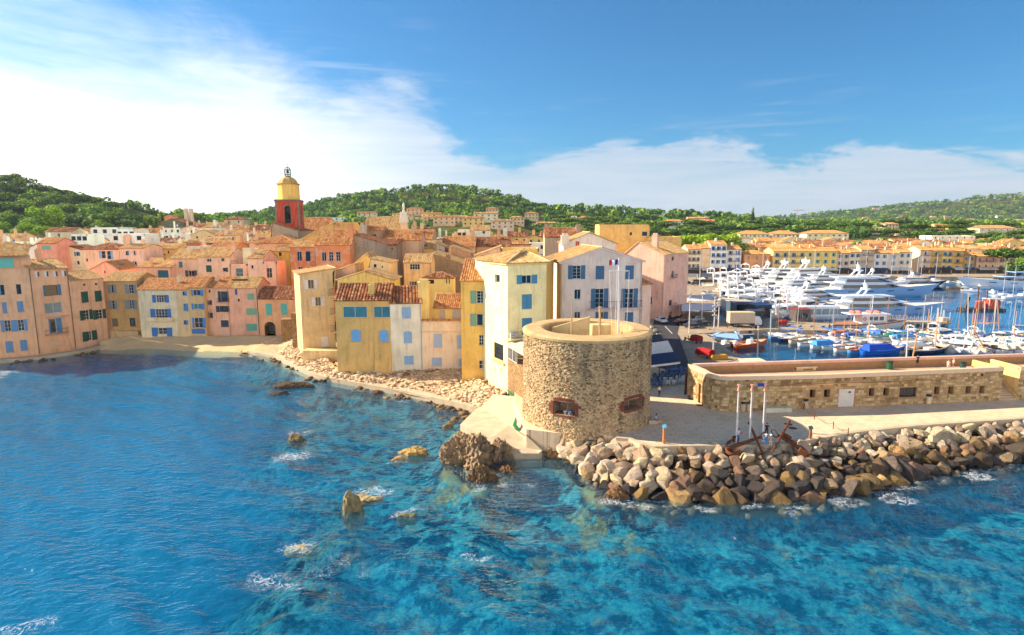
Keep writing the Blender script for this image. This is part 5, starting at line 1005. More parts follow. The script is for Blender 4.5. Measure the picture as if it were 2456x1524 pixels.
town('dark grey-brown tower wall beside the alley with pipes and round vents', Z3, 1310, 1408, 268, 146, depth=12, z0=4, col=C(140, 112, 94), pitch=.2, tile='tile_brown', wins=[('d', 1345, 295, 1362, 318, dict(fr=WHITE)), ('d', 1348, 458, 1364, 482, dict(fr=WHITE))])
town('taupe wall house with small black window right of the dark alley', Z3, 1398, 1625, 222, 152, depth=9, z0=5, col=C(204, 160, 134), pitch=.5, tile='tile_orange', wins=[('d', 1422, 302, 1446, 350)], chim=[(.62, .3, .8, 3.6)])
town('slim orange house with wide gridded window and terrace above the white house', Z3, 1466, 1726, 434, 125, depth=6, z0=4, col=C(240, 186, 124), pitch=.5, tile='tile_gold', wins=[('w', 1522, 452, 1620, 506, dict(nx=4, ny=2)), ('w', 1525, 620, 1606, 690, dict(sl=.18, sr=.2, nx=2, ny=3))])
town('small pale yellow house with hipped brown roof above the pink terrace', Z3, 1655, 1935, 582, 119, depth=5, z0=5, col=C(244, 206, 122), roof='hip', pitch=.36, tile='tile_brown', wins=[('d', 1702, 602, 1755, 640), ('d', 1870, 590, 1880, 640), ('d', 1895, 585, 1905, 640)])
town('long grey-brown gable wall with old chimneys above the ochre house', Z3, 1726, 2062, 462, 137, depth=14, z0=5, col=C(150, 116, 86), roof='gable', apex=Z3(1732, 352), tile='tile_gold', chim=[(.48, .02, 1.1, 2.2)])
town('little white house with blue arched window among the brown roofs', Z3, 1748, 1908, 312, 163, depth=7, z0=6, col=C(240, 236, 232), roof='gable', apex=Z3(1752, 235), tile='tile_gold', scol=C(50, 110, 180), wins=[('c', 1760, 295, 1782, 330), ('d', 1800, 287, 1818, 330), ('p', 1858, 287, 1890, 342, dict(col=C(150, 90, 70)))])
town('golden house with tiled porch left of the little white house', Z3, 1495, 1760, 300, 158, depth=8, z0=6, col=C(242, 190, 116), pitch=.4, tile='tile_gold', wins=[('w', 1650, 268, 1695, 290, dict(nx=2, ny=1))])
town('brown gabled long house behind the little white house', Z3, 1905, 2075, 330, 158, depth=12, z0=6, col=C(160, 112, 80), roof='gable', apex=Z3(1912, 262), tile='tile_brown')
town('broad brown hipped roof house below the bell tower', Z3, -10, 440, 252, 170, depth=16, z0=8, col=C(228, 170, 130), roof='hip', pitch=.3, tile='tile_orange', wins=[('d', 60, 256, 80, 272)])
town('grey gable wall with dishes right below the bell tower', Z3, 205, 455, 132, 180, depth=12, z0=8, col=C(156, 140, 126), roof='gable', apex=Z3(208, 58), tile='tile_brown')
town('ochre stepped gable wall in front of the church nave', Z3, 442, 806, 235, 174, depth=10, z0=8, col=C(230, 172, 82), roof='gable', apex=Z3(800, 58), tile='tile_gold', wins=[('d', 612, 172, 660, 222)])
town('flat-topped ochre block in front of the church nave', Z3, 806, 1040, 54, 174, depth=8, z0=8, col=C(226, 166, 78), roof='flat', wins=[('p', 822, 64, 858, 98, dict(col=C(206, 150, 90)))])
town('small grey chimney stack house with aerials beside the ochre block', Z3, 1040, 1090, 60, 172, depth=3, z0=8, col=C(196, 178, 160), roof='flat', wins=[])
town('brown shed roof with black flues in front of the church nave', Z3, 1090, 1265, 128, 178, depth=7, z0=8, col=C(180, 140, 116), pitch=.35, tile='tile_orange', wins=[('d', 1160, 170, 1205, 205)])
town('long orange roofed house in front of the church', Z3, 1250, 1730, 212, 176, depth=12, z0=8, col=C(212, 166, 134), pitch=.42, tile='tile_orange', chim=[(.62, .4, 1.0, 5.0)])
town('orange house peeping between roofs left of the golden alley', Z3, 215, 385, 322, 172, depth=9, z0=8, col=C(238, 180, 90), pitch=.3, tile='tile_brown')
town('brown roofed house with turquoise tarpaulin behind the second row', Z2, 1250, 1560, 178, 182, depth=12, z0=8, col=C(214, 160, 116), pitch=.3, tile='tile_orange', chim=[(.98, .5, .9, 4.0)])
town('white roof terrace house with terracotta planters in the second row', Z2, 1000, 1190, 150, 178, depth=6, z0=8, col=C(236, 226, 220), roof='flat', wins=[('p', 1010, 115, 1180, 148, dict(col=C(206, 108, 56)))])
town('ochre church nave with long tiled roof behind the town', Z3, 1075, 1445, 128, 192, depth=13, z0=9, col=C(244, 190, 70), pitch=.62, tile='tile_gold')
town('left half of the church nave roof beside the bell tower', Z3, 340, 722, 128, 196, depth=13, z0=9, col=C(226, 160, 110), pitch=.62, tile='tile_orange')
q = A(*ZC(2200, 970), 189); s_ = 189/1440*1.01; tu = thing('bell_turret', 'pale church turret with sloping white gable and a statue on top', 'turret', (q.x, q.y, 10))
m = MB(); m.cbox((q.x, q.y, 10), 2.0, 2.0, q.z-10, .1); m.build('pier', 'stucco', tu, color=C(230, 196, 170))
z2 = A(*ZC(2200, 810), 189).z; m = MB(); w2 = 125/6.3*s_/2
m.add([(q.x-w2, q.y-1.3, q.z), (q.x+w2*.75, q.y-1.3, q.z), (q.x+w2*.5, q.y-1.1, z2), (q.x-w2*.8, q.y-1.1, z2), (q.x-w2, q.y+1.3, q.z), (q.x+w2, q.y+1.3, q.z), (q.x+w2*.5, q.y+1.1, z2), (q.x-w2*.8, q.y+1.1, z2)], [(0, 1, 2, 3), (1, 5, 6, 2), (5, 4, 7, 6), (4, 0, 3, 7), (3, 2, 6, 7), (1, 0, 4, 5)]); m.build('gable_block', 'stucco', tu, color=C(244, 234, 224))
z3 = A(*ZC(2200, 665), 189).z; m = MB(); m.lathe((q.x, q.y, 0), [(.5, z2), (.35, z2+.5), (.22, z2+.7), (.34, z2+1.2), (.42, z2+1.9), (.26, z2+2.6), (.1, z3-.8), (.2, z3-.5), (.16, z3-.15), (0, z3)], 8); m.build('statue', 'stucco', tu, True, color=C(220, 206, 190))
Yt = 187.0; bt = A(*ZC(482, 985), Yt); sc = 187*1.0/1440; rz = .153; base = Vector((bt.x, Yt, 9)); zz = lambda y: A(*ZC(482, y), Yt).z
tw = thing('bell_tower', 'red and ochre church bell tower with dome and iron bell cage', 'tower', (bt.x, Yt, 9))
t, p, o = mk('red_stucco'); v = pos(t); n = t.noise(t.scalev(v, (1, 1, .3)), 1.0, 5, .65); t.put(p.inputs['Base Color'], t.mix(t.maprange(n, .35, .7), C(186, 58, 38), C(226, 100, 66))); p.inputs['Roughness'].default_value = .9
a_ = 6.7; ca, sa = math.cos(rz), math.sin(rz); ex, ey = Vector((ca, sa, 0)), Vector((-sa, ca, 0)); cen = Vector((bt.x, Yt, 0))
cor = [cen-ex*a_/2-ey*a_/2, cen+ex*a_/2-ey*a_/2, cen+ex*a_/2+ey*a_/2, cen-ex*a_/2+ey*a_/2]; zr1 = zz(655)
m = MB()
for i in range(4):
 fc_ = Face(cor[i].xy, cor[(i+1) % 4].xy); hs = []
 if i < 2: dress(fc_, tw, [('a', a_/2-.85, zz(985), a_/2+.85, zz(725), dict(uz=1, rise=.5, deep=2.2))] if True else [], Z0, hs, DARKF, C(120, 60, 44))
 if i < 2: hs = [(h_[0], h_[1], h_[2], h_[3]) for h_ in hs]
 wall_cells(m, fc_, 8, zr1, hs)
 sm = MB(); c0 = a_/2
 for k in range(12):      # stone arch surround
  an_ = math.pi*k/11; u_ = c0-1.12*math.cos(an_); z_ = zz(725)-.85*.8+.95*math.sin(an_); sm.obox(fc_.at(u_-.2, z_-.16, .004), fc_.u*.4, fc_.n*.1, Vector((0, 0, .32)))
 for sgn in (-1, 1): sm.obox(fc_.at(c0+sgn*1.12-.16, zz(985), .004), fc_.u*.32, fc_.n*.1, Vector((0, 0, zz(760)-zz(985))))
 if i < 2: sm.build('arch_surround', 'stucco', tw, color=C(110, 92, 80))
m.build('lower_stage', 'red_stucco', tw)
for c_ in cor:
 z_ = 9; k = 0
 while z_ < zr1-.5:
  s2 = .62 if k % 2 else .46; qc = c_+(cen-c_).normalized()*.2; m = MB(); m.cbox((qc.x, qc.y, z_), s2, s2, .62, rz); z_ += .66; k += 1; m.build('quoin', 'stucco', tw, color=C(120, 98, 84))
m = MB(); m.cbox((cen.x, cen.y, zr1), a_+.7, a_+.7, .3, rz); m.cbox((cen.x, cen.y, zr1+.3), a_+.3, a_+.3, .2, rz); m.build('cornice', 'stucco', tw, color=C(112, 80, 62))
R8 = 312/6.3*sc/2*1.0; zd0, zd1 = zr1+.45, zz(398)
m = MB(); n8 = 8; ring = [(math.cos(rz+math.pi/8+k*math.pi/4), math.sin(rz+math.pi/8+k*math.pi/4)) for k in range(8)]
def oct_(m, prof):
 vs = []; fs = []; k = len(prof)
 for cx_, sy_ in ring: vs += [(cen.x+cx_*r_, cen.y+sy_*r_, z_) for r_, z_ in prof]
 for j in range(8):
  for i in range(k-1): fs.append((j*k+i, ((j+1) % 8)*k+i, ((j+1) % 8)*k+i+1, j*k+i+1))
 m.add(vs, fs)
oct_(m, [(R8*1.02, zd0), (R8*1.02, zd0+1.2), (R8, zd0+1.25), (R8, zd1)]); m.build('drum', 'stucco', tw, color=C(236, 190, 88))
m = MB(); oct_(m, [(R8, zd1-.1), (R8*1.1, zd1+.05), (R8*1.1, zd1+.25), (R8*.92, zd1+.4)]); m.build('drum_cornice', 'stucco', tw, color=C(176, 130, 76))
m = MB(); zt_ = zz(278); hh = zt_-zd1-.3; oct_(m, [(R8*.88*math.cos(a), zd1+.3+hh*math.sin(a)) for a in (0, .25, .5, .75, 1.0, 1.2)]+[(R8*.28, zt_), (0, zt_+.05)]); m.build('dome', 'stucco', tw, color=C(196, 152, 70))
m = MB(); rc = 87/6.3*sc/2; zc1 = zz(175); zc2 = zz(145)
for k in range(6):
 a = k*math.pi/3; p0 = Vector((cen.x+rc*math.cos(a), cen.y+rc*math.sin(a), 0)); m.tube([p0+Vector((0, 0, zt_)), p0+Vector((0, 0, zc1)), cen+(p0-cen)*.75+Vector((0, 0, zc1+.55)), cen+Vector((0, 0, zc2+.2))], .085, 5)
for z_ in (zz(245), zz(270), zc1):
 pts_ = [cen+Vector((rc*math.cos(k*.5236), rc*math.sin(k*.5236), z_)) for k in range(13)]; m.tube(pts_, .075, 4)
m.build('bell_cage', 'metal', tw, color=C(70, 96, 104)); m = MB(); m.lathe((cen.x, cen.y, zz(225)), [(.55, 0), (.45, .25), (.36, .8), (.22, 1.05), (0, 1.1)], 10); m.build('bell', 'metal', tw, True, color=C(60, 56, 50))
m = MB(); m.tube([cen+Vector((0, 0, zc2)), cen+Vector((0, 0, zz(50)))], .06, 5); m.build('spike', 'metal', tw, color=C(80, 70, 66))
m = MB(); m.lathe((cen.x, cen.y-2.2, zz(900)), [(.9, 0), (.75, .3), (.6, 1.1), (.3, 1.5), (0, 1.6)], 10); m.build('bell', 'metal', tw, True, color=C(50, 70, 66))
town('white gabled house with red shutter behind the pediment house', Z5, 432, 752, 212, 124, depth=12, z0=3, col=C(238, 214, 206), roof='gable', apex=Z5(592, 146), tile='tile_gold', wins=[('c', 505, 200, 528, 240, dict(col=C(206, 90, 70)))], chim=[(.03, .02, 1.6, 1.8)])
town('ochre block with square window and roof terrace above the pink quay building', Z5, 650, 955, 98, 190, depth=10, z0=3, col=C(240, 186, 98), roof='flat', wins=[('w', 906, 140, 940, 168, dict(nx=1, ny=1)), ('d', 833, 145, 846, 164)], parapet=.4)
town('lower ochre block stepping down towards the quay', Z5, 940, 1146, 172, 188, depth=10, z0=3, col=C(238, 184, 100), roof='flat', parapet=.4)
town('grey house with wine-red tiled roof left of the ochre block', Z5, 320, 540, 170, 160, depth=9, z0=4, col=C(186, 150, 128), pitch=.5, tile='tile_brown', chim=[(.95, .3, 1.4, 3.0)])
town('golden wall house directly behind the yellow corner house', Z4, 692, 1005, 262, 118, depth=8, z0=3, col=C(240, 192, 104), roof='flat')
town('pink wall with dark rectangular opening behind the ochre narrow house', Z4, 485, 692, 320, 140, depth=8, z0=4, col=C(236, 184, 158), roof='gable', apex=Z4(690, 245), tile='tile_gold', wins=[('d', 530, 305, 610, 350)])
town('brown gable house left of the pink wall', Z4, 275, 445, 300, 150, depth=9, z0=4, col=C(176, 130, 98), roof='gable', apex=Z4(278, 245), tile='tile_gold', wins=[('d', 480, 340, 492, 352)])
town('peach house with air conditioners on a white wall', Z4, 330, 440, 105, 205, depth=8, z0=6, col=C(240, 222, 212), roof='flat', wins=[('w', 335, 130, 368, 158, dict(nx=1, ny=1)), ('w', 372, 130, 405, 158, dict(nx=1, ny=1))])
town('white block with tiled roof below the wooded hill', Z4, 440, 600, 112, 215, depth=9, z0=6, col=C(244, 236, 226), pitch=.35, tile='tile_gold', wins=[('d', 540, 120, 560, 140)])
town('golden shadowed alley wall right of the yellow corner house', Z4, 1072, 1128, 372, 96, 104, depth=6, z0=2, col=C(226, 166, 60), pitch=.2, tile='tile_gold')
town('orange brown roofed house with tall chimney right of the white hatch', Z4, 205, 480, 245, 178, depth=12, z0=6, col=C(230, 176, 130), pitch=.45, tile='tile_orange', chim=[(.9, .3, 1.2, 4.5)])
town('long brown roof behind the pink wall', Z4, 490, 770, 245, 180, depth=12, z0=6, col=C(220, 166, 120), pitch=.42, tile='tile_brown', chim=[(.65, .4, 1.0, 5.0)])
LABELS = set()
def uniq(base, alts):
 for a in alts:
  s = base+' '+a
  if s not in LABELS: LABELS.add(s); return s
 raise ValueError(base)
ORD = ['first', 'second', 'third', 'fourth', 'fifth', 'sixth', 'seventh', 'eighth', 'ninth', 'tenth', 'eleventh', 'twelfth', 'thirteenth', 'fourteenth', 'fifteenth', 'sixteenth', 'seventeenth', 'eighteenth', 'nineteenth', 'twentieth', 'twenty-first', 'twenty-second', 'twenty-third', 'twenty-fourth', 'twenty-fifth', 'twenty-sixth', 'twenty-seventh', 'twenty-eighth', 'twenty-ninth', 'thirtieth']+['%s-%s' % (a, b) for a in ('thirty', 'forty', 'fifty', 'sixty') for b in ('first', 'second', 'third', 'fourth', 'fifth', 'sixth', 'seventh', 'eighth', 'ninth')]
FC = [('cream', C(242, 222, 190)), ('peach', C(240, 190, 146)), ('rose', C(242, 198, 176)), ('golden', C(242, 196, 112)), ('white', C(242, 238, 234)), ('sand', C(228, 194, 150)), ('salmon', C(240, 188, 154)), ('taupe', C(196, 166, 142))]
TC = [('tile_gold', 'golden'), ('tile_orange', 'orange'), ('tile_brown', 'brown')]
rs = random.Random(23)
def auto_wins(L, z0, zt, cols, floors, fh, ww, wh, kinds, sc_, top_gap=.7, rs=rs, frm=WHITE):
 out = []
 for i in range(cols):
  uc = L*(i+.5)/cols
  for j in range(floors):
   z1 = zt-top_gap-j*fh
   if z1-wh < z0: continue
   k = rs.choice(kinds)
   if k == 'w': out.append(('w', uc-ww/2, z1-wh, uc+ww/2, z1, dict(uz=1, nx=1, ny=1, sill=False, fr=frm)))
   elif k == 's': out.append(('w', uc-ww, z1-wh, uc+ww, z1, dict(uz=1, nx=1, ny=1, sl=.26, sr=.26, sill=False, col=sc_)))
   elif k == 'c': out.append(('c', uc-ww*.55, z1-wh, uc+ww*.55, z1, dict(uz=1, col=sc_)))
 return out
def auto_house(label, x0, x1, top, Y, z0, col, tile, roof='eave', depth=9, cols=2, floors=2, kinds='w', sc_=BLUE, pitch=.35, chim=(), group=None, colw=.5, rowl=1.2, fh=2.9, ww=.9, wh=1.3, name='town_house', apexr=None, **k):
 a, b = A(x0, top, Y), A(x1, top, Y); L = (b-a).length; ws = auto_wins(L, z0, a.z, cols, floors, fh, ww, wh, kinds, sc_)
 return house(name, label, (x0, Y), (x1, Y), top, z0, depth=depth, col=col, roof=roof, tile=tile, pitch=pitch, wins=ws, chim=chim, colw=colw, rowl=rowl, group=group, cornice=False, **k)
def roof_clutter(h, f, zt):
 u = rs.uniform(.15, .85)*f.L
 if rs.random() < .6:
  q = f.at(u, zt+.6, -rs.uniform(1, 3)); m = MB(); m.tube([q, q+Vector((0, 0, 3.2))], .035, 4)
  for k in range(4): m.tube([q+Vector((-.5+.06*k, 0, 2.3+.22*k)), q+Vector((.5-.06*k, 0, 2.3+.22*k))], .02, 3)
  m.build('aerial', 'metal', h, color=C(130, 126, 120))
 if rs.random() < .45:
  q = f.at(f.L-u, zt+1.0, -.8); m = MB(); m.tube([q-Vector((0, 0, 1)), q], .04, 4); m.lathe((0, 0, 0), [(0, 0), (.3, .05), (.48, .16)], 10); n_ = 3*10
  m.v = m.v[:-30]+[(q.x+v_[0], q.y-.1-v_[2], q.z+v_[1]+.2) for v_ in m.v[-30:]]; m.build('satellite_dish', 'paint', h, color=C(226, 222, 216))
def row(desc, group, xa, xb, Y, y0, jit, wmin, wmax, z0, skipx=(), roofs=('eave', 'eave', 'hip', 'gable', 'flat')):
 x = xa; i = 0
 while x < xb:
  w_ = rs.uniform(wmin, wmax); c = rs.choice(FC); t_ = rs.choice(TC); top = (y0(x) if callable(y0) else y0)+rs.uniform(-jit, jit); rf = rs.choice(roofs)
  if not any(a < x+w_/2 < b for a, b in skipx):
   lab = '%s house with %s roof, %s from left in %s' % ('white' if rf == 'flat' else c[0], 'flat' if rf == 'flat' else t_[1]+' tiled', ORD[i], desc)
   hh_, ff_, zt_ = auto_house(lab, x, x+w_, top, Y+rs.uniform(-4, 4), z0, C(244, 240, 236) if rf == 'flat' else c[1], t_[0], rf, depth=rs.uniform(8, 12), cols=rs.choice((1, 2, 2, 3)), floors=2, kinds='wwwsc' if rs.random() < .5 else 'w', sc_=rs.choice((BLUE, LTEAL, GREEN, C(140, 110, 90))), pitch=rs.uniform(.28, .42), chim=[(rs.random(), rs.uniform(.1, .5), rs.uniform(.6, 1.1), rs.uniform(1.8, 3.6)) for _ in range(rs.choice((1, 2, 2)))], group=group); i += 1; roof_clutter(hh_, ff_, zt_)
  x += w_*rs.uniform(.86, 1.02)
tops = lambda base: (lambda x: base-(14 if 380 < x < 500 else 0)-(6 if 500 < x < 640 else 0))
row('rooftop row behind the pink houses', 'old town rooftops', -60, 640, 196, 596, 4, 48, 74, 8, skipx=[(195, 300)])
row('middle row left of bell tower', 'old town rooftops', -80, 650, 222, 584, 4, 42, 66, 8)
row('upper row left of bell tower', 'old town rooftops', -60, 660, 250, tops(574), 4, 38, 60, 9)
row('topmost row left of bell tower', 'old town rooftops', 100, 660, 284, tops(562), 4, 34, 56, 10)
row('skyline row left of bell tower', 'old town rooftops', 340, 650, 320, tops(556), 4, 30, 48, 12, roofs=('eave', 'hip', 'gable'))
row('upper row right of church turret', 'old town rooftops', 985, 1330, 232, 572, 4, 38, 60, 6)
row('lower row right of church turret', 'old town rooftops', 985, 1340, 196, 584, 4, 40, 64, 6)
row('row just left of church turret', 'old town rooftops', 740, 990, 236, 556, 3, 36, 56, 9)
for lb, x0, x1, tp, Y, fl in [('white modern house with pale blue awning below the pine wood', 168, 208, 562, 214, 1), ('white modern house with dark panoramic windows below the pine wood', 262, 346, 561, 210, 1), ('white upper terrace house with blue balcony below the pine wood', 278, 322, 551, 226, 1), ('cream flat-roofed house with planted terrace under the pines', 216, 284, 546, 238, 1)]:
 auto_house(lb, x0, x1, tp, Y, 9, C(244, 242, 240), 'tile_gold', 'flat', cols=3, floors=fl, kinds='w', ww=1.7, wh=1.6)
auto_house('low grey stone barn roof at the left below the trees', 108, 172, 556, 232, 9, C(180, 166, 150), 'tile_brown', 'eave', cols=1, floors=1, kinds='w')
auto_house('pink house with pale green window left of the white modern houses', 88, 132, 584, 192, 8, C(236, 150, 130), 'tile_orange', 'eave', cols=1, floors=1, kinds='c', sc_=C(130, 180, 150), ww=2.6)
h, f, zt = auto_house('house fully covered in green ivy with white framed windows', 387, 440, 534, 300, 12, C(40, 74, 26), 'tile_brown', 'gable', cols=2, floors=1, kinds='w', ww=1.8, wh=1.7)
auto_house('grey hillside house standing alone against the sky', 536, 584, 527, 345, 14, C(206, 182, 156), 'tile_brown', 'hip', cols=2, floors=2)
auto_house('terracotta villa peeping above the ivy house', 392, 424, 522, 340, 14, C(226, 140, 84), 'tile_orange', 'gable', cols=1, floors=1)
for i, (x_, lb) in enumerate(((447, 'taller pale stone chimney stack on the skyline, left one'), (459, 'pale stone chimney stack on the skyline, right one'))):
 q = A(x_, 520, 318); m = MB(); m.cbox((q.x, q.y, 12), 1.7, 1.4, A(x_, 502+i*.5, 318).z-12); m.cbox((q.x, q.y, A(x_, 502+i*.5, 318).z), 1.4, 1.2, .4); tag(m.build('chimney_stack', 'stucco', color=C(226, 200, 176)), lb, 'chimney')
far = [(1649, 1682, 598, C(240, 214, 196), 'pinkish cream', 3, 's', C(170, 150, 140)), (1682, 1705, 596, C(240, 186, 136), 'peach', 2, 'c', C(240, 230, 214)), (1705, 1744, 588, C(238, 236, 238), 'white', 3, 's', C(40, 100, 190)), (1744, 1779, 599, C(228, 214, 214), 'pale lavender', 2, 's', C(70, 120, 190)),
       (1786, 1846, 611, C(232, 150, 84), 'orange', 3, 'c', C(180, 140, 130)), (1855, 1935, 604, C(246, 206, 130), 'light yellow', 4, 's', C(70, 140, 170)), (1935, 2010, 604, C(236, 200, 110), 'straw yellow', 4, 's', C(90, 180, 190)),
       (2009, 2039, 608, C(206, 178, 164), 'mauve grey', 2, 's', C(90, 130, 140)), (2039, 2066, 606, C(226, 208, 186), 'cream', 2, 's', C(70, 120, 160)), (2066, 2098, 600, C(196, 172, 156), 'taupe', 1, 'w', BLUE), (2098, 2131, 608, C(224, 212, 220), 'lilac white', 2, 's', C(120, 170, 200)),
       (2131, 2157, 609, C(216, 196, 190), 'pale mauve', 1, 's', C(110, 160, 200)), (2157, 2188, 606, C(226, 204, 190), 'blush grey', 2, 's', C(110, 160, 200)), (2208, 2234, 601, C(222, 190, 172), 'dusty pink', 1, 's', C(230, 210, 200)), (2234, 2262, 602, C(206, 156, 74), 'deep ochre', 1, 's', C(90, 140, 150)),
       (2262, 2287, 602, C(226, 190, 110), 'buttery', 2, 's', C(60, 140, 180)), (2287, 2313, 603, C(222, 160, 62), 'amber', 1, 's', C(70, 150, 190)), (2313, 2339, 613, C(196, 138, 56), 'brown ochre', 2, 's', C(100, 170, 190)), (2344, 2392, 616, C(238, 186, 166), 'rose pink', 3, 'w', BLUE), (2392, 2440, 618, C(236, 200, 160), 'apricot', 2, 's', BLUE), (2440, 2500, 612, C(230, 196, 150), 'sandy', 3, 's', BLUE)]
for i, (x0, x1, tp, col, nm, cols, kd, sc_) in enumerate(far):
 Yf = 318+(0 if x0 < 2190 else 4)
 h, f, zt = auto_house('%s quayside house across the harbour, %s from the left' % (nm, ORD[i]), x0, x1, tp, Yf, 1.5, col, 'tile_far', 'hip' if nm == 'orange' else 'eave', depth=12, cols=cols, floors=3, kinds=kd, sc_=sc_, fh=3.6, ww=1.0, wh=1.9, chim=[(rs.random(), .4, 1.1, 3.4)], group='houses along the far quay', colw=.7, rowl=2.0)
 m = MB(); zb = 1.6+3.0      # ground floor awning and shop front
 m.obox(f.at(.3, 1.5, .01), f.u*(f.L-.6), f.n*.06, Vector((0, 0, 2.6))); m.build('shop_front', 'paint', h, color=C(60, 50, 48))
 m = MB(); q = [f.at(.2, zb, .05), f.at(f.L-.2, zb, .05), f.at(f.L-.2, zb-.9, 2.6), f.at(.2, zb-.9, 2.6)]; m.poly(*q); m.poly(q[3], q[2], q[2]-Vector((0, 0, .3)), q[3]-Vector((0, 0, .3))); m.build('awning', 'cloth', h, color=rs.choice((C(52, 70, 100), C(230, 220, 206), C(120, 60, 50), C(60, 64, 70))))
 if i in (0, 2, 3, 5, 9, 13, 14, 15, 16, 18):
  for z_ in (zt-2.8, zt-6.4):
   m = MB(); m.obox(f.at(.6, z_, .01), f.u*(f.L-1.2), f.n*.8, Vector((0, 0, .12))); m.tube([f.at(.6, z_+1.0, .78), f.at(f.L-.6, z_+1.0, .78)], .04, 4)
   for k in range(int(f.L/.35)): m.tube([f.at(.6+k*.35, z_+.1, .78), f.at(.6+k*.35, z_+1.0, .78)], .02, 3, False)
   m.build('balcony', 'paint', h, color=C(70, 66, 70))
def hrow(desc, xa, xb, Y, y0, wmin, wmax, z0, group): row(desc, group, xa, xb, Y, y0, 4, wmin, wmax, z0, roofs=('eave', 'eave', 'hip', 'gable'))
hrow('roof line behind far quay houses', 1650, 2480, 346, 596, 40, 70, 3, 'roofs behind the far quay')
hrow('second roof line behind far quay', 1700, 2480, 385, 588, 40, 66, 5, 'roofs behind the far quay')
hrow('third roof line behind far quay', 1760, 2480, 430, 580, 44, 74, 8, 'roofs behind the far quay')
for lb, x0, x1, y0 in [('long cream apartment block with blue shutters behind the harbour, left one', 1775, 1846, 562), ('long cream apartment block behind the harbour, middle one', 1853, 1918, 562), ('long apartment block with rows of windows behind the harbour, right one', 1936, 2036, 561)]:
 auto_house(lb, x0, x1, y0, 470, 8, C(246, 222, 186), 'tile_far', 'hip', depth=14, cols=7, floors=3, kinds='ws', sc_=C(90, 140, 190), colw=.9, rowl=2.5, name='apartment_block')
auto_house('long white terraced building on the slope right of the harbour', 2236, 2340, 566, 440, 8, C(250, 242, 230), 'tile_far', 'flat', depth=14, cols=6, floors=1, kinds='w', name='apartment_block')
auto_house('white hotel block with red roof on the slope at the far right', 2350, 2440, 548, 500, 10, C(246, 226, 200), 'tile_orange', 'hip', depth=14, cols=6, floors=2, kinds='w', name='apartment_block')
def ground_hit(px, py):
 d = ray(px, py); t_ = 330/d.y; prev = None
 while t_*d.y < 3500:
  x_, y_, z_ = d.x*t_, d.y*t_, CH+d.z*t_
  if z_ < tz(x_, y_): return Vector((x_, y_, tz(x_, y_)))
  t_ *= 1.02
 return None
vil = [(1361, 533), (1404, 538), (1527, 506), (1573, 508), (1675, 533), (1698, 544), (1618, 546), (1731, 513), (1809, 522), (1864, 532), (2078, 524), (2160, 520), (2240, 522), (2275, 522), (2282, 534), (2386, 543), (2415, 548), (2372, 560), (2305, 555), (2265, 555), (2100, 562), (2087, 543), (2201, 543), (2182, 562), (1480, 545), (1440, 550), (2330, 528), (2400, 520), (2450, 536), (2290, 477), (2100, 500),
       (880, 522), (930, 528), (965, 524), (1000, 530), (1035, 524), (1065, 540), (1100, 532), (1135, 541), (1165, 530), (1205, 548), (1240, 538), (1275, 530), (800, 540), (770, 530), (1310, 545), (1180, 516), (995, 516), (2030, 545), (1960, 548), (2140, 552), (2360, 535), (2430, 560)]
rs2 = random.Random(31); side_ = lambda x: 'left of the church turret' if x < 960 else ('right of the church turret' if x < 1340 else ('behind the ochre block' if x < 1640 else ('above the apartment blocks' if x < 2060 else 'on the far right slope')))
vn = {}
vil.sort(); VILLAS = []
for (px, py) in vil:
 q = ground_hit(px, py+5)
 if q is None: continue
 VILLAS.append((px, q)); L = rs2.uniform(13, 24); c = rs2.choice(FC[:6]); tl = rs2.choice((('tile_far', 'orange'), ('tile_gold', 'golden'), ('tile_orange', 'terracotta'))); hh = rs2.uniform(5.5, 8.5)
 sd_ = side_(px); vn[sd_] = vn.get(sd_, -1)+1; fl_ = rs2.random() < .2
 topy = CY-F*math.tan(math.atan2(q.z+hh-CH, q.y)+PITCH)
 ppx = F*L/q.y/2
 auto_house('%s villa with %s roof among trees %s, %s from left' % (c[0], 'flat' if fl_ else tl[1], sd_, ORD[vn[sd_]]), px-ppx, px+ppx, topy, q.y, q.z-1, c[1], tl[0], 'flat' if fl_ else rs2.choice(('hip', 'eave')), depth=10, cols=4, floors=2, kinds='w', ww=1.6, wh=1.6, group='villas on the wooded slopes', name='villa', colw=1.2, rowl=4, fh=3.2)
# ================================================================== ROUND TOWER
tint_rock('wall_stone', [(0, C(104, 78, 54)), (.25, C(160, 126, 84)), (.55, C(188, 154, 108)), (.8, C(210, 182, 140)), (1, C(124, 92, 66))])
_t = NT(MAT['wall_stone'].node_tree); _p = [n_ for n_ in _t.n if n_.type == 'BSDF_PRINCIPLED'][0]; _b = _p.inputs['Base Color'].links[0].from_socket; _v = pos(_t)
_st = _t.noise(_t.scalev(_v, (1, 1, .22)), .7, 5, .65); _n2 = _t.noise(_v, .25, 4, .6); _t.put(_p.inputs['Base Color'], _t.mix(_t.maprange(_t.math('ADD', _st, _t.math('MULTIPLY', _t.math('SUBTRACT', _n2, .5), .6)), .50, .64, 0, .72), _b, C(92, 76, 60)))
t, p, o = mk('tower_mortar'); v = pos(t); vo = t.new('ShaderNodeTexVoronoi'); t.put(vo.inputs['Vector'], v); vo.inputs['Scale'].default_value = 4.5; n = t.noise(v, .4, 6, .7, .4); n2 = t.noise(t.scalev(v, (1, 1, .22)), .7, 5, .65)
c = t.mix(vo.outputs['Color'], C(150, 116, 78), C(214, 184, 138)); c = t.mix(t.maprange(n, .45, .7, 0, .6), c, C(214, 186, 140)); c = t.mix(t.maprange(n2, .52, .68, 0, .75), c, C(96, 78, 60))
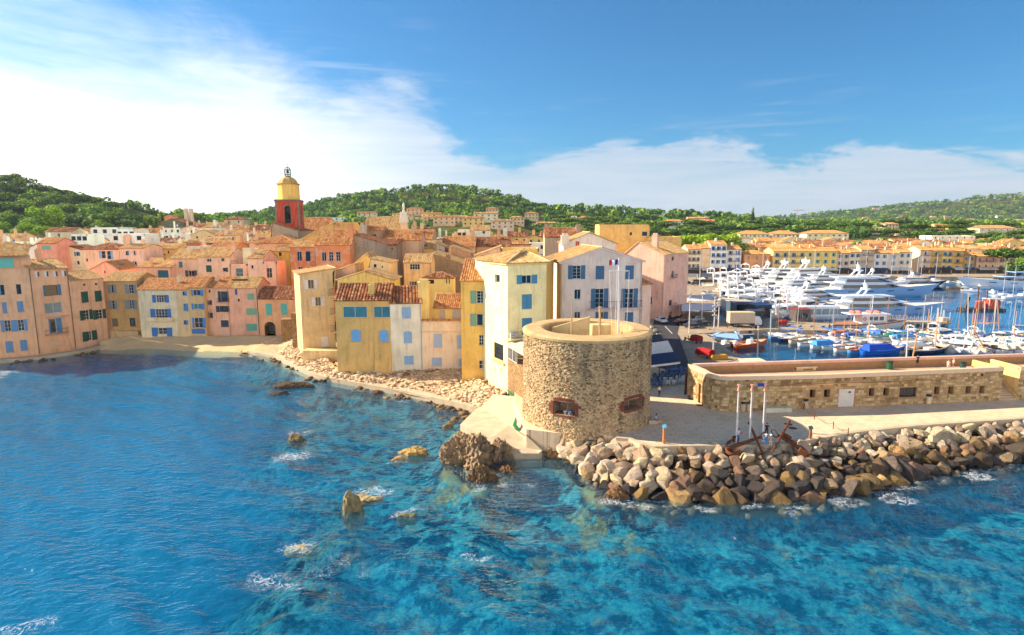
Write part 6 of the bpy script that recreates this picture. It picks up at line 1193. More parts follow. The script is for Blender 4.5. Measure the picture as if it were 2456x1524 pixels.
t.put(p.inputs['Base Color'], c); p.inputs['Roughness'].default_value = .95; bump(t, p, t.math('ADD', vo.outputs['Distance'], t.noise(v, 9, 4, .7)), -.8, .12)
TC_ = Vector((9.45, 74.6, 0)); RT = 8.0; Z0T, Z1T = 1.0, 14.0
def rad(z): return RT+max(0, (5.5-z))*.09
tower = thing('round_tower', 'squat round rubble-stone defence tower with two brick-framed gun openings', 'tower', (TC_.x, TC_.y, 3))
def th_z(px, py):      # where a view ray meets the drum
 d = ray(px, py); o = Vector((0, 0, CH)); a = d.x**2+d.y**2; b = 2*(d.x*(o.x-TC_.x)+d.y*(o.y-TC_.y)); c = (o.x-TC_.x)**2+(o.y-TC_.y)**2-RT**2
 k = (-b-math.sqrt(max(0, b*b-4*a*c)))/(2*a); q = o+d*k; return math.atan2(q.y-TC_.y, q.x-TC_.x), q.z
openings = []
for x0, y0, x1, y1 in ((372, 1172, 500, 1250), (797, 1155, 905, 1218)):
 a0, _ = th_z(*Z5(x0, (y0+y1)/2)); a1, _ = th_z(*Z5(x1, (y0+y1)/2)); _, zb = th_z(*Z5((x0+x1)/2, y1)); _, ztp = th_z(*Z5((x0+x1)/2, y0)); openings.append((a0, a1, zb, ztp))
ang = sorted(set([2*math.pi*i/110-math.pi for i in range(110)]+[a for o_ in openings for a in o_[:2]]))
zs = sorted(set([Z0T+(Z1T-Z0T)*i/22 for i in range(23)]+[z for o_ in openings for z in o_[2:]]))
def cylp(a, z, dr=0.0): r = rad(z)+dr; return TC_+Vector((math.cos(a)*r, math.sin(a)*r, z))
m = MB()
for i in range(len(ang)):
 a, b = ang[i], ang[(i+1) % len(ang)]; bb = b if b > a else b+2*math.pi; am = (a+bb)/2
 for j in range(len(zs)-1):
  zm = (zs[j]+zs[j+1])/2
  if any(o_[0] < am < o_[1] and o_[2] < zm < o_[3] for o_ in openings): continue
  m.poly(cylp(a, zs[j]), cylp(b, zs[j]), cylp(b, zs[j+1]), cylp(a, zs[j+1]))
m.build('drum', 'tower_mortar', tower)
m = MB(); rin = 5.5; n_ = 72      # rim, inner wall and sunken roof floor
for i in range(n_):
 a, b = 2*math.pi*i/n_, 2*math.pi*(i+1)/n_; P = lambda an, r, z: TC_+Vector((math.cos(an)*r, math.sin(an)*r, z))
 for (r0, z0), (r1, z1) in zip([(RT+.12, 13.75), (RT+.16, 14.05), (RT-.3, 14.25), (rin+.3, 14.3), (rin, 14.2)], [(RT+.16, 14.05), (RT-.3, 14.25), (rin+.3, 14.3), (rin, 14.2), (rin, 11.8)]): m.poly(P(a, r0, z0), P(b, r0, z0), P(b, r1, z1), P(a, r1, z1))
m.build('rim', 'stucco', tower, True, color=C(186, 146, 98))
m = MB(); m.lathe((TC_.x, TC_.y, 11.8), [(0, 0), (rin, 0)], 48); m.build('roof_floor', 'concrete', tower)
m = MB(); p0 = A(*Z5(362, 722), TC_.y+2.5); p1 = A(*Z5(590, 656), TC_.y+1.0); th_ = Vector((.1, .45, 0)); bz_ = 11.8
m.add([Vector((p0.x, p0.y, bz_)), Vector((p1.x, p1.y, bz_)), p1, p0]+[q+th_ for q in (Vector((p0.x, p0.y, bz_)), Vector((p1.x, p1.y, bz_)), p1, p0)], [(0, 1, 2, 3), (7, 6, 5, 4), (1, 5, 6, 2), (3, 2, 6, 7), (0, 3, 7, 4)]); m.build('stair_wall', 'stucco', tower, color=C(206, 170, 120))
m = MB(); m.cbox((TC_.x+2.0, TC_.y+2.2, 11.8), 2.4, 1.6, 2.5, .1); m.build('stair_head', 'stucco', tower, color=C(214, 180, 130))
m = MB(); m.lathe((TC_.x+2.4, TC_.y-2, 11.8), [(.35, 0), (.4, .6), (.5, .7), (.5, 1.0), (.3, 1.1), (.3, 1.5), (.1, 1.6), (0, 1.6)], 10); m.build('capstan', 'rust', tower)
for a0, a1, zb, ztp in openings:
 m = MB(); dp = -1.6; k = 6
 for i in range(k):
  a, b = a0+(a1-a0)*i/k, a0+(a1-a0)*(i+1)/k; m.poly(cylp(a, zb), cylp(b, zb), cylp(b, zb, dp), cylp(a, zb, dp)); m.poly(cylp(a, ztp), cylp(a, ztp, dp), cylp(b, ztp, dp), cylp(b, ztp)); m.poly(cylp(a, zb, dp), cylp(b, zb, dp), cylp(b, ztp, dp), cylp(a, ztp, dp))
 for a in (a0, a1): m.poly(cylp(a, zb), cylp(a, ztp), cylp(a, ztp, dp), cylp(a, zb, dp))
 em = m.build('embrasure', 'stucco', tower, color=C(120, 84, 62))
 m = MB(); cyb = [cylp(a0+(a1-a0)*.55, zb, dp*.6), cylp(a0+(a1-a0)*.55, ztp, dp*.6)]; m.tube(cyb, .05, 5); m.build('bar', 'paint', em, color=C(170, 150, 120))
 rs = random.Random(3); nb = 9
 def brick(a, z, wa, hz_):
  m = MB(); q = [cylp(a-wa, z), cylp(a+wa, z), cylp(a+wa, z+hz_), cylp(a-wa, z+hz_)]; o_ = [cylp(a-wa, z, .1), cylp(a+wa, z, .1), cylp(a+wa, z+hz_, .1), cylp(a-wa, z+hz_, .1)]
  m.add(q+o_, [(4, 5, 6, 7), (0, 1, 5, 4), (1, 2, 6, 5), (2, 3, 7, 6), (3, 0, 4, 7)]); g = rs.uniform(.75, 1.2); c_ = C(128, 66, 48); m.build('brick', 'plaster_trim', em, color=(c_[0]*g, c_[1]*g, c_[2]*g, 1))
 hh = (ztp-zb)/5
 for j in range(5):
  wa = rs.choice((.022, .036)); brick(a0-wa-.002, zb+j*hh+.01, wa, hh-.03); wa = rs.choice((.024, .045)); brick(a1+wa+.002, zb+j*hh+.01, wa, hh-.03)
 for i in range(nb): brick(a0+(a1-a0)*(i+.5)/nb, ztp+.02+.12*math.sin(math.pi*(i+.5)/nb), (a1-a0)/nb*.44, .34)
 for i in range(4): brick(a0+(a1-a0)*(i+.5)/4, zb-.2, (a1-a0)/4*.46, .18)
rs_ = np.random.RandomState(9); bm = bmesh.new(); bmesh.ops.create_icosphere(bm, subdivisions=1, radius=1); V = np.array([v.co[:] for v in bm.verts]); Fc = np.array([[v.index for v in f.verts] for f in bm.faces]); bm.free()
AV, AF, TT = [], [], []; k = 0
for _ in range(7000):
 a = rs_.uniform(-math.pi, .35); z = rs_.uniform(1.2, 13.7)
 if any(o_[0]-.08 < a < o_[1]+.08 and o_[2]-.25 < z < o_[3]+.5 for o_ in openings): continue
 lowz = z < 5.2+rs_.normal(0, .5); sz = rs_.uniform(.07, .17)*(1.35 if rs_.rand() < .15 else 1)*(1.25 if lowz else 1); u_ = np.array([-math.sin(a), math.cos(a), 0]); n_ = np.array([math.cos(a), math.sin(a), 0])
 q = V*(1+rs_.uniform(-.25, .25, (len(V), 1))); r_ = rad(z); c0 = np.array([TC_.x+math.cos(a)*(r_-.01), TC_.y+math.sin(a)*(r_-.01), z])
 AV.append(c0+q[:, :1]*u_*sz*rs_.uniform(.9, 1.6)+q[:, 1:2]*n_*.06*rs_.uniform(.6, 1.4)+q[:, 2:]*np.array([0, 0, 1])*sz*rs_.uniform(.6, .95)-np.array(ROOT[tower.name])); AF.append(Fc+k*len(V)); TT.append(np.full(len(V), rs_.uniform(.45, .9) if lowz and rs_.rand() < .75 else rs_.rand())); k += 1
o = np_mesh('stones', np.concatenate(AV), np.concatenate(AF), 'wall_stone', {'tint': np.concatenate(TT)}, parent=tower); o['kind'] = 'stuff'
def pole(name, label, p0, p1, r0, r1, col, cat='pole'):
 m = MB(); m.tube([p0, p0.lerp(p1, .5), p1], [r0, (r0+r1)/2, r1], 7); m.lathe(p1, [(r1*1.6, -.03), (r1*2.0, .06), (0, .16)], 7); return tag(m.build(name, 'paint', color=col), label, cat)
mx = A(*Z5(768, 760), TC_.y-1.5); mt = A(*Z5(767, 302), TC_.y-1.5); fm = thing('flag_mast', 'tall white mast with yardarm and stays on the round tower roof', 'mast', (mx.x, mx.y, 11.8))
m = MB(); m.tube([(mx.x, mx.y, 11.8), mt], [.16, .09], 8); m.build('pole', 'paint', fm, color=C(236, 226, 222)); yz = A(*Z5(768, 379), TC_.y-1.5).z; yl = A(*Z5(710, 379), TC_.y-1.5).x; yr = A(*Z5(830, 379), TC_.y-1.5).x
m = MB(); m.tube([(yl, mx.y, yz), (yr, mx.y, yz)], .06, 6); m.build('yardarm', 'paint', fm, color=C(240, 232, 226))
m = MB()
for xe, xb in ((yl, mx.x-.9), (yl+.9, mx.x-.5), (yr, mx.x+.9), (yr-.9, mx.x+.4)): m.tube([(xe, mx.y, yz), (xb, mx.y, 14.0)], .022, 4)
m.build('stays', 'paint', fm, color=C(226, 214, 206))
fx0 = A(*Z5(708, 330), TC_.y-1.5).x; fz0, fz1 = A(*Z5(735, 342), TC_.y-1.5).z, A(*Z5(735, 310), TC_.y-1.5).z; flag = thing('flag', 'blue white and red striped flag flying from the tower mast', 'flag', (mt.x, mt.y, fz0))
W_ = mt.x-.12-fx0
for k, (cl) in enumerate((C(214, 48, 44), C(240, 240, 240), C(34, 58, 140))):
 m = MB(); nn = 5
 for i in range(nn):
  for j in range(3):
   def fp(s, v): x_ = fx0+W_*s; return (x_, mx.y+.18*math.sin(s*7)*(1-s*.8), fz0+(fz1-fz0)*v-.1*(1-s)+.05*math.sin(s*9))
   s0, s1 = (k+i/nn)/3, (k+(i+1)/nn)/3; m.poly(fp(s0, j/3), fp(s1, j/3), fp(s1, (j+1)/3), fp(s0, (j+1)/3))
 m.build('stripe', 'cloth', flag, color=cl)
pole('pole', 'short wooden pole with thin tip on the left of the tower roof', Vector((A(*Z5(483, 765), TC_.y-2).x, TC_.y-2, 11.8)), A(*Z5(481, 548), TC_.y-2), .16, .04, C(196, 160, 110))
pole('pole', 'stout wooden pole in the middle of the tower roof', Vector((A(*Z5(654, 768), TC_.y-2).x, TC_.y-2, 11.8)), A(*Z5(652, 600), TC_.y-2), .16, .14, C(196, 158, 108))
m = MB(); pts_ = [G(*q) for q in ((1237, 1002, 2.9), (1236, 1012, 2.8), (1234, 1020, 2.6), (1240, 1028, 2.3), (1248, 1034, 2.1), (1254, 1040, 1.9))]
m.tube(pts_, [.06, .2, .26, .24, .16, .05], 6); tag(m.build('net_roll', 'cloth', color=C(40, 128, 84)), 'green curved net roll lying against the tower foot', 'net')
m = MB(); pts_ = [G(*q) for q in ((1216, 938, 2.2), (1224, 944, 2.3), (1234, 951, 2.5))]; m.tube([q+Vector((0, 0, .15)) for q in pts_], [.1, .24, .08], 6); tag(m.build('net_roll', 'cloth', color=C(30, 110, 60)), 'green net roll at the foot of the stone annex', 'net')
# ================================================================== RAMPART
ZF = 3.0; base_px = [(1647, 951), (1680, 968), (1690, 976), (1705, 982.5), (1725, 986.5), (1748, 988), (1960, 983.5), (2398, 961)]
bp = [G(a, b, ZF).xy for a, b in base_px]
d_ = (bp[7]-bp[5]).normalized(); ext = bp[7]+d_*40; fwd = Vector((-d_.y, d_.x))      # points away from camera
fort = thing('rampart', 'long low golden stone rampart with roof terrace, small windows and rounded corner', 'rampart', (bp[5].x, bp[5].y, ZF))
t, p, o = mk('block_stone'); v = pos(t); at = t.new('ShaderNodeAttribute'); at.attribute_name = 'tint'; n = t.noise(v, 2.5, 5, .65); oi = t.new('ShaderNodeObjectInfo')
f_ = t.math('FRACT', t.math('ADD', at.outputs['Fac'], t.math('MULTIPLY', oi.outputs['Random'], .999)))
c = t.ramp(f_, [(0, C(146, 114, 76)), (.3, C(186, 154, 106)), (.6, C(206, 176, 126)), (.85, C(224, 198, 152)), (1, C(164, 128, 88))]); c = t.mix(1, c, t.ramp(n, [(.3, .75), (.7, 1.15)]), blend='MULTIPLY')
t.put(p.inputs['Base Color'], c); p.inputs['Roughness'].default_value = .92; bump(t, p, n, .6, .05)
simple('mortar', C(176, 140, 96), .95, var=.2, scale=2, bmp=.4, bscale=8)
f_front = Face(bp[5], bp[7]); ztop = f_front.hit(1960, 905.5)[1]; zcop = f_front.hit(1960, 896)[1]; batter = .06
segs = [Face(bp[i], bp[i+1]) for i in range(5)]
holes = []; fw = [('d',)+tuple(q) for q in ()]
fwins = []
for r_ in ((2027, 580, 2095, 675), (2200, 578, 2265, 672)): fwins.append((Z8, r_))
for r_ in ((80, 562, 150, 655), (610, 548, 672, 640), (780, 545, 845, 635), (1380, 530, 1440, 620), (1545, 528, 1605, 615), (1750, 525, 1810, 610), (1912, 520, 1970, 608)): fwins.append((Z9, r_))
for cv_, r_ in fwins:
 u0, u1, z0, z1 = f_front.rect(*r_, cv_); holes.append((u0, u1, z0, z1)); wn = window(f_front, fort, u0, u1, z0, z1, C(70, 60, 50), 1, 1, depth=.7)
 m = MB(); e = .002;
 for (a, b) in (((u0-e, z0), (u0-e, z1)), ((u1+e, z0), (u1+e, z1)), ((u0, z0-e), (u1, z0-e)), ((u0, z1+e), (u1, z1+e))): m.poly(f_front.at(a[0], a[1], -.1), f_front.at(a[0], a[1], -.75), f_front.at(b[0], b[1], -.75), f_front.at(b[0], b[1], -.1))
 m.build('reveal', 'mortar', wn)
u0, u1, z0, z1 = f_front.rect(252, 558, 440, 772, Z9); holes.append((u0, u1, ZF, z1)); m = MB(); m.obox(f_front.at(u0+.02, ZF, -.14), f_front.u*(u1-u0-.04), f_front.n*.08, Vector((0, 0, z1-ZF-.02)))
for k in range(1, 4): m.obox(f_front.at(u0+(u1-u0)*k/4-.01, ZF, -.062), f_front.u*.02, f_front.n*.02, Vector((0, 0, z1-ZF-.03)))
m.build('door', 'paint', fort, color=C(222, 212, 200)); m = MB(); uu, _, zz_, zz2 = f_front.rect(372, 585, 400, 605, Z9); m.obox(f_front.at(uu, zz_, -.06), f_front.u*.35, f_front.n*.03, Vector((0, 0, .22))); m.build('door_plate', 'paint', fort, color=C(60, 60, 60))
u0, u1, z0, z1 = f_front.rect(970, 540, 1170, 655, Z9); holes.append((u0, u1, z0, z1)); wn = window(f_front, fort, u0, u1, z0, z1, C(60, 60, 58), 12, 1, depth=.3)
for cv_, r_ in ((Z8, (1252, 452, 1288, 482)), (Z9, (543, 408, 578, 440)), (Z9, (1930, 378, 1960, 408))): u0, u1, z0, z1 = f_front.rect(*r_, cv_); holes.append((u0, u1, z0, z1)); m = MB(); m.obox(f_front.at(u0, z0, -.16), f_front.u*(u1-u0), f_front.n*.02, Vector((0, 0, z1-z0))); m.build('drain', 'paint', fort, color=C(30, 26, 24))
m = MB(); wall_cells(m, f_front, ZF-1, ztop, holes)
dl = []
u0, u1, z0, z1 = segs[0].rect(680, 510, 715, 738, Z8); dholes = [(max(.1, u0), min(segs[0].L-.1, u1), ZF, z1)]
for i, sg in enumerate(segs): wall_cells(m, sg, ZF-1, ztop, dholes if i == 0 else [])
f_side = Face(bp[0]+fwd*0, bp[0]); bkL = bp[0]+fwd*6.5
depthF = 7.5; back_r = ext+fwd*depthF; back_l = bp[5]+d_*(-1.0)+fwd*depthF
m.build('wall_core', 'mortar', fort)
dh = dholes[0]; m = MB(); m.obox(segs[0].at(dh[0], ZF, -.3), segs[0].u*(dh[1]-dh[0]), segs[0].n*.06, Vector((0, 0, dh[3]-ZF))); m.build('door', 'wood', fort, color=C(120, 96, 66))
rs = random.Random(5); singles = []; joined = MB(); zrow = ZF; courses = []
while zrow < ztop-.1: hh = rs.uniform(.27, .40); courses.append((zrow, min(ztop, zrow+hh))); zrow += hh
def blocks(f, hl):
 for (za, zb) in courses:
  u = -rs.uniform(0, .3)
  while u < f.L:
   w_ = rs.uniform(.32, .85); a, b = max(0, u)+.015, min(f.L, u+w_)-.015; u += w_
   if b-a < .1: continue
   if any(h_[0]-.02 < b and a < h_[1]+.02 and h_[2]-.02 < zb and za < h_[3]+.02 for h_ in hl): continue
   yield f, a, b, za+.015, zb-.015
allb = []
for i, sg in enumerate(segs): allb += list(blocks(sg, dholes if i == 0 else []))
allb += list(blocks(f_front, holes))
fr_ext = Face(bp[7]+d_*2.6, ext); allb += list(blocks(fr_ext, []))
def blk(m, b, t_):
 f, a, c_, za, zb = b; pr = rs.uniform(.025, .06); i_ = .03
 m.add([f.at(a, za, 0.0), f.at(c_, za, 0.0), f.at(c_, zb, 0.0), f.at(a, zb, 0.0), f.at(a+i_, za+i_, pr), f.at(c_-i_, za+i_, pr), f.at(c_-i_, zb-i_, pr), f.at(a+i_, zb-i_, pr)], [(4, 5, 6, 7), (0, 1, 5, 4), (1, 2, 6, 5), (2, 3, 7, 6), (3, 0, 4, 7)], t_)
for k, b in enumerate(allb):
 if k < 290: m = MB(); blk(m, b, 0.0); m.build('stone_block', 'block_stone', fort)
 else: blk(joined, b, rs.random()*.98)
o = joined.build('stone_blocks', 'block_stone', fort); o['kind'] = 'stuff'
m = MB(); wall_cells(m, Face(back_l, bp[0]), ZF-3, ztop, []); wall_cells(m, Face(back_r, back_l), ZF-4, ztop, []); wall_cells(m, fr_ext, ZF-1, ztop, []); m.build('back_wall', 'mortar', fort)
zter = zcop-1.35; poly = [*bp[:8], bp[7]+d_*2.6, ext, back_r, back_l]; simple('terracotta', C(222, 172, 130), .85, var=.18, scale=.8)
stair0, stair1 = bp[7], bp[7]+d_*2.6
m = MB(); pp = [*bp[:7], stair0, stair0+fwd*4.6, stair1+fwd*4.6, stair1, ext, back_r, back_l]; m.add([(q.x, q.y, zter) for q in pp], [tuple(range(len(pp)))]); m.build('terrace_floor', 'terracotta', fort)
def coping(pts, w_, z0, z1, nm='coping', inset=0.06, seg=None):
 m = MB(); P = [Vector((q.x, q.y, 0)) for q in pts]; nr = []
 for i in range(len(P)):
  dv = (P[min(i+1, len(P)-1)]-P[max(i-1, 0)]).normalized(); nr.append(Vector((dv.y, -dv.x, 0)))
 for i in range(len(P)-1):
  a, b = P[i]+nr[i]*inset, P[i+1]+nr[i+1]*inset; c_, e = P[i+1]-nr[i+1]*w_, P[i]-nr[i]*w_; Zz = lambda q, z: Vector((q.x, q.y, z))
  m.add([Zz(a, z0), Zz(b, z0), Zz(c_, z0), Zz(e, z0), Zz(a, z1), Zz(b, z1), Zz(c_, z1), Zz(e, z1)], [(4, 5, 6, 7), (3, 2, 1, 0), (0, 1, 5, 4), (2, 3, 7, 6), (1, 2, 6, 5), (3, 0, 4, 7)])
 return m.build(nm, 'plaster_trim', fort, color=C(232, 200, 164))
coping(bp[:8], .55, ztop, zcop); coping([stair1, ext], .55, ztop, zcop); coping([back_l, bp[0]], .5, ztop, zcop)
bl = back_l; Lb = (back_r-back_l).length; m = MB(); fb_ = Face(back_r, back_l); fbi = Face(back_l, back_r)
m.obox(Vector((back_l.x, back_l.y, zter)), Vector((d_.x, d_.y, 0))*Lb, Vector((-fwd.x, -fwd.y, 0))*.5, Vector((0, 0, zcop-zter-.35))); m.build('parapet', 'mortar', fort)
u = 0; rs = random.Random(8)
while u < Lb-1:
 w_ = rs.uniform(1.3, 2.0); m = MB(); q = back_l+d_*(u+.02)-fwd*.56; m.obox(Vector((q.x, q.y, zcop-.35)), Vector((d_.x, d_.y, 0))*(w_-.04), Vector((fwd.x, fwd.y, 0))*.62, Vector((0, 0, .37))); g = rs.uniform(.9, 1.05); m.build('coping_block', 'plaster_trim', fort, color=tuple(c_*g for c_ in C(222, 182, 160)[:3])+(1,)); u += w_
for k in range(14):
 z_ = ZF+(zter-ZF)*(k+1)/14; q = stair0+fwd*(4.6*k/14); m = MB(); m.obox(Vector((q.x, q.y, ZF-.5)), Vector((d_.x, d_.y, 0))*2.6, Vector((fwd.x, fwd.y, 0))*(4.6/14), Vector((0, 0, z_-ZF+.5))); m.build('step', 'plaster_trim', fort, color=C(206, 176, 144))
m = MB()
for q, sgn in ((stair0, -1), (stair1, 1)): m.obox(Vector((q.x, q.y, ZF-1)), Vector((fwd.x, fwd.y, 0))*4.6, Vector((d_.x, d_.y, 0))*.35*sgn, Vector((0, 0, zcop-ZF+1)))
m.build('stair_wall', 'stucco', fort, color=C(226, 182, 110))
m = MB(); a = stair1+d_*(-.25); m.tube([Vector((a.x, a.y, ZF+1)), Vector((a.x+fwd.x*5, a.y+fwd.y*5, zter+1))], .05, 5); m.build('handrail', 'metal', fort, color=C(200, 180, 150))
for px_, py_, w_, dd_, hh, lb in ((1806, 886, 3.0, 1.6, 1.15, 'vent_box'), (1930, 888, 2.9, 1.6, .4, 'vent_box')):
 q = G(px_, py_, zter); m = MB(); m.cbox((q.x, q.y+.5, zter), w_, dd_, hh, math.atan2(d_.y, d_.x)); m.cbox((q.x, q.y+.5, zter+hh), w_+.3, dd_+.3, .14, math.atan2(d_.y, d_.x)); vb = m.build('vent_box', 'stucco', fort, color=C(240, 212, 172))
 m = MB(); m.cbox((q.x+.35, q.y+.5-dd_/2-.03, zter+.12), 1.5, .08, hh-.3 if hh > .6 else .15, math.atan2(d_.y, d_.x)); m.build('opening', 'paint', vb, color=C(150, 112, 60))
for cv_, a, b in ((Z8, 1660, 520), (Z8, 1270, 540), (Z9, 190, 500), (Z9, 800, 465), (Z9, 1410, 460), (Z9, 2000, 445)):
 u, z_ = f_front.hit(*cv_(a, b)); m = MB(); m.tube([f_front.at(u, z_, 0), f_front.at(u+.2, z_, .35)], .06, 5); m.lathe(f_front.at(u+.22, z_-.05, .36), [(.02, .12), (.16, .0), (.14, -.06), (0, -.06)], 8); m.build('spotlight', 'metal', fort, color=C(150, 150, 156))
# ================================================================== PROMENADE FURNITURE
def litter(px, py, label, h=1.25, r=.32, col=C(206, 186, 158), top=C(40, 40, 44), z=3.0):
 q = G(px, py, z); o = thing('litter_bin', label, 'litter bin', q); m = MB(); m.lathe(q, [(0, .05), (r*.85, .05), (r*.92, .1), (r, h*.82), (0, h*.82)], 14); m.build('bin_body', 'paint', o, color=col)
 m = MB(); m.lathe(q, [(r*.8, h*.82), (r*.8, h*.9), (r*1.05, h*.92), (r*1.05, h), (r*.6, h+.05), (0, h+.05)], 14); m.build('lid', 'paint', o, color=top)
litter(*Z8(1218, 842), 'beige litter bin with dark lid against the rampart, left of the pair'); litter(*Z8(1290, 842), 'beige litter bin with blue-grey lid against the rampart, right of the pair', top=C(60, 90, 120))
litter(*Z8(1972, 812), 'beige litter bin standing alone left of the first rampart window', h=1.3); litter(*Z9(1308, 735), 'cream litter bin below the wall lantern near the barred window', h=1.3, col=C(230, 206, 166))
litter(*Z9(850, 325), 'green litter bin on the rampart terrace', h=1.2, r=.42, col=C(24, 92, 60), top=C(20, 60, 44), z=zter); litter(*Z9(1715, 320), 'dark green litter bin on the terrace near the stone kerb', h=1.0, r=.4, col=C(30, 70, 66), top=C(20, 50, 44), z=zter)
for k, (xb, yb, xt, yt, lb) in enumerate(((1135, 1228, 1160, 525, 'left'), (1297, 1228, 1316, 525, 'middle'), (1453, 1228, 1476, 525, 'right'))):
 b = G(*Z8(xb, yb), 3); tp = A(*Z8(xt, yt), b.y); tp.x = b.x+(tp.x-b.x)*.4; o = thing('flagpole', 'slim white flagpole without flag by the anchors, %s one of three' % lb, 'flagpole', b)
 m = MB(); m.tube([b, b.lerp(tp, .5), tp], [.11, .085, .06], 8); m.build('pole', 'paint', o, color=C(236, 224, 216)); m = MB(); m.lathe(tp, [(.0, -.04), (.2, -.04), (.2, .06), (0, .1)], 8); m.build('cap', 'paint', o, color=C(220, 150, 140))
 m = MB(); q = b.lerp(tp, .92); m.lathe(q, [(.09, .35), (.2, -.1), (.16, -.16), (.09, -.16)], 6); m.build('collar', 'paint', o, color=C(226, 150, 110)); m = MB(); m.tube([b+Vector((.14, -.05, 1.2)), tp+Vector((.12, -.05, -.1))], .012, 3, False); m.build('halyard', 'paint', o, color=C(230, 224, 214))
m = MB(); q = A(*Z8(1455, 525), G(*Z8(1453, 1228), 3).y); m.cbox((q.x-.2, q.y, q.z-.12), .7, .1, .35); tag(m.build('pennant', 'cloth', color=C(40, 80, 170)), 'small blue pennant at the top of the right flagpole', 'flag')
def post(px, py, label, h, w_, col, topc, toph):
 q = G(px, py, 3); o = thing('sign_post', label, 'sign post', q); m = MB(); m.cbox(q, w_, w_, h, .2); m.cbox(q+Vector((0, 0, h*.55)), w_+.03, w_+.03, .06, .2); m.build('post', 'wood', o, color=col)
 m = MB(); m.obox(q+Vector((-.22, -.12, h)), Vector((.44, .0, .08)), Vector((0, .3, .28)), Vector((0, -.03, .05))); m.build('board', 'paint', o, color=topc)
post(*Z8(262, 1228), 'wooden information post with light blue board near the tower', 1.75, .24, C(190, 120, 66), C(90, 180, 210), .3); post(*Z8(2028, 1195), 'brown information post with dark teal board beyond the anchors', 1.3, .22, C(150, 90, 50), C(30, 84, 84), .2)
chain_pts = [Z8(1955, 825), Z8(2080, 940), Z8(2310, 1050), Z9(188, 1025), Z9(362, 1105)]
for i, (a, b) in enumerate(chain_pts):
 if i == 2: continue
 q = G(a, b, 3); m = MB(); m.tube([q, q+Vector((0, 0, .8))], .05, 6); m.lathe(q+Vector((0, 0, .8)), [(.06, 0), (.07, .05), (0, .1)], 6); tag(m.build('chain_post', 'rust'), 'rusty chain post on the promenade, %s from the rampart' % ORD[i if i < 2 else i-1], 'post', 'chain posts across the promenade')
m = MB(); cp = [G(a, b, 3)+Vector((0, 0, .7)) for a, b in (chain_pts[0], chain_pts[1], chain_pts[3], chain_pts[4])]
for i in range(3): m.tube([cp[i].lerp(cp[i+1], k/8)-Vector((0, 0, .45*(1-(k/4-1)**2))) for k in range(9)], .022, 4, False)
tag(m.build('chain', 'rust'), 'rusty chain hanging between the promenade posts', 'chain')
q0, q1 = G(*Z8(1495, 858), 3), G(*Z8(1812, 850), 3); m = MB(); m.obox(q0, q1-q0, Vector((0, 1.1, 0)), Vector((0, 0, .45))); m.obox(q0+Vector((.1, .1, .45)), (q1-q0)*.97, Vector((0, .9, 0)), Vector((0, 0, .1))); tag(m.build('stone_bench', 'stucco', color=C(200, 190, 176)), 'long pale stone bench slab at the foot of the rampart', 'bench')
for a, b, lb in ((690, 767, 'manhole cover nearest the rampart corner'), (1765, 998, 'manhole cover in front of the right anchor tip, upper one'), (1820, 1045, 'manhole cover in front of the right anchor tip, lower one'), (590, 695, 'manhole cover in the shade left of the rampart')):
 q = G(*Z8(a, b), 3); m = MB(); m.lathe(q, [(.36, .012), (0, .02)], 16); m.lathe(q, [(.48, .004), (.48, .012), (.36, .012)], 16); tag(m.build('manhole_cover', 'rust'), lb, 'manhole cover')
def anchor(label, crown, ring, stock_top, stock_bot, armdir):
 Y = 62.5; o = thing('anchor', label, 'anchor', crown); m = MB(); m.tube([crown, crown.lerp(ring, .5), ring], [.24, .2, .16], 8); m.build('shank', 'rust', o)
 m = MB(); m.tube([stock_top, stock_top.lerp(stock_bot, .5), stock_bot], [.1, .16, .1], 7)
 for e in (stock_top, stock_bot): m.lathe(e, [(0, -.2), (.17, -.1), (.17, .1), (0, .2)], 8)
 m.build('stock', 'rust', o)
 m = MB(); k = 8; sh = (ring-crown).normalized(); P = []
 for i in range(k+1):
  a = -1.15+2.3*i/k; P.append(crown+sh*(1.5*(1-math.cos(a)))+armdir*(1.5*math.sin(a)))
 m.tube(P, [.08]+[.2]*(k-1)+[.08], 7); m.build('arms', 'rust', o)
 for e, s_ in ((P[0], -1), (P[-1], 1)):
  m = MB(); n_ = sh.cross(armdir).normalized(); m.obox(e-n_*.38-armdir*.1, n_*.76, armdir*.14, sh*.8); m.build('fluke', 'rust', o)
 c = ring+sh*.35; m = MB(); pl_ = [c+(sh*math.cos(a)+Vector((0, .3, 1)).normalized()*math.sin(a))*.38 for a in [i*math.pi/6 for i in range(13)]]; m.tube(pl_, .06, 6, False); m.build('ring', 'rust', o)
Yl = 62.5
c1 = G(*Z8(1015, 1300), 2.9); r1 = A(*Z8(1440, 1150), c1.y+1.0); anchor('rusty old ship anchor leaning on the rocks, left one', c1, r1, A(*Z8(1295, 985), c1.y+2.2), A(*Z8(1450, 1335), c1.y-.6), Vector((.25, .9, .25)).normalized())
c2 = G(*Z8(1975, 1325), 2.8); r2 = A(*Z8(1640, 1130), c2.y+1.2); anchor('rusty old ship anchor leaning on the rocks, right one', c2, r2, A(*Z8(1780, 965), c2.y+2.2), A(*Z8(1580, 1320), c2.y-.6), Vector((-.2, .9, .25)).normalized())
q = G(*Z8(520, 640), 3); m = MB()
for k in range(4): m.cbox((q.x+.25*k, q.y+.5*k, 3), .22, .22, 3.2-.15*k);
tag(m.build('wooden_screen', 'wood', color=C(96, 60, 40)), 'dark wooden screen beside the restaurant terrace', 'screen')
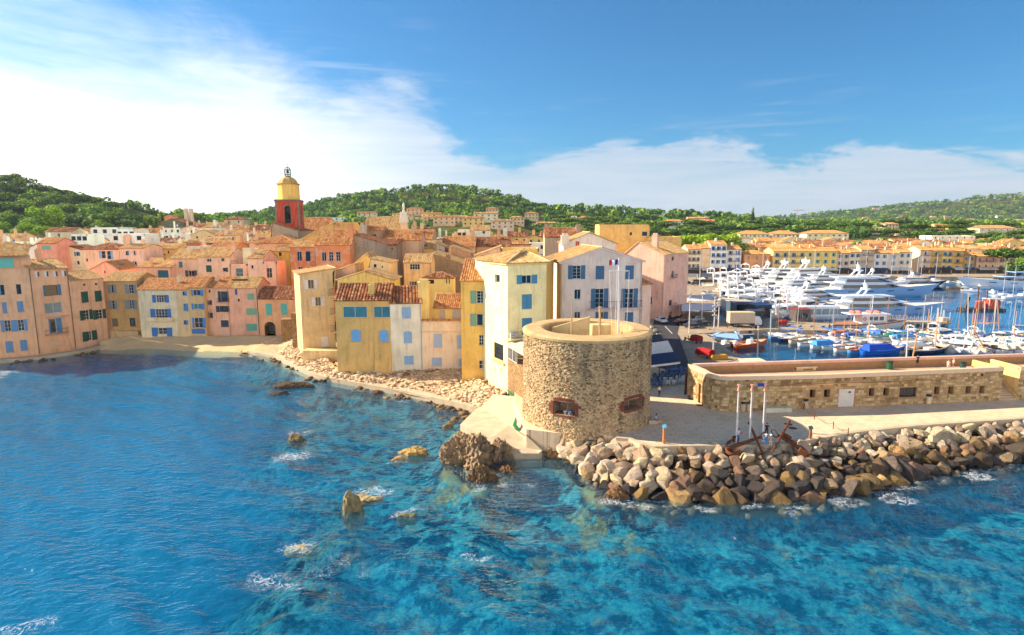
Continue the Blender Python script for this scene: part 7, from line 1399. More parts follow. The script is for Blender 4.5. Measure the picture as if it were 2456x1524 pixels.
# ================================================================== RESTAURANT TERRACE
def canopy(label, l, r, dy, zt, zb, col, val, posts=True):
 a, b = G(*l, 3), G(*r, 3); o = thing('awning', label, 'awning', a); bk = Vector((0, dy, 0)); m = MB(); P = [Vector((a.x, a.y, zb)), Vector((b.x, b.y, zb)), Vector((b.x, b.y, zt))+bk, Vector((a.x, a.y, zt))+bk]
 m.add(P+[q_-Vector((0, 0, .08)) for q_ in P], [(0, 1, 2, 3), (7, 6, 5, 4), (0, 4, 5, 1), (1, 5, 6, 2), (3, 7, 4, 0)]); m.build('canopy', 'cloth', o, color=col)
 m = MB(); m.obox(P[0]-Vector((0, .06, .4)), P[1]-P[0], Vector((0, .05, 0)), Vector((0, 0, .32))); m.build('valance', 'cloth', o, color=val)
 if posts:
  for f_ in (.03, .36, .66, .97):
   q_ = a.lerp(b, f_); m = MB(); m.cbox((q_.x, q_.y+.1, 3), .12, .12, zb-3); m.build('post', 'paint', o, color=C(40, 44, 52))
canopy('navy blue restaurant awning with white valance right of the tower', Z8(60, 560), Z8(450, 505), 3.2, 7.3, 6.5, C(34, 52, 84), C(236, 230, 222))
canopy('white restaurant awning behind the navy one', Z8(60, 480), Z8(385, 420), 4.5, 8.0, 6.6, C(230, 218, 200), C(236, 230, 222), False)
canopy('dark slate awning farther up the road behind the white one', Z8(40, 400), Z8(300, 360), 5, 8.4, 7.0, C(52, 58, 72), C(220, 214, 206), False)
def chair_proto(label, col, q, rz, group):
 o = thing('terrace_chair', label, 'chair', q, rz, group); ROOT[o.name] = Vector((0, 0, 0)); m = MB(); m.box(-.25, -.25, .42, .25, .25, .47); m.build('seat', 'cloth', o, color=col); m = MB(); m.box(-.25, .2, .62, .25, .25, .95); m.build('backrest', 'cloth', o, color=col)
 for s_ in (-1, 1):
  m = MB(); m.tube([(s_*.25, -.25, 0), (s_*.25, .25, .46)], .025, 4); m.tube([(s_*.25, .25, 0), (s_*.25, -.25, .46)], .025, 4); m.tube([(s_*.25, .23, .4), (s_*.25, .25, .97)], .025, 4); m.tube([(s_*.25, -.25, .68), (s_*.25, .25, .68)], .025, 4); m.build('leg', 'paint', o, color=col)
 return o
def table_proto(label, col, q, rz, group):
 o = thing('terrace_table', label, 'table', q, rz, group); ROOT[o.name] = Vector((0, 0, 0)); m = MB(); m.box(-.75, -.45, .70, .75, .45, .75); m.build('tabletop', 'paint', o, color=col)
 for sx in (-1, 1):
  for sy in (-1, 1): m = MB(); m.cbox((sx*.66, sy*.36, 0), .06, .06, .7); m.build('leg', 'paint', o, color=col)
WHT = C(226, 224, 220); BLF = C(60, 104, 150)
tabs = [(330, 520, WHT, 'white'), (480, 500, WHT, 'white'), (170, 540, BLF, 'blue'), (300, 440, BLF, 'blue'), (430, 430, BLF, 'blue'), (200, 470, BLF, 'blue'), (350, 385, BLF, 'blue'), (460, 375, BLF, 'blue')]
names_ = ['nearest the walker', 'beside the wooden screen', 'closest to the tower', 'in the middle row', 'in the middle row by the screen', 'in the middle row near the tower', 'at the back under the awning', 'at the back near the road']
nc = 0
for i, (a, b, c_, nm) in enumerate(tabs):
 q = G(*Z8(a, b), 3); table_proto('%s terrace table %s' % (nm, names_[i]), c_, q, 0, 'restaurant tables')
 for k, (dx, dy, rz) in enumerate(((-.45, -.75, math.pi), (.45, -.75, math.pi), (-.45, .75, 0), (.45, .75, 0))):
  chair_proto('%s folding chair at the table %s, %s' % (nm, names_[i], ('front left seat', 'front right seat', 'rear left seat', 'rear right seat')[k]), c_, q+Vector((dx, dy, 0)), rz, 'restaurant chairs')
# ================================================================== PEOPLE
gp = lambda a, b, z=3.0, cv=Z8: G(*cv(a, b), z)
person('person in pale shirt and black trousers walking by the restaurant', gp(205, 668), 2.6, 1.72, 'walk', C(226, 206, 190), C(24, 26, 32), C(170, 80, 44))
q = gp(180, 1000); m = MB(); m.cbox((q.x-.25, q.y+.5, 3), 1.6, .7, .45, .2); tag(m.build('stone_ledge', 'concrete'), 'low stone ledge at the foot of the tower under the seated person', 'ledge')
person('person in light blue shirt sitting on the ledge beside the tower', Vector((q.x-.1, q.y+.45, 3-.44)), 1.0, 1.72, 'sit', C(150, 190, 226), C(60, 70, 90), C(40, 28, 24), bare_legs=True)
person('person in white shirt and jeans by the left flagpole holding something red', gp(1160, 1226), .9, 1.75, 'hold', C(226, 232, 240), C(60, 100, 150), C(40, 30, 26), prop=C(210, 70, 50))
person('person in blue dress and white hat standing at the anchors', gp(1490, 1296, 3.0), .1, 1.68, 'stand', C(70, 140, 200), C(84, 150, 206), C(200, 190, 180), hat=C(240, 240, 238), bare_legs=True)
person('person with white cap and pale shorts next to the blue dress', gp(1548, 1296, 3.0), -.2, 1.66, 'stand', C(206, 160, 140), C(206, 216, 226), C(190, 170, 150), hat=C(240, 238, 232), bare_legs=True)
person('person in dark top standing behind the right flagpole', gp(1502, 1148), 2.9, 1.68, 'stand', C(44, 40, 46), C(70, 60, 70), C(150, 84, 44))
person('person in black leaning at the harbour parapet on the terrace', gp(1175, 292, zter, Z9), 3.1, 1.78, 'hold', C(34, 34, 36), C(40, 44, 40), C(40, 30, 26), bare_legs=True)
person('blond person in white top on the terrace', gp(1600, 326, zter, Z9), .5, 1.7, 'stand', C(236, 226, 222), C(120, 110, 110), C(214, 160, 90), bare_legs=True)
person('smaller person in white dress beside the blond person', gp(1540, 334, zter, Z9), -.4, 1.5, 'stand', C(240, 232, 228), C(240, 232, 228), C(196, 130, 80), bare_legs=True)
a0, a1, zb, ztp = openings[0]
for f_, lb, sh_ in ((.50, 'person in white t-shirt sitting inside the tower gun opening', C(220, 228, 236)), (.76, 'person in blue shirt sitting at the front of the tower gun opening', C(110, 150, 200))):
 q = cylp(a0+(a1-a0)*f_, zb, -.55 if f_ < .6 else -.3); person(lb, Vector((q.x, q.y, zb-.86)), .3, 1.55, 'sit', sh_, C(50, 60, 90), C(40, 28, 24))
# ================================================================== BOATS
WH = C(240, 240, 242)
def hull_mesh(m, L, B, Hs, Hb, draft=.5, stern=.85, rake=.12, n=14, full=.55):
 """lofted hull along +X (bow), returns deck outline"""
 secs = []
 for i in range(n+1):
  t_ = i/n; b = B/2*(1-max(0, (t_-full)/(1-full))**2.2)*(stern+(1-stern)*min(1, t_/.35)); b = max(b, .02)
  s = Hs+(Hb-Hs)*t_**2; k = -draft*(1-t_**4); x = -L/2+L*t_*(1-rake)
  xs_ = x+L*rake*t_**2.5
  secs.append([(xs_, -b, s), (x+(xs_-x)*.5, -b*.88, s*.35), (x, -b*.5, k*.6), (x, 0, k), (x, b*.5, k*.6), (x+(xs_-x)*.5, b*.88, s*.35), (xs_, b, s)])
 vs = [q for s in secs for q in s]; fs = []
 for i in range(n):
  for j in range(6): a = i*7+j; fs.append((a, a+7, a+8, a+1))
 fs.append((0, 1, 2, 3, 4, 5, 6)); m.add(vs, fs); return secs
def deck_fill(m, secs, dz=0.0, inset=.0, i0=0, i1=None):
 i1 = i1 or len(secs)-1
 for i in range(i0, i1):
  a, b = secs[i], secs[i+1]; k = 1-inset; m.poly((a[0][0], a[0][1]*k, a[0][2]+dz), (b[0][0], b[0][1]*k, b[0][2]+dz), (b[6][0], b[6][1]*k, b[6][2]+dz), (a[6][0], a[6][1]*k, a[6][2]+dz))
def tier(m, x0, x1, w0, z0, z1, rf, rb, tap=.86, nose=.5):
 """deckhouse block with raked front and rounded nose, rf/rb = rake front/back"""
 def ring(xa, xb, w_, z): return [(xa, -w_, z), (xb-(xb-xa)*.22, -w_, z), (xb-(xb-xa)*.06, -w_*nose, z), (xb, 0, z), (xb-(xb-xa)*.06, w_*nose, z), (xb-(xb-xa)*.22, w_, z), (xa, w_, z)]
 a = ring(x0, x1, w0, z0); b = ring(x0+rb, x1-rf, w0*tap, z1); k = 7
 m.add(a+b, [tuple(range(k, 2*k))]+[(i, (i+1) % k, k+(i+1) % k, k+i) for i in range(k)])
def band(m, x0, x1, w0, z0, z1, rf, rb, f0, f1, tap=.86, nose=.5, out=.03):
 h = z1-z0; g = lambda f: (x0+rb*f+.25*(x1-x0)*.1, x1-rf*f+out, (w0*(1+(tap-1)*f))+out, z0+h*f)
 a, b = g(f0), g(f1)
 def ring(xa, xb, w_, z): return [(xa, -w_, z), (xb-(xb-xa)*.22, -w_, z), (xb-(xb-xa)*.06, -w_*nose, z), (xb, 0, z), (xb-(xb-xa)*.06, w_*nose, z), (xb-(xb-xa)*.22, w_, z), (xa, w_, z)]
 A_, B_ = ring(*a), ring(*b); m.add(A_+B_, [(i, i+1, 7+i+1, 7+i) for i in range(6)])
def mk_root(name, label, cat, group=None): o = thing(name, label, cat, (0, 0, 0), 0, group); return o
def yacht(label, L, pos_, rz, hull=WH, sup=WH, decks=3, group=None, boot=C(40, 50, 70), glass='pane', domes=2, curved=False, proto=True, dark=False):
 o = mk_root('motor_yacht', label, 'yacht', group); B = L*.21; Hs, Hb = L*.07, L*.105
 m = MB(); secs = hull_mesh(m, L, B, Hs, Hb, L*.02, .92, .14, 18, .5); m.build('hull', 'gelcoat', o, True, color=hull)
 m = MB(); deck_fill(m, secs, -.02); m.build('deck', 'wood', o, color=C(224, 214, 200))
 m = MB()
 for i in range(3, 15):      # hull window strip
  for s_ in (0, 6):
   a, b = secs[i], secs[i+1]; z = lambda q, f: (q[s_][0], (q[s_][1]*(.88+.12*f))*1.012, q[s_][2]*(.35+.65*f)); m.poly(z(a, .48), z(b, .48), z(b, .60), z(a, .60)) if i % 3 == 1 else None
 m.build('hull_window', glass, o)
 x0, x1, w_, z = -L*.36, L*.24, B*.40, Hs; hh = L*.043
 for k in range(decks):
  rf = hh*(2.0 if not curved else 3.6); m = MB(); tier(m, x0, x1, w_, z, z+hh, rf, hh*.3, .9); dk = m.build('deckhouse', 'gelcoat', o, False, color=sup)
  m = MB(); band(m, x0, x1, w_, z, z+hh, rf, hh*.3, .28 if not curved else .12, .78, .9); m.build('window_band', glass, dk)
  m = MB(); m.box(x0-L*.05, -w_*.98, z+hh, x1-rf*.72, w_*.98, z+hh+L*.006); m.build('overhang', 'gelcoat', dk, color=sup)
  x0 += L*.035; x1 -= L*(.085 if not curved else .12); w_ *= .86; z += hh+L*.006; hh *= .9
 m = MB(); ax = x0+(x1-x0)*.35
 for s_ in (-1, 1): m.tube([(ax-L*.03, s_*w_*.7, z), (ax+L*.01, s_*w_*.55, z+L*.05)], L*.008, 5)
 m.box(ax-L*.005, -w_*.6, z+L*.046, ax+L*.03, w_*.6, z+L*.056); m.tube([(ax+L*.01, 0, z+L*.05), (ax, 0, z+L*.12)], [L*.006, L*.003], 5); m.tube([(ax, -w_*.4, z+L*.09), (ax, w_*.4, z+L*.09)], L*.003, 4); m.build('radar_arch', 'gelcoat', o, color=sup)
 for k in range(domes):
  m = MB(); r_ = L*.017; c_ = (ax+L*.012, (k-(domes-1)/2)*w_*.85, z+L*.056); m.lathe(c_, [(r_*.6, 0), (r_*.95, r_*.5), (r_, r_*1.1), (r_*.75, r_*1.7), (0, r_*2)], 10); m.build('radar_dome', 'gelcoat', o, True, color=WH)
 m = MB(); sr = [secs[i][0] for i in range(10, 19)]; sl = [secs[i][6] for i in range(10, 19)]; hr = L*.018
 for S in (sr, sl):
  m.tube([(q[0], q[1]*.96, q[2]+hr) for q in S], .03, 4, False)
  for q in S: m.tube([(q[0], q[1]*.96, q[2]), (q[0], q[1]*.96, q[2]+hr)], .022, 3, False)
 m.build('bow_rail', 'metal', o, color=C(220, 220, 224))
 o.location = pos_; o.rotation_euler.z = rz; return o
def cruiser(label, L, pos_, rz, hull=WH, cover=None, group=None, flag=False):
 o = mk_root('cabin_cruiser', label, 'boat', group); B = L*.30; Hs, Hb = L*.085, L*.13
 m = MB(); secs = hull_mesh(m, L, B, Hs, Hb, L*.03, .9, .14, 12, .5); m.build('hull', 'gelcoat', o, True, color=hull); m = MB(); deck_fill(m, secs, -.02, 0, 5, 12); deck_fill(m, secs, -Hs*.35, .08, 0, 5); m.build('deck', 'gelcoat', o, color=C(232, 226, 216))
 m = MB(); tier(m, -L*.1, L*.3, B*.36, Hs*.9, Hs+L*.10, L*.14, 0, .84); cb = m.build('cabin', 'gelcoat', o, color=WH); m = MB(); band(m, -L*.1, L*.3, B*.36, Hs*.9, Hs+L*.10, L*.14, 0, .4, .88, .84); m.build('window_band', 'pane', cb)
 m = MB(); tier(m, -L*.22, L*.08, B*.34, Hs+L*.10, Hs+L*.125, L*.03, 0, .95); m.build('flybridge', 'gelcoat', o, color=WH); m = MB()
 for s_ in (-1, 1): m.tube([(-L*.2, s_*B*.36, Hs*.6), (-L*.24, s_*B*.33, Hs+L*.2), (-L*.2, s_*B*.2, Hs+L*.215)], L*.012, 5)
 m.tube([(-L*.2, -B*.2, Hs+L*.215), (-L*.2, B*.2, Hs+L*.215)], L*.014, 5); m.build('radar_arch', 'gelcoat', o, color=WH)
 m = MB(); r_ = L*.025; m.lathe((-L*.2, 0, Hs+L*.22), [(r_, 0), (r_, r_*.7), (r_*.6, r_*1.1), (0, r_*1.2)], 8); m.build('radar_dome', 'gelcoat', o, True, color=WH)
 if cover: m = MB(); tier(m, -L*.46, -L*.1, B*.4, Hs*.8, Hs+L*.07, L*.02, L*.02, .8); m.build('cover', 'cloth', o, color=cover)
 else: m = MB(); m.box(-L*.42, -B*.3, Hs*.6, -L*.34, B*.3, Hs*1.1); m.build('seat', 'cloth', o, color=C(226, 210, 186))
 m = MB()
 for s_ in (0, 6):
  S = [secs[i][s_] for i in range(6, 13)]; m.tube([(q[0], q[1]*.95, q[2]+L*.05) for q in S], .025, 3, False)
  for q in S: m.tube([(q[0], q[1]*.95, q[2]), (q[0], q[1]*.95, q[2]+L*.05)], .02, 3, False)
 m.build('bow_rail', 'metal', o, color=C(220, 220, 224))
 if flag: m = MB(); m.tube([(-L*.48, 0, Hs), (-L*.52, 0, Hs+L*.12)], .03, 4); m.poly((-L*.51, 0, Hs+L*.11), (-L*.6, .1, Hs+L*.10), (-L*.59, .05, Hs+L*.02), (-L*.5, 0, Hs+L*.03)); m.build('ensign', 'cloth', o, color=C(206, 36, 40))
 o.location = pos_; o.rotation_euler.z = rz; return o
def open_boat(label, L, pos_, rz, hull=WH, trim=C(40, 90, 180), kind='pointu', cover=None, group=None, mast=False, mcol=C(214, 150, 90)):
 o = mk_root('wooden_boat' if kind == 'pointu' else 'motorboat', label, 'boat', group); B = L*(.33 if kind == 'pointu' else .36); Hs, Hb = L*.10, L*.16
 m = MB(); secs = hull_mesh(m, L, B, Hs, Hb, L*.04, .35 if kind == 'pointu' else .92, .08, 12, .45); m.build('hull', 'gelcoat', o, True, color=hull)
 m = MB(); deck_fill(m, secs, -L*.05, .06, 0, 9); deck_fill(m, secs, -.01, 0, 9, 12); m.build('deck', 'wood', o, color=C(222, 196, 160))
 m = MB()
 for s_ in (0, 6): m.tube([(q[s_][0], q[s_][1], q[s_][2]) for q in secs], L*.014, 5)
 m.build('gunwale', 'paint', o, color=trim); m = MB()
 for k in (3, 6): q = secs[k]; m.box(q[0][0]-.15, q[0][1]*.9, q[0][2]-.12, q[0][0]+.15, -q[0][1]*.9, q[0][2]-.06)
 m.build('thwart', 'wood', o, color=C(206, 160, 110))
 if kind == 'motor':
  m = MB(); m.cbox((-L*.47, 0, Hs*.1), L*.06, L*.07, Hs*1.3); m.cbox((-L*.48, 0, Hs*1.1), L*.09, L*.08, L*.07); m.build('outboard_motor', 'gloss', o, color=random.choice((C(240, 240, 240), C(40, 42, 46), C(200, 200, 204)))); m = MB(); tier(m, -L*.08, L*.1, B*.2, Hs*.6, Hs+L*.09, L*.05, 0, .8); cn = m.build('console', 'gelcoat', o, color=WH)
  m = MB(); m.poly((L*.04, -B*.17, Hs+L*.08), (L*.04, B*.17, Hs+L*.08), (0, B*.14, Hs+L*.15), (0, -B*.14, Hs+L*.15)); m.build('windscreen', 'lit_pane', cn)
 else: m = MB(); m.box(-L*.14, -B*.2, Hs*.5, L*.08, B*.2, Hs+L*.03); m.build('engine_box', 'paint', o, color=C(236, 230, 220))
 if cover: m = MB(); tier(m, -L*.45, L*.32, B*.44, Hs*.98, Hs+L*.11, L*.2, L*.06, .4); m.build('cover', 'cloth', o, color=cover)
 if mast: m = MB(); m.tube([(L*.1, 0, 0), (L*.1, 0, L*.85)], [L*.014, L*.008], 5); m.tube([(L*.1, 0, L*.5), (-L*.35, 0, L*.55)], L*.007, 4); m.build('mast', 'wood', o, color=mcol)
 o.location = pos_; o.rotation_euler.z = rz; return o
def sailboat(label, L, pos_, rz, hull=WH, mastc=C(226, 226, 230), group=None):
 o = mk_root('sailboat', label, 'boat', group); B = L*.3; m = MB(); secs = hull_mesh(m, L, B, L*.09, L*.12, L*.05, .75, .1, 12, .4); m.build('hull', 'gelcoat', o, True, color=hull); m = MB(); deck_fill(m, secs); m.build('deck', 'gelcoat', o, color=C(230, 220, 204))
 m = MB(); tier(m, -L*.12, L*.2, B*.28, L*.09, L*.15, L*.08, 0, .8); m.build('cabin', 'gelcoat', o, color=WH); m = MB(); m.tube([(L*.08, 0, L*.1), (L*.08, 0, L*1.35)], [L*.012, L*.007], 6); ms = m.build('mast', 'metal', o, color=mastc)
 m = MB(); m.tube([(L*.08, 0, L*.24), (-L*.38, 0, L*.25)], L*.01, 5); m.tube([(L*.05, 0, L*.26), (-L*.35, 0, L*.27)], L*.02, 6); m.build('boom', 'cloth', ms, color=C(60, 90, 150)); m = MB()
 for e in ((L*.49, 0, L*.12), (-L*.47, 0, L*.1), (L*.06, B*.45, L*.1), (L*.06, -B*.45, L*.1)): m.tube([(L*.08, 0, L*1.3), e], .015, 3, False)
 m.build('rigging', 'metal', ms, color=C(200, 200, 200)); o.location = pos_; o.rotation_euler.z = rz; return o
W0 = lambda px, py: G(px, py, 0)
SHADOW_BLUE = C(150, 190, 228)  # bluish shade on the hulls, painted in as their colour
yacht('long pale yacht painted shadow-blue with curved window arch, farther of the two big ones', 47, W0(2105, 712), .03, SHADOW_BLUE, C(226, 236, 248), 2, curved=True, domes=1)
yacht('sleek pale yacht painted shadow-blue with twin arched windows, nearer of the two big ones', 38, W0(2122, 757), .04, SHADOW_BLUE, C(232, 238, 248), 2, curved=True, domes=1)
yacht('white three-deck motor yacht with open radar arch before the lilac houses', 28, W0(2112, 690), .08, WH, WH, 3)
yacht('white topped motor yacht with navy blue hull, bow towards open water', 24, W0(2205, 686), .0, C(26, 40, 70), WH, 2)
yacht('white and blue motor yacht moored at the right edge under the pine', 44, W0(2425, 692), 3.0, C(226, 232, 240), C(160, 196, 232), 2, curved=True)
yacht('tall white four-deck superyacht left of the lilac houses', 42, W0(1960, 690), .25, WH, WH, 3, domes=3)
yacht('white superyacht with big satellite domes before the straw yellow house', 38, W0(1905, 684), .3, WH, WH, 3, domes=3)
yacht('white superyacht with raked mast before the light yellow house', 34, W0(1862, 678), .3, WH, WH, 3, domes=2)
yacht('white superyacht squeezed between the domed yacht and the shadow-blue yachts', 34, W0(2000, 698), .2, WH, WH, 3, domes=2)
yacht('white motor yacht with dark blue furled sail cover in the packed row', 30, W0(1935, 708), .3, WH, C(236, 240, 246), 3)
yacht('white sport yacht just left of the shadow-blue yachts', 30, W0(1965, 728), .15, C(200, 222, 244), WH, 2, curved=True)
yacht('low white sport yacht moored behind the glass tour boat', 26, W0(1950, 745), .15, WH, WH, 2, curved=True)
rs = random.Random(77); k = 0
spots = [(1722, 676), (1748, 671), (1774, 668), (1800, 665), (1826, 668), (1738, 692), (1768, 686), (1798, 682), (1830, 680), (1748, 706), (1780, 702), (1812, 698), (1845, 694), (1762, 722), (1796, 718), (1830, 713), (1866, 706), (1782, 738), (1816, 733), (1850, 727), (1888, 722), (1812, 752), (1846, 748), (1882, 742), (1918, 738), (1860, 762), (1894, 758), (1926, 752)]
rown = ['in the row under the white and lavender houses', 'in the second row from the far quay', 'in the third row from the far quay', 'in the middle moored row', 'in the row below the middle', 'in the row behind the kiosks', 'in the row nearest the pier']
rid = [0]*5+[1]*4+[2]*4+[3]*4+[4]*4+[5]*4+[6]*3; cnt = {}
for (a, b), r_ in zip(spots, rid):
 cnt[r_] = cnt.get(r_, -1)+1; L = rs.uniform(16, 23); nm = '%s white cabin cruiser from the left %s' % (ORD[cnt[r_]], rown[r_])
 cruiser(nm, L, W0(a+rs.uniform(-3, 3), b), rs.choice((.5, .6, .7, .45))+rs.uniform(-.1, .1), rs.choice((WH, WH, C(236, 230, 220), C(60, 90, 140))), rs.choice((None, None, C(230, 220, 206), C(200, 190, 176), C(70, 96, 140))), 'cruisers moored side by side', flag=(k % 4 == 0)); k += 1
def trad(label, L, pos_, rz):
 o = mk_root('tour_boat', label, 'boat'); B = L*.24; m = MB(); secs = hull_mesh(m, L, B, L*.075, L*.12, L*.04, .8, .07, 14, .55); m.build('hull', 'gelcoat', o, True, color=C(240, 234, 228)); m = MB(); deck_fill(m, secs, -.03); m.build('deck', 'wood', o, color=C(180, 120, 80))
 m = MB(); [m.tube([(q[s_][0], q[s_][1]*1.01, q[s_][2]-L*.012) for q in secs], L*.007, 5) for s_ in (0, 6)]; m.build('rubbing_strake', 'paint', o, color=C(120, 60, 44))
 m = MB(); m.box(-L*.12, -B*.36, L*.07, L*.2, B*.36, L*.19); wh = m.build('wheelhouse', 'gelcoat', o, color=WH); m = MB(); m.box(-L*.28, -B*.42, L*.19, L*.24, B*.42, L*.2); m.build('roof', 'gelcoat', o, color=WH)
 for x_ in (-.04, .03, .10): m = MB(); m.box(x_*L, -B*.37, L*.12, (x_+.05)*L, -B*.355, L*.165); m.build('window', 'pane', wh)
 m = MB(); pl_ = [(-L*.09+math.cos(a)*L*.018, -B*.38, L*.14+math.sin(a)*L*.018) for a in [i*math.pi/6 for i in range(13)]]; m.tube(pl_, L*.006, 5, False); m.build('lifebuoy', 'paint', o, color=C(226, 96, 50))
 for x_ in (-.2, -.12, .02, .12): m = MB(); m.tube([(x_*L, -B*.2, L*.215), (x_*L, B*.2, L*.215)], L*.016, 8); m.build('liferaft', 'paint', o, color=random.choice((WH, C(220, 120, 90))))
 m = MB(); m.tube([(L*.05, 0, L*.2), (L*.05, 0, L*.42)], .08, 5); m.build('mast', 'paint', o, color=WH); m = MB()
 for s_ in (0, 6):
  m.tube([(q[s_][0], q[s_][1], q[s_][2]+L*.05) for q in secs], .03, 3, False)
  for q in secs: m.tube([q[s_], (q[s_][0], q[s_][1], q[s_][2]+L*.05)], .025, 3, False)
 m.build('railing', 'paint', o, color=C(220, 216, 210)); o.location = pos_; o.rotation_euler.z = rz
trad('white wooden tour boat with orange lifebuoy and brown strake', 21, W0(2078, 789), .04)
o = mk_root('glass_boat', 'white tour boat with big tilted green windows behind the pier', 'boat'); m = MB(); L = 16; secs = hull_mesh(m, L, 4.6, 1.2, 1.5, .5, .9, .06, 10, .6); m.build('hull', 'gelcoat', o, True, color=C(236, 236, 236)); m = MB(); tier(m, -7, 6, 2.1, 1.2, 3.9, 1.2, .6, .8); cb = m.build('cabin', 'gelcoat', o, color=WH)
for k in range(5): x_ = -6+k*2.3; m = MB(); m.add([(x_, -2.16, 1.7), (x_+2, -2.16, 1.7), (x_+2.2, -1.86, 3.3), (x_+.3, -1.86, 3.3)], [(0, 1, 2, 3)]); m.build('window', 'lit_pane', cb)
m = MB(); deck_fill(m, secs); m.build('deck', 'gelcoat', o, color=WH); o.location = W0(1985, 770)+Vector((0, 3, 0)); o.rotation_euler.z = .05
a, b = G(2104, 771, 1.0), G(2284, 774, 1.0); jt = thing('jetty', 'narrow concrete jetty with rows of iron stanchions beside the shadow-blue yacht', 'jetty', a); u = (b-a).normalized(); n_ = Vector((-u.y, u.x, 0)); m = MB(); m.obox(a-Vector((0, 0, .5)), b-a, n_*3.0, Vector((0, 0, .5))); m.build('deck', 'concrete', jt)
for k in range(9): q = a.lerp(b, (k+.5)/9); m = MB(); m.cbox((q.x, q.y+1.2, -4), .8, 1.6, 4.5); m.build('pile', 'quay_stone', jt)
for s_ in (.12, 2.88):
 for k in range(20): q = a.lerp(b, (k+.5)/20)+n_*s_; m = MB(); m.tube([q, q+Vector((0, 0, 1.3))], .07, 5); m.build('stanchion', 'paint', jt, color=C(190, 170, 150))
for k in range(6): q = a.lerp(b, .78+k*.04)+n_*(.6 if k % 2 else 2.4); m = MB(); m.tube([q, q+Vector((0, 0, 4.2-.3*k))], .09, 5); m.build('gantry_post', 'paint', jt, color=C(200, 200, 206))
m = MB(); q = a.lerp(b, .93)+n_*1.5; m.cbox(q, 2.0, 1.6, 1.2); m.build('locker', 'paint', jt, color=C(226, 200, 180))
q = W0(2352, 745); bg_ = thing('work_barge', 'dark work barge with orange tanks out in the harbour', 'barge', q); m = MB(); m.box(q.x-6.5, q.y-2, -.4, q.x+6.5, q.y+2, .7); m.build('pontoon', 'paint', bg_, color=C(46, 48, 56))
for dx, r_, hh in ((-.8, 1.0, 2.4), (2.6, 1.5, 2.9), (4.6, 1.2, 2.6)): m = MB(); m.lathe((q.x+dx, q.y, .7), [(r_, 0), (r_, hh*.85), (r_*.8, hh), (0, hh)], 12); m.build('tank', 'paint', bg_, color=C(206, 74, 36))
m = MB(); m.box(q.x+1.2, q.y-1.6, 3.7, q.x+6.2, q.y+1.6, 3.9); [m.cbox((q.x+x_, q.y+y_, .7), .15, .15, 3.0) for x_ in (1.4, 6.0) for y_ in (-1.4, 1.4)]; m.build('shelter', 'paint', bg_, color=C(220, 216, 210)); m = MB(); m.tube([(q.x-5, q.y, .7), (q.x-4.2, q.y, 4.4)], .5, 5); m.build('crane', 'paint', bg_, color=C(40, 40, 44))
for dx, y0_ in ((-.6, 688), (2.4, 697)): m = MB(); m.tube([(q.x+dx, q.y+.5, -1), A(2352+dx*7, y0_, q.y+.5)], .18, 6); m.build('spud_pole', 'rust', bg_)
blue, navy, green = C(60, 130, 206), C(30, 50, 96), C(30, 130, 110)
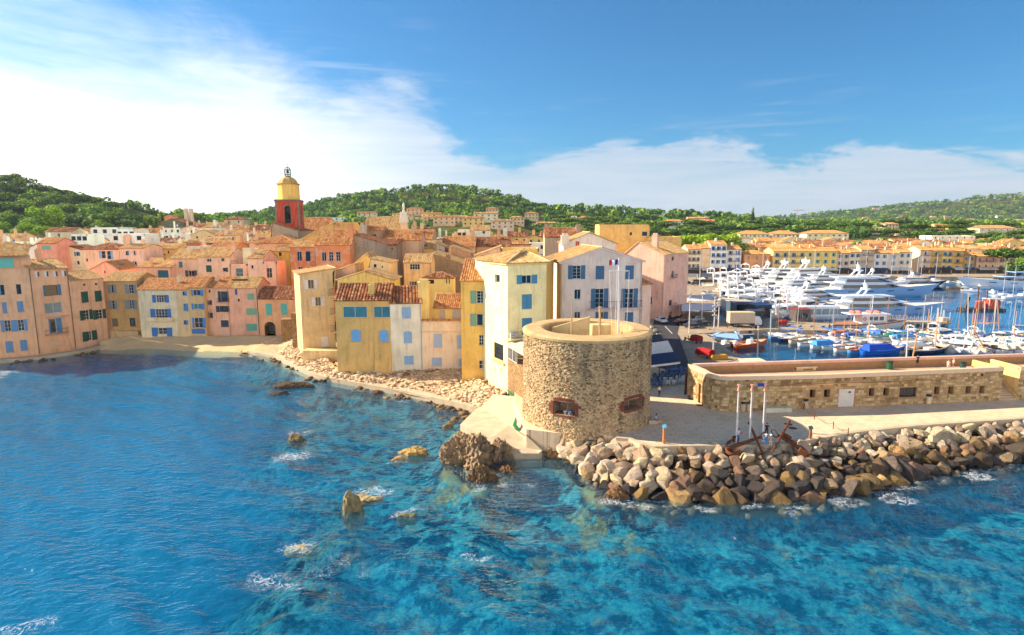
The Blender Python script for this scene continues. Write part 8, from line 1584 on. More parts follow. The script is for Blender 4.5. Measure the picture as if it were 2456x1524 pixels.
small = [(1852, 804, 6.0, WH, blue, 'pointu', None, 0, 'white wooden boat with blue trim, first along the inner pontoon'), (1878, 812, 6.4, C(70, 140, 206), WH, 'pointu', None, 0, 'sky blue wooden boat, second along the inner pontoon'), (1902, 817, 6.2, navy, WH, 'pointu', None, 0, 'navy wooden boat, third along the inner pontoon'),
  (1928, 822, 6.6, C(226, 216, 196), C(150, 110, 80), 'pointu', None, 0, 'cream wooden boat with brown trim, fourth along the pontoon'), (1952, 829, 6.6, WH, C(90, 140, 170), 'pointu', None, 0, 'white boat with grey-blue trim, fifth along the pontoon'), (1982, 834, 6.8, WH, blue, 'pointu', C(66, 150, 220), 0, 'white boat under a light blue cover, sixth along the pontoon'),
  (2012, 838, 6.6, C(236, 230, 216), C(66, 150, 214), 'pointu', None, 1, 'cream boat with wooden mast and blue gunwale, seventh along the pontoon'), (2042, 843, 6.6, C(240, 238, 232), C(190, 100, 70), 'pointu', None, 1, 'white boat with red-brown trim and tall mast, eighth along the pontoon'), (2072, 846, 6.8, C(90, 150, 206), C(190, 90, 60), 'pointu', None, 1, 'light blue boat with orange mast beside the bright blue boat'),
  (2119, 850, 9.0, C(34, 104, 200), C(40, 120, 220), 'pointu', C(30, 84, 196), 0, 'bright blue wooden boat with blue canvas cover nearest the rampart'), (2232, 848, 8.5, C(24, 40, 76), C(210, 200, 190), 'pointu', None, 1, 'dark navy wooden boat with leaning mast near the rampart'), (2170, 846, 6.0, C(226, 214, 196), C(170, 120, 80), 'motor', None, 0, 'cream motorboat between the bright blue and navy boats'),
  (1990, 806, 7, WH, navy, 'motor', None, 0, 'white motorboat moored below the tour boat bow'), (2022, 810, 7, WH, C(180, 150, 120), 'motor', C(220, 120, 60), 0, 'white motorboat with orange cover below the tour boat'), (2052, 813, 7, C(230, 220, 206), blue, 'motor', C(50, 100, 180), 0, 'beige motorboat with blue cover below the tour boat'), (2085, 818, 7.5, WH, green, 'motor', None, 0, 'white day boat left of the green cover'),
  (2138, 818, 8, WH, C(30, 130, 110), 'motor', C(26, 124, 104), 0, 'motorboat under a dark green cover'), (2176, 820, 7.5, C(230, 236, 240), blue, 'motor', C(70, 130, 190), 0, 'white motorboat with blue cover right of the green one'), (2208, 826, 8, WH, C(200, 190, 176), 'motor', None, 0, 'white speedboat left of the large white cruiser'), (2150, 834, 7, WH, C(120, 120, 120), 'motor', None, 0, 'white boat with outboard behind the bright blue boat'),
  (2200, 838, 7, WH, C(60, 100, 160), 'motor', C(236, 230, 222), 0, 'white covered boat behind the navy boat'), (2296, 834, 8, WH, C(200, 190, 180), 'motor', None, 0, 'white boat right of the large cruisers, first of the outer group'), (2326, 838, 8, C(236, 232, 226), C(120, 130, 140), 'motor', None, 0, 'white boat with grey trim, second of the outer group'), (2356, 842, 8, WH, navy, 'motor', C(206, 196, 186), 0, 'boat with pale cover, third of the outer group'),
  (2386, 840, 8, C(220, 214, 206), C(160, 150, 140), 'motor', None, 0, 'grey-white boat, fourth of the outer group'), (2416, 844, 8.5, WH, C(220, 200, 180), 'motor', None, 0, 'white boat, fifth of the outer group'), (2446, 842, 8.5, WH, C(120, 110, 100), 'motor', C(214, 196, 170), 0, 'boat with tan cover at the right edge'), (2310, 822, 8, WH, C(120, 130, 140), 'motor', None, 0, 'white boat behind the outer group, left one'),
  (2345, 826, 8, C(236, 228, 216), navy, 'motor', None, 1, 'cream boat with wooden mast behind the outer group'), (2380, 828, 8, WH, C(170, 160, 150), 'motor', None, 0, 'white boat behind the outer group, middle one'), (2418, 830, 8, WH, blue, 'motor', C(226, 206, 176), 0, 'boat with sand cover behind the outer group'), (2456, 828, 8, WH, C(190, 180, 170), 'motor', None, 0, 'white boat behind the outer group at the edge'),
  (1702, 806, 6.5, C(120, 170, 196), WH, 'motor', None, 0, 'pale teal boat in the basin corner under the quay wall'), (1730, 818, 7.5, WH, C(60, 120, 190), 'motor', C(150, 190, 226), 0, 'white boat with light blue cover in the basin by the road'), (1764, 810, 7, C(70, 120, 170), WH, 'motor', None, 0, 'blue boat with raised frame in the basin by the road'), (1738, 832, 6.5, C(226, 220, 210), C(110, 110, 116), 'motor', None, 0, 'grey-white boat closest to the red van in the basin'),
  (1800, 832, 7.5, C(224, 92, 34), C(240, 130, 50), 'motor', None, 0, 'orange inflatable workboat with black engine')]
rs = random.Random(5)
for a, b, L, hl, tr_, kd, cv_, ms, lb in small: open_boat(lb, L*1.2, W0(a, b), (.15 if kd == 'pointu' else rs.choice((.3, .5, 2.6, 3.4)))+rs.uniform(-.15, .15), hl, tr_, kd, cv_, 'small boats in the near harbour', ms)
for a, b, L, lb in ((2258, 814, 13, 'white cabin cruiser with arched bimini among the small boats'), (2282, 826, 11, 'white cabin cruiser with blue-tinted windows among the small boats'), (2098, 806, 9, 'small white cabin boat right of the tour boat'), (2400, 818, 11, 'white cabin cruiser behind the outer group of boats'), (2340, 812, 10, 'white cruiser with tan bimini near the leaning piles'), (2440, 815, 10, 'white cruiser by the right edge near the open water'), (2190, 806, 9, 'white cabin boat at the end of the jetty')): cruiser(lb, L, W0(a, b), rs.choice((.3, 2.8, .6)), WH, rs.choice((None, C(226, 200, 160))), 'cabin boats in the near harbour')
for a, b, L, lb in ((2402, 712, 9, 'small sailboat with pale mast moored off the right-hand yacht, left one'), (2425, 716, 9, 'small sailboat with green rigging moored off the right-hand yacht'), (2450, 714, 10, 'sailboat at the right edge in front of the pine'), (2175, 672, 11, 'sailboat with tall mast before the blush grey house'), (2240, 676, 10, 'sailboat before the ochre quayside houses'), (2318, 676, 9, 'sailboat with wooden mast before the rose pink house'), (2205, 672, 10, 'sailboat before the dusty pink house')): sailboat(lb, L, W0(a, b), .4, group='sailboats in the far harbour')
for i, (a, b, L) in enumerate(((2275, 682, 8), (2300, 680, 7), (2330, 686, 8), (2350, 692, 8), (2380, 704, 8), (2330, 700, 7))): open_boat('small white motorboat off the far right quay, %s from left' % ORD[i], L, W0(a, b), .2+i, WH, C(150, 150, 160), 'motor', None, 'motorboats at the far right quay')
k1 = 0
for i, (x_, y_) in enumerate([(1866+27*j, 800+1.0*j) for j in range(12)]+[(1880+30*j, 797+.2*j) for j in range(0)]):
 open_boat('white open motorboat, %s from left on the far side of the inner pontoon' % ORD[i], 8.5, W0(x_, y_-2), 1.9+rs.uniform(-.2, .2), rs.choice((WH, C(232, 226, 214), C(206, 222, 236))), rs.choice((navy, C(180, 150, 120), C(90, 120, 150))), 'motor', rs.choice((None, None, C(60, 110, 180), C(226, 214, 196))), 'motorboats behind the inner pontoon')
for i in range(11): open_boat('white motorboat, %s from left beyond the outer pontoon' % ORD[i], 9, W0(2205+26*i, 820+rs.uniform(-2, 3)+i*.6), 1.8+rs.uniform(-.4, .4), WH, rs.choice((navy, C(180, 150, 120), C(90, 120, 150))), 'motor', rs.choice((None, C(226, 206, 176), None)), 'motorboats beyond the outer pontoon', i % 4 == 1)
for i in range(9): sailboat('moored sailboat, %s from left before the far quay' % ORD[i], rs.uniform(9, 12), W0(1700+62*i, 668+rs.uniform(0, 3)), .5, group='sailboats before the far quay')
for i in range(12): cruiser('white cabin boat, %s from left in the tight row near the rampart' % ORD[i], rs.uniform(8, 11), W0(2262+18*i, 838+rs.uniform(-4, 7)), rs.choice((1.9, 2.3, 1.2, 4.6))+rs.uniform(-.2, .2), rs.choice((WH, WH, C(226, 220, 210))), rs.choice((None, C(226, 206, 176), C(206, 200, 194), C(60, 100, 160))), 'cabin boats near the rampart')
for i in range(14): sailboat('bare-masted sailing boat, %s from left among the near pontoons' % ORD[i], rs.uniform(7, 9), W0(1870+43*i, 806+rs.uniform(0, 14)+i*.8), 1.8+rs.uniform(-.3, .3), mastc=rs.choice((C(220, 200, 170), C(226, 226, 230), C(206, 150, 96))), group='sailing boats among the near pontoons')
for lb, P0, P1, w_ in (('inner wooden pontoon behind the small boats', (1842, 797), (2190, 826), 2.0), ('outer pontoon behind the outer boat group', (2200, 824), (2560, 836), 2.0), ('long low breakwater pontoon below the tour boat', (1850, 795), (2180, 797), 1.6)):
 a, b = G(*P0, .5), G(*P1, .5); m = MB(); u = (b-a).normalized(); n_ = Vector((-u.y, u.x, 0)); m.obox(a-Vector((0, 0, .7)), b-a, n_*w_, Vector((0, 0, .7))); tag(m.build('pontoon', 'wood', color=C(190, 164, 136)), lb, 'pontoon')
for i, (cv_, xb, yb, xt, yt, cl, lb) in enumerate(((Z7, 1522, 1080, 1525, 690, C(206, 190, 170), 'tall grey mooring pile standing in open harbour water'), (Z7, 1815, 1150, 1835, 745, C(190, 166, 130), 'wooden mooring pile right of the barge, left leg'), (Z7, 1885, 1140, 1855, 760, C(180, 140, 100), 'wooden mooring pile leaning left of the barge end'), (Z7, 1700, 1130, 1715, 780, C(206, 196, 180), 'thin pale mooring pile below the barge'), (Z7, 825, 1400, 845, 1040, C(220, 214, 206), 'white mooring pole beside the bright blue boat'), (Z7, 890, 1400, 950, 1130, C(214, 150, 90), 'leaning orange wooden spar near the rampart parapet'), (Z7, 1790, 1390, 1590, 1100, C(222, 150, 90), 'long leaning wooden spar by the right boats'), (Z6, 1212, 1430, 1222, 1060, C(226, 214, 200), 'white pole rising from the basin beside the orange boat'), (Z6, 1350, 1420, 1370, 870, C(170, 190, 200), 'slim grey pole at the edge of the basin'))):
 b = G(*cv_(xb, yb), 0); pole('mooring_pole', lb, b+Vector((0, 0, -1)), A(*cv_(xt, yt), b.y), .17, .11, cl, 'mooring pole')
# ================================================================== QUAY: lamp masts, vehicles, kiosks
lm = [(Z6, 412, 606, 418, 160), (Z6, 556, 600, 562, 262), (Z6, 714, 592, 716, 400), (Z6, 783, 560, 787, 320), (Z6, 437, 1130, 445, 620), (Z6, 580, 1012, 590, 555), (Z6, 710, 1385, 722, 738), (Z6, 768, 1060, 780, 718), (Z6, 325, 940, 352, 640)]
lml = ['beside the peach gable', 'left of the pinkish quay house', 'in front of the white blue-shuttered house', 'before the lavender house', 'by the dark parked cars', 'above the market awnings', 'next to the red covered van', 'by the box truck', 'at the corner of the pink building']
for i, (cv_, xb, yb, xt, yt) in enumerate(lm):
 b = G(*cv_(xb, yb), 1.6); tp = A(*cv_(xt, yt), b.y); tp.x = b.x+(tp.x-b.x)*.5; o = thing('lamp_mast', 'tall white lamp mast %s' % lml[i], 'lamp post', b, group='lamp masts along the quay'); m = MB(); m.tube([b, tp], [.15, .08], 7); m.build('mast', 'paint', o, color=C(230, 222, 216))
 m = MB();
 for f_ in (.86, .78, .7): q = b.lerp(tp, f_); m.cbox((q.x, q.y, q.z), .9, .25, .22);
 m.build('lamp_head', 'paint', o, color=C(214, 210, 206))
def car(label, q, rz, col, L=4.1, W_=1.75, H_=1.5, van=False):
 o = thing('parked_car', label, 'car', q, rz); ROOT[o.name] = Vector((0, 0, 0)); prof = [(-.5, .28), (-.5, .55), (-.47, .62), (-.30, .66), (-.17, .98), (.16, 1.0), (.38, .72), (.5, .66), (.5, .28)] if not van else [(-.5, .2), (-.5, .95), (-.46, 1.0), (.2, 1.0), (.34, .72), (.5, .62), (.5, .2)]
 P = [(x*L, z*H_) for x, z in prof]; n_ = len(P); m = MB(); tp = [1 if z < .7*H_ else .84 for _, z in P]; m.add([(x, -W_/2*t_, z) for (x, z), t_ in zip(P, tp)]+[(x, W_/2*t_, z) for (x, z), t_ in zip(P, tp)], [tuple(range(n_))[::-1], tuple(range(n_, 2*n_))]+[(i, (i+1) % n_, n_+(i+1) % n_, n_+i) for i in range(n_)]); bd = m.build('body', 'gloss', o, color=col)
 if not van:
  for s_ in (-1, 1): m = MB(); m.add([(-.27*L, s_*W_*.475, .70*H_), (.33*L, s_*W_*.475, .74*H_), (.15*L, s_*W_*.43, .95*H_), (-.16*L, s_*W_*.43, .94*H_)], [(0, 1, 2, 3)]); m.build('side_window', 'pane', bd)
  m = MB(); m.add([(.175*L, -W_*.40, .985*H_), (.175*L, W_*.40, .985*H_), (.37*L, W_*.44, .74*H_), (.37*L, -W_*.44, .74*H_)], [(0, 1, 2, 3)]); m.build('windscreen', 'pane', bd); m = MB(); m.add([(-.185*L, -W_*.4, .97*H_), (-.305*L, -W_*.44, .69*H_), (-.305*L, W_*.44, .69*H_), (-.185*L, W_*.4, .97*H_)], [(0, 1, 2, 3)]); m.build('rear_window', 'pane', bd)
 else: m = MB(); m.add([(.21*L, -W_*.42, .985*H_), (.21*L, W_*.42, .985*H_), (.345*L, W_*.45, .74*H_), (.345*L, -W_*.45, .74*H_)], [(0, 1, 2, 3)]); m.build('windscreen', 'pane', bd)
 for sx in (-1, 1):
  for sy in (-1, 1):
   m = MB(); c_ = (sx*.31*L, sy*W_*.44, .31); m.tube([(c_[0], c_[1]-.1, .31), (c_[0], c_[1]+.1, .31)], .31, 12); wl = m.build('wheel', 'paint', o, color=C(26, 26, 28)); m = MB(); m.tube([(c_[0], c_[1]-.11, .31), (c_[0], c_[1]+.11, .31)], .18, 10); m.build('rim', 'metal', wl, color=C(190, 190, 194))
  m = MB(); m.box(.495*L, sx*W_*.4-.14, .5*H_*.9, .505*L, sx*W_*.4+.14, .5*H_*.9+.14); m.build('headlight', 'gloss', bd, color=C(230, 230, 224)); m = MB(); m.box(-.505*L, sx*W_*.4-.12, .5*H_*.9, -.495*L, sx*W_*.4+.12, .5*H_*.9+.16); m.build('tail_light', 'gloss', bd, color=C(190, 30, 26))
 return o
qz = lambda cv_, a, b: G(*cv_(a, b), 1.63)
car('white car driving up the road past the pink building', qz(Z6, 122, 1010), 1.75, C(236, 238, 240))
for a, b, rz, cl, lb in ((345, 1030, .5, C(30, 44, 66), 'dark blue car parked at the quay, left one'), (470, 1068, .4, C(34, 50, 72), 'dark blue car parked at the quay, middle one'), (590, 1045, .3, C(40, 46, 56), 'dark grey car parked at the quay, right one'), (520, 1000, .4, C(206, 200, 190), 'beige car behind the dark parked cars'), (640, 700, .5, C(226, 226, 228), 'white car parked far along the quay, left one'), (705, 735, .5, C(214, 218, 224), 'silver car parked far along the quay, right one'), (510, 585, .2, C(60, 64, 74), 'dark car far along the quay under the awnings'), (400, 575, .2, C(40, 60, 100), 'blue car at the far end of the quay')): car(lb, qz(Z6, a, b), rz, cl)
def red_van(label, q, rz, L, cover):
 o = thing('cargo_tricycle', label, 'van', q, rz); ROOT[o.name] = Vector((0, 0, 0)); m = MB(); m.box(L*.12, -.65, .35, L*.42, .65, 1.0); m.add([(L*.12, -.62, 1.0), (L*.42, -.62, 1.0), (L*.34, -.52, 1.65), (L*.14, -.55, 1.65), (L*.12, .62, 1.0), (L*.42, .62, 1.0), (L*.34, .52, 1.65), (L*.14, .55, 1.65)], [(0, 1, 2, 3), (7, 6, 5, 4), (1, 5, 6, 2), (3, 2, 6, 7), (0, 3, 7, 4)]); cb = m.build('cab', 'gloss', o, color=C(170, 30, 28))
 m = MB(); m.poly((L*.415, -.5, 1.05), (L*.415, .5, 1.05), (L*.36, .45, 1.55), (L*.36, -.45, 1.55)); m.build('windscreen', 'pane', cb); m = MB(); m.box(-L*.45, -.72, .55, L*.1, .72, .65); m.build('bed', 'paint', o, color=C(120, 26, 26))
 m = MB(); n_ = 8; prof = [(-.72, .65)]+[(-.72*math.cos(math.pi*i/n_), 1.3+.5*math.sin(math.pi*i/n_)) for i in range(n_+1)]+[(.72, .65)]
 k = len(prof); m.add([(-L*.45, y_, z_) for y_, z_ in prof]+[(L*.1, y_, z_) for y_, z_ in prof], [tuple(range(k))[::-1], tuple(range(k, 2*k))]+[(i, i+1, k+i+1, k+i) for i in range(k-1)]); m.build('canvas_cover', 'cloth', o, color=cover)
 for x_, y_ in ((-L*.3, .6), (-L*.3, -.6), (L*.36, 0)): m = MB(); m.tube([(x_, y_-.08, .25), (x_, y_+.08, .25)], .25, 10); wl = m.build('wheel', 'paint', o, color=C(24, 24, 26)); m = MB(); m.tube([(x_, y_-.09, .25), (x_, y_+.09, .25)], .13, 8); m.build('rim', 'metal', wl, color=C(180, 180, 184))
red_van('small red three-wheeler with open back by the basin', qz(Z6, 515, 1240), 1.9, 3.2, C(150, 36, 30)); red_van('red van with tall red canvas cover next to the basin', qz(Z6, 610, 1400), 2.0, 4.6, C(166, 20, 24))
for (a, b, rz, cl, lb) in ((410, 1215, .4, C(60, 60, 66), 'dark scooter parked left of the red three-wheeler'), (1010, 1070, .2, C(50, 50, 54), 'dark scooter parked before the box truck'), (1165, 1078, .1, C(110, 110, 116), 'grey scooter parked right of the box truck')):
 q = qz(Z6, a, b); o = thing('scooter', lb, 'scooter', q, rz); ROOT[o.name] = Vector((0, 0, 0)); m = MB(); m.tube([(-.5, 0, .55), (-.1, 0, .45), (.3, 0, .4), (.5, 0, .95)], [.2, .14, .12, .09], 7); m.build('frame', 'gloss', o, color=cl); m = MB(); m.cbox((-.35, 0, .72), .6, .28, .1); m.build('seat', 'cloth', o, color=C(30, 30, 32)); m = MB(); m.tube([(.45, -.3, 1.02), (.5, 0, .98), (.45, .3, 1.02)], .025, 5); m.build('handlebar', 'paint', o, color=C(30, 30, 32))
 for x_ in (-.5, .62): m = MB(); m.tube([(x_, -.05, .25), (x_, .05, .25)], .25, 10); m.build('wheel', 'paint', o, color=C(24, 24, 26))
q = qz(Z6, 1050, 1052); o = thing('box_truck', 'beige box truck parked on the short pier', 'truck', q, 0.02); ROOT[o.name] = Vector((0, 0, 0))
m = MB(); m.box(-3.9, -1.15, .9, 2.4, 1.15, 3.6); m.build('cargo_box', 'paint', o, color=C(214, 192, 166)); m = MB(); m.box(-3.95, -1.2, 3.6, 2.45, 1.2, 3.7); m.build('box_roof', 'paint', o, color=C(236, 214, 150)); m = MB(); m.add([(2.5, -1.1, .5), (4.3, -1.1, .5), (4.3, -1.1, 1.5), (3.7, -1.0, 2.6), (2.5, -1.0, 2.6), (2.5, 1.1, .5), (4.3, 1.1, .5), (4.3, 1.1, 1.5), (3.7, 1.0, 2.6), (2.5, 1.0, 2.6)], [(0, 1, 2, 3, 4), (9, 8, 7, 6, 5), (1, 6, 7, 2), (2, 7, 8, 3), (3, 8, 9, 4), (4, 9, 5, 0)]); cb = m.build('cab', 'gloss', o, color=C(230, 230, 230)); m = MB(); m.poly((4.27, -.95, 1.6), (4.27, .95, 1.6), (3.76, .9, 2.5), (3.76, -.9, 2.5)); m.build('windscreen', 'pane', cb); m = MB(); m.box(-3.8, -1.0, .55, 2.5, 1.0, .88); m.build('chassis', 'paint', o, color=C(50, 50, 54))
for x_ in (-2.6, 3.3):
 for y_ in (-.95, .95): m = MB(); m.tube([(x_, y_-.14, .42), (x_, y_+.14, .42)], .42, 12); wl = m.build('wheel', 'paint', o, color=C(24, 24, 26)); m = MB(); m.tube([(x_, y_-.15, .42), (x_, y_+.15, .42)], .22, 10); m.build('rim', 'metal', wl, color=C(180, 180, 184))
def kiosk(label, l, r, top, depth, col, roofc, cat='kiosk'):
 a, b = qz(*l), qz(*r); f = Face(a.xy, b.xy); zt = f.hit(*l[0](l[1], top))[1]; o = thing('kiosk', label, cat, a); m = MB(); m.prism([tuple(q_.xy) for q_ in (f.a, f.b, f.b-f.n*depth, f.a-f.n*depth)], 1.5, zt); m.build('wall', 'paint', o, color=col); m = MB(); m.obox(f.at(-.3, zt, .4), f.u*(f.L+.6), -f.n*(depth+.8), Vector((0, 0, .18))); m.build('roof', 'paint', o, color=roofc)
 m = MB(); m.obox(f.at(f.L*.2, 2.4, .01), f.u*f.L*.6, f.n*.05, Vector((0, 0, max(.5, zt-3.2)))); m.build('hatch', 'pane', o)
 return o
kiosk('navy blue ticket kiosk with flat roof behind the box truck', (Z6, 1180, 960), (Z6, 1370, 955), 815, 4, C(34, 54, 84), C(90, 130, 170)); kiosk('grey-blue kiosk with slanted glass behind the box truck', (Z6, 930, 905), (Z6, 1150, 900), 780, 4, C(70, 90, 116), C(200, 190, 180)); kiosk('brown wooden shed with red roof on the pier end', (Z6, 1645, 1000), (Z6, 1815, 1000), 868, 4, C(96, 84, 84), C(150, 60, 40)); kiosk('dark market stall with flat awning right of the truck', (Z6, 1130, 1045), (Z6, 1275, 1045), 885, 3, C(46, 50, 64), C(60, 66, 84))
def marquee(label, pts, z0, z1, col):
 P = [qz(Z6, *q_) for q_ in pts]; c_ = sum(P, Vector())/4; o = thing('market_awning', label, 'awning', P[0]); m = MB(); T = [Vector((q_.x, q_.y, z0)) for q_ in P]; r0 = (T[0]+T[3])/2+Vector((0, 0, z1-z0)); r1 = (T[1]+T[2])/2+Vector((0, 0, z1-z0)); m.add(T+[r0, r1], [(0, 1, 5, 4), (2, 3, 4, 5), (0, 4, 3), (1, 2, 5)]); m.build('canopy', 'cloth', o, color=col)
 for q_ in P: m = MB(); m.tube([q_, Vector((q_.x, q_.y, z0))], .08, 5); m.build('post', 'paint', o, color=C(70, 70, 76))
marquee('long white market awning beside the pink building, near one', [(350, 1000), (720, 985), (800, 900), (345, 905)], 4.4, 5.2, C(226, 222, 220)); marquee('long white market awning beside the pink building, far one', [(370, 880), (740, 860), (640, 790), (365, 800)], 4.4, 5.3, C(214, 212, 214)); marquee('grey awning over the far quay terrace, left one', [(380, 560), (520, 558), (520, 520), (380, 520)], 4, 5, C(120, 116, 116)); marquee('dark awning over the far quay terrace, right one', [(540, 556), (700, 552), (690, 515), (540, 518)], 4, 5, C(70, 70, 80))
for i, (a, b) in enumerate(((18, 1075), (55, 1110), (88, 1165), (15, 1120))):
 q = qz(Z6, a, b); o = thing('planter', 'white stone planter with a small shrub along the road, %s from the back' % ORD[i], 'planter', q, group='planters along the road'); m = MB(); m.lathe(q, [(.35, 0), (.5, .55), (.55, .6), (.45, .6), (0, .55)], 10); m.build('pot', 'plaster_trim', o, color=C(214, 206, 200)); m = MB(); rq = random.Random(i)
 for k in range(40): c_ = q+Vector((rq.gauss(0, .22), rq.gauss(0, .22), .8+rq.gauss(0, .18))); d1, d2 = Vector((rq.gauss(0, 1), rq.gauss(0, 1), rq.gauss(0, 1))).normalized()*.14, Vector((rq.gauss(0, 1), rq.gauss(0, 1), rq.gauss(0, 1))).normalized()*.1; m.poly(c_-d1, c_+d2, c_+d1, c_-d2)
 m.build('shrub', 'paint', o, color=C(50, 84, 36))
q = qz(Z6, 770, 1425); m = MB(); m.cbox(q, 3.2, 1.2, .7, .15); m.cbox(q+Vector((0, 0, .7)), 3.0, 1.0, .15, .15); tag(m.build('fish_crate', 'paint', color=C(214, 160, 50)), 'yellow crate behind the rampart near the red van', 'crate')
for a, b, lb, sh_ in ((872, 1075, 'person in red standing by the box truck', C(200, 40, 40)), (1500, 1000, 'person in white on the pier by the brown shed', C(230, 226, 220)), (850, 960, 'person in orange near the market awnings', C(220, 120, 60))): person(lb, qz(Z6, a, b), 1.0, 1.72, 'stand', sh_, C(50, 56, 80))
m = MB(); q = qz(Z6, 1505, 1030); m.cbox(q, 1.6, 1.2, 1.1); tag(m.build('red_bollard_box', 'paint', color=C(186, 40, 36)), 'red equipment box on the pier end', 'box')
# ================================================================== TREES
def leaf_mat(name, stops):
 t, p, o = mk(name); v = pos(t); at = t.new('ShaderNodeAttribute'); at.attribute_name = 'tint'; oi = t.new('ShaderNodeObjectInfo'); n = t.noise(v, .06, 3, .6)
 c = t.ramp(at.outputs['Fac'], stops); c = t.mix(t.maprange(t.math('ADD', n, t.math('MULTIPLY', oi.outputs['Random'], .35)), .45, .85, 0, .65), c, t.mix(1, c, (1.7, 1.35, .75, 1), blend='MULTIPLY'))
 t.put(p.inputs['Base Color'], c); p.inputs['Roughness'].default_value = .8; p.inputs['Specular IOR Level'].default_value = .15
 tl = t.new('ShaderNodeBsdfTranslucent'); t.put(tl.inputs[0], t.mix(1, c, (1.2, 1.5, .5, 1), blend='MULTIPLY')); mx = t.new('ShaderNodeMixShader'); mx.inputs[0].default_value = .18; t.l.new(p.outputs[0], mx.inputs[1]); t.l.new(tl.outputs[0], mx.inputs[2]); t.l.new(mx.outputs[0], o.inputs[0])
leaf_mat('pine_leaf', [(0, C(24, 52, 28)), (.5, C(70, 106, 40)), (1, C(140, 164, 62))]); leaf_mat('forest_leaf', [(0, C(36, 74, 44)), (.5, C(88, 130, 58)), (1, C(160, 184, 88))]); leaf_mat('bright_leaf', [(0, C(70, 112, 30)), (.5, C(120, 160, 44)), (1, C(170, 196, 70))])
simple('bark', C(92, 70, 54), .95, var=.3, scale=5, bmp=.5)
def crown_np(rs, lobes, nleaf, leaf, up=.35):
 """leaf-clump quads scattered through overlapping lobes: (cx, cy, cz, rx, ry, rz)"""
 V = []; T = []; lob = np.array(lobes); wts = (lob[:, 3]*lob[:, 4]*lob[:, 5])**.67; wts /= wts.sum(); idx = rs.choice(len(lob), nleaf, p=wts)
 d = rs.normal(size=(nleaf, 3)); d /= np.linalg.norm(d, axis=1)[:, None]; r = rs.uniform(.55, 1.05, (nleaf, 1))**.6
 c = lob[idx, :3]+d*r*lob[idx, 3:6]; nrm = d+np.array([0, 0, up])+rs.normal(0, .45, (nleaf, 3)); nrm /= np.linalg.norm(nrm, axis=1)[:, None]
 a = np.cross(nrm, rs.normal(size=(nleaf, 3))); a /= np.linalg.norm(a, axis=1)[:, None]; b = np.cross(nrm, a); s = leaf*rs.uniform(.6, 1.35, (nleaf, 1))
 k = rs.uniform(.6, 1.0, (nleaf, 1)); V = np.stack([c-a*s, c-b*s*k*.7+nrm*s*.2, c+a*s*.9, c+b*s*k*.7+nrm*s*.2], 1).reshape(-1, 3)
 tt = np.clip(.30+.28*d[:, 2]+rs.normal(0, .27, nleaf)+.15*(lob[idx, 2]-lob[:, 2].mean())/max(.1, lob[:, 5].max()), 0, 1); T = np.repeat(tt, 4)  # leaf tone painted lighter toward the crown tops, darker below, as if lit
 Fq = np.arange(nleaf*4).reshape(-1, 4); return V, Fq, T
def lobes_for(kind, rs):
 L = []
 if kind == 'umbrella':
  for k in range(11): a = rs.rand()*6.28; r = rs.uniform(.1, .72); L.append((r*math.cos(a), r*math.sin(a), .82-.14*r+rs.uniform(-.04, .05), rs.uniform(.26, .4), rs.uniform(.26, .4), rs.uniform(.10, .17)))
 elif kind == 'pine':
  for k in range(14): h = rs.uniform(.3, .95); r = (1.05-h)*.55*rs.uniform(.3, 1); a = rs.rand()*6.28; L.append((r*math.cos(a), r*math.sin(a), h, rs.uniform(.16, .28), rs.uniform(.16, .28), rs.uniform(.10, .17)))
 elif kind == 'round':
  for k in range(13): a = rs.rand()*6.28; r = rs.uniform(0, .42); L.append((r*math.cos(a), r*math.sin(a), .58+rs.uniform(-.24, .24), rs.uniform(.2, .33), rs.uniform(.2, .33), rs.uniform(.16, .25)))
 elif kind == 'cypress':
  for k in range(9): h = .12+.8*k/8; L.append((0, 0, h, .13*(1.1-h)+.03, .13*(1.1-h)+.03, .12))
 elif kind == 'palm': L = [(0, 0, .92, .3, .3, .1)]
 return L
PROTO = {}
def proto(kind, i, mat, nleaf, leaf):
 rs = np.random.RandomState(100+i*7+len(kind)); V, Fq, T = crown_np(rs, lobes_for(kind, rs), nleaf, leaf)
 o = np_mesh('crown', V, Fq, mat, {'tint': T}); cm = o.data; bpy.data.objects.remove(o)
 m = MB(); rr = random.Random(i); top = .75 if kind in ('umbrella', 'round') else .9; bend = [Vector((rr.uniform(-.05, .05)*k, rr.uniform(-.05, .05)*k, top*k/4)) for k in range(5)]
 m.tube(bend, [.035, .03, .026, .02, .01], 6)
 if kind != 'cypress':
  for k in range(6): a = rr.uniform(0, 6.28); st = bend[2+k % 2]; m.tube([st, st+Vector((math.cos(a)*.2, math.sin(a)*.2, .15)), st+Vector((math.cos(a)*.42, math.sin(a)*.42, .26))], [.016, .011, .005], 4)
 o = m.build('trunk', 'bark'); tm = o.data; bpy.data.objects.remove(o); PROTO[(kind, i)] = (cm, tm)
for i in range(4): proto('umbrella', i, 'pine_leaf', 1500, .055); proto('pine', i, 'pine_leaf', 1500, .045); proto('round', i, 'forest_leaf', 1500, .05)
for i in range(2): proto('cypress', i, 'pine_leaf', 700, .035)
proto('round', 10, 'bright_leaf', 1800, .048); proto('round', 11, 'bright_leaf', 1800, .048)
def tree(label, kind, i, q, h, spread=1.0, group=None, name=None, rz=None):
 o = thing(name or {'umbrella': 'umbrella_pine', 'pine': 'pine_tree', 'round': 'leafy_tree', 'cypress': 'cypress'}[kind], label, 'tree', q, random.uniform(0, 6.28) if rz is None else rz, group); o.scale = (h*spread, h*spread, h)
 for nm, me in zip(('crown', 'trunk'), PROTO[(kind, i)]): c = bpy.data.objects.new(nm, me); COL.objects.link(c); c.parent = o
 return o
def pxh(px, py_base, py_top, Y): return abs(A(px, py_top, Y).z-A(px, py_base, Y).z)
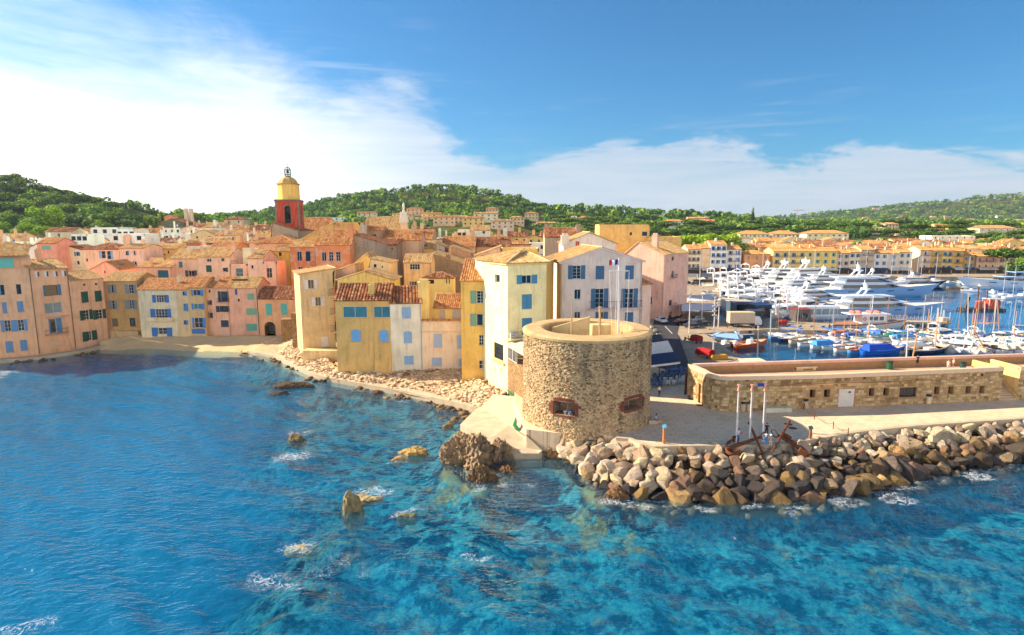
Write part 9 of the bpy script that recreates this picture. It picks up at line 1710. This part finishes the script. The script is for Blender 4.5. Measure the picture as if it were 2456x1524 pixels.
rs = random.Random(41)
sky_l = [(-60, 432), (0, 425), (25, 420), (60, 440), (100, 442), (130, 450), (160, 455), (185, 468), (215, 472), (240, 480), (265, 490), (290, 500), (310, 508), (325, 524)]
n = 0
rowsL = [('on the ridge of the left hill', 0, 440, 15), ('in the upper row of the left hill', 16, 415, 14), ('in the middle row of the left hill', 36, 390, 14), ('in the lower row of the left hill', 60, 360, 13), ('at the foot of the left hill', 84, 330, 12)]
for ri, (ds, off, Y, hh) in enumerate(rowsL):
 x = -70; k = 0
 while x < 312-off*.15:
  base = None
  for (xa, ya), (xb, yb) in zip(sky_l[:-1], sky_l[1:]):
   if xa <= x <= xb: base = ya+(yb-ya)*(x-xa)/(xb-xa)
  if base is None: base = 432
  py = base+off*(1 if x < 200 else .62)+rs.uniform(-4, 5); Yy = Y+rs.uniform(-12, 12); tp = A(x, py, Yy); h = hh*rs.uniform(.85, 1.2)
  kind = rs.choice(('pine', 'umbrella', 'round', 'pine') if ri < 2 else ('umbrella', 'umbrella', 'round', 'pine')); kn = {'pine': 'tall pine', 'umbrella': 'umbrella pine', 'round': 'leafy tree'}[kind]
  tree('%s, %s tree from the left %s' % (kn, ORD[k], ds), kind, rs.randrange(4), Vector((tp.x, tp.y, tp.z-h*.97)), h, rs.uniform(.85, 1.15)*(1.15 if kind == 'umbrella' else 1), 'trees on the left hill'); n += 1; k += 1
  x += rs.uniform(15, 27)
for i, (px, pt, pb, Y, lb) in enumerate([(100, 492, 565, 300, 'bright yellow-green tree at the foot of the left hill, tall one'), (75, 530, 575, 285, 'bright green bushy tree in front of the left hill'), (8, 532, 572, 290, 'olive bush at the left edge below the wood'), (110, 536, 578, 280, 'second bright green bush in front of the left hill'), (58, 545, 580, 282, 'light green bush left of the stone barn')]):
 b = A(px, pb, Y); h = A(px, pt, Y).z-b.z; tree(lb, 'round', 10+i % 2, b, h, 1.15, 'light green trees below the left hill')
for px, pt, pb, Y, lb in [(349, 518, 556, 312, 'dark cypress left of the ivy house'), (391, 506, 540, 318, 'dark slim cypress above the ivy house'), (372, 526, 560, 305, 'small cypress beside the ivy house'), (1805, 497, 530, 640, 'cypress above the apartment blocks'), (2172, 512, 545, 600, 'cypress among the right slope villas')]:
 b = A(px, pb, Y); tree(lb, 'cypress', 0, b, A(px, pt, Y).z-b.z, 1.0)
for px, pt, pb, Y, lb in [(365, 518, 555, 330, 'round tree behind the ivy house'), (470, 510, 548, 345, 'green tree behind the twin chimneys'), (430, 512, 545, 345, 'green tree left of the twin chimneys'), (660, 530, 560, 300, 'small tree left of the bell tower'), (640, 532, 556, 330, 'tree peeping over roofs left of the bell tower'), (600, 536, 560, 330, 'tree right of the lone grey house')]:
 b = A(px, pb, Y); tree(lb, 'round', rs.randrange(4), b, A(px, pt, Y).z-b.z, 1.25)
k = 0
for px in list(range(1190, 1300, 16))+list(range(1640, 1760, 17)):
 Y = 265 if px < 1400 else 350; pt = (573 if px < 1400 else 560)+rs.uniform(-4, 4); top = A(px+rs.uniform(-4, 4), pt, Y); h = rs.uniform(11, 13)
 tree('yellow-green plane tree, %s from left %s' % (ORD[k if px < 1400 else k-7], 'behind the yellow corner house' if px < 1400 else 'behind the ochre block'), 'round', 10+k % 2, Vector((top.x, top.y, top.z-h)), h, 1.1, 'plane trees on the square'); k += 1
vt = []
for i in range(150):
 px = rs.uniform(1330, 2500); py = rs.uniform(528, 592)
 if py > 574 and px < 2200: py = rs.uniform(528, 572)
 q = ground_hit(px, py+14)
 if q is None or q.y > 900: continue
 vt.append((px, q))
vt.sort(key=lambda e: e[0]); cn = {}
for px, q in vt:
 zone = 'behind the ochre block' if px < 1640 else ('behind the left quay houses' if px < 1850 else ('above the straw yellow houses' if px < 2050 else ('behind the lilac quay houses' if px < 2240 else 'on the right slope')))
 cn[zone] = cn.get(zone, -1)+1; kind = rs.choice(('umbrella', 'umbrella', 'round')); h = rs.uniform(9, 15)
 tree('%s %s, %s tree from left' % ('umbrella pine' if kind == 'umbrella' else 'rounded green tree', zone, ORD[cn[zone]]), kind, rs.randrange(4), q+Vector((0, 0, -.4)), h, rs.uniform(1.0, 1.35), 'trees among the villas')
b = A(2415, 662, 312); b.z = 1.6; tree('big spreading umbrella pine on the quay at the right edge', 'umbrella', 1, b, A(2415, 592, 312).z-1.6, 1.05, rz=.5); b = A(2445, 660, 300); b.z = 1.6; tree('lower dark tree right of the big umbrella pine', 'round', 2, b, 10, 1.2)
for px, pt, Y, hh, lb in [(2365, 570, 400, 12, 'dark tree left of the white hotel block'), (2400, 562, 420, 13, 'dark tree before the white hotel block'), (2350, 575, 395, 10, 'dark shrub by the white terraced building'), (1770, 588, 335, 9, 'green tree between quay roofs, left one'), (1752, 585, 345, 9, 'green tree between quay roofs, right one'), (2060, 575, 380, 10, 'dark umbrella pine between the quay roofs'), (2120, 570, 400, 11, 'tree behind the lilac houses')]:
 tp = A(px, pt, Y); tree(lb, rs.choice(('umbrella', 'round')), rs.randrange(4), Vector((tp.x, tp.y, tp.z-hh)), hh, 1.2)
rsn = np.random.RandomState(17); N = 11000; VV = []; TT = []
us = rsn.uniform(-.98, 1.15, N*3); ys = 350*(2700/350)**rsn.uniform(0, 1, N*3); xs = us*ys; zt_ = terr(xs, ys)
keep = ~((ys < 560) & (xs > -60)) & ~((ys < 480)) & (in_poly(xs, ys, LP)); keep &= ~((ys < 700) & (xs > 60) & (rsn.rand(N*3) < .55));
for px_, q_ in VILLAS: keep &= ~((np.abs(xs/ys-q_.x/q_.y) < 15/q_.y) & (ys > q_.y-80) & (ys < q_.y+8))
xs, ys, zt_ = xs[keep][:11500], ys[keep][:11500], zt_[keep][:11500]
base = [crown_np(np.random.RandomState(60+i), lobes_for(('umbrella', 'round', 'round', 'pine')[i], np.random.RandomState(70+i)), 40, .18) for i in range(4)]
vs, ts = [], []
for x, y, z in zip(xs, ys, zt_):
 Vb, Fb, Tb = base[rsn.randint(4)]; far_ = min(2.4, max(1, y/900)); h = rsn.uniform(6.5, 13)*far_**.6; s = h*rsn.uniform(.85, 1.25); a = rsn.rand()*6.28; c_, s_ = math.cos(a), math.sin(a)
 q = np.stack([(Vb[:, 0]*c_-Vb[:, 1]*s_)*s, (Vb[:, 0]*s_+Vb[:, 1]*c_)*s, Vb[:, 2]*h-h*.12], 1)+np.array([x, y, z]); vs.append(q); ts.append(np.clip(Tb*.8+rsn.uniform(-.2, .35), 0, 1))
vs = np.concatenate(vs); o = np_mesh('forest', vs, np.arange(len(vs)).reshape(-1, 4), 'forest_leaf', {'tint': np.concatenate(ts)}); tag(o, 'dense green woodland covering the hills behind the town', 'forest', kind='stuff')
print('FOREST', len(xs))
q = ground_hit(1912, 536); tp = A(1912, 505, q.y); o = thing('tower_crane', 'distant yellow tower crane on the right skyline', 'crane', q); m = MB(); m.tube([q, tp+Vector((0, 0, 2))], .8, 4); m.build('tower', 'paint', o, color=C(214, 150, 80)); m = MB(); m.tube([tp-Vector((14, 0, 0)), tp+Vector((22, 0, 0))], .6, 4); m.tube([tp+Vector((0, 0, 5)), tp+Vector((20, 0, 0))], .2, 3); m.build('jib', 'paint', o, color=C(214, 150, 80))
t, p, o = mk('haze'); t.n.remove(p); pv = t.new('ShaderNodeVolumePrincipled'); pv.inputs['Color'].default_value = (.72, .84, 1, 1); pv.inputs['Density'].default_value = HAZE; pv.inputs['Anisotropy'].default_value = .3; t.l.new(pv.outputs[0], o.inputs['Volume'])
m = MB(); m.box(-5000, -200, -16, 5000, 4600, 230); tag(m.build('haze', 'haze'), kind='stuff')
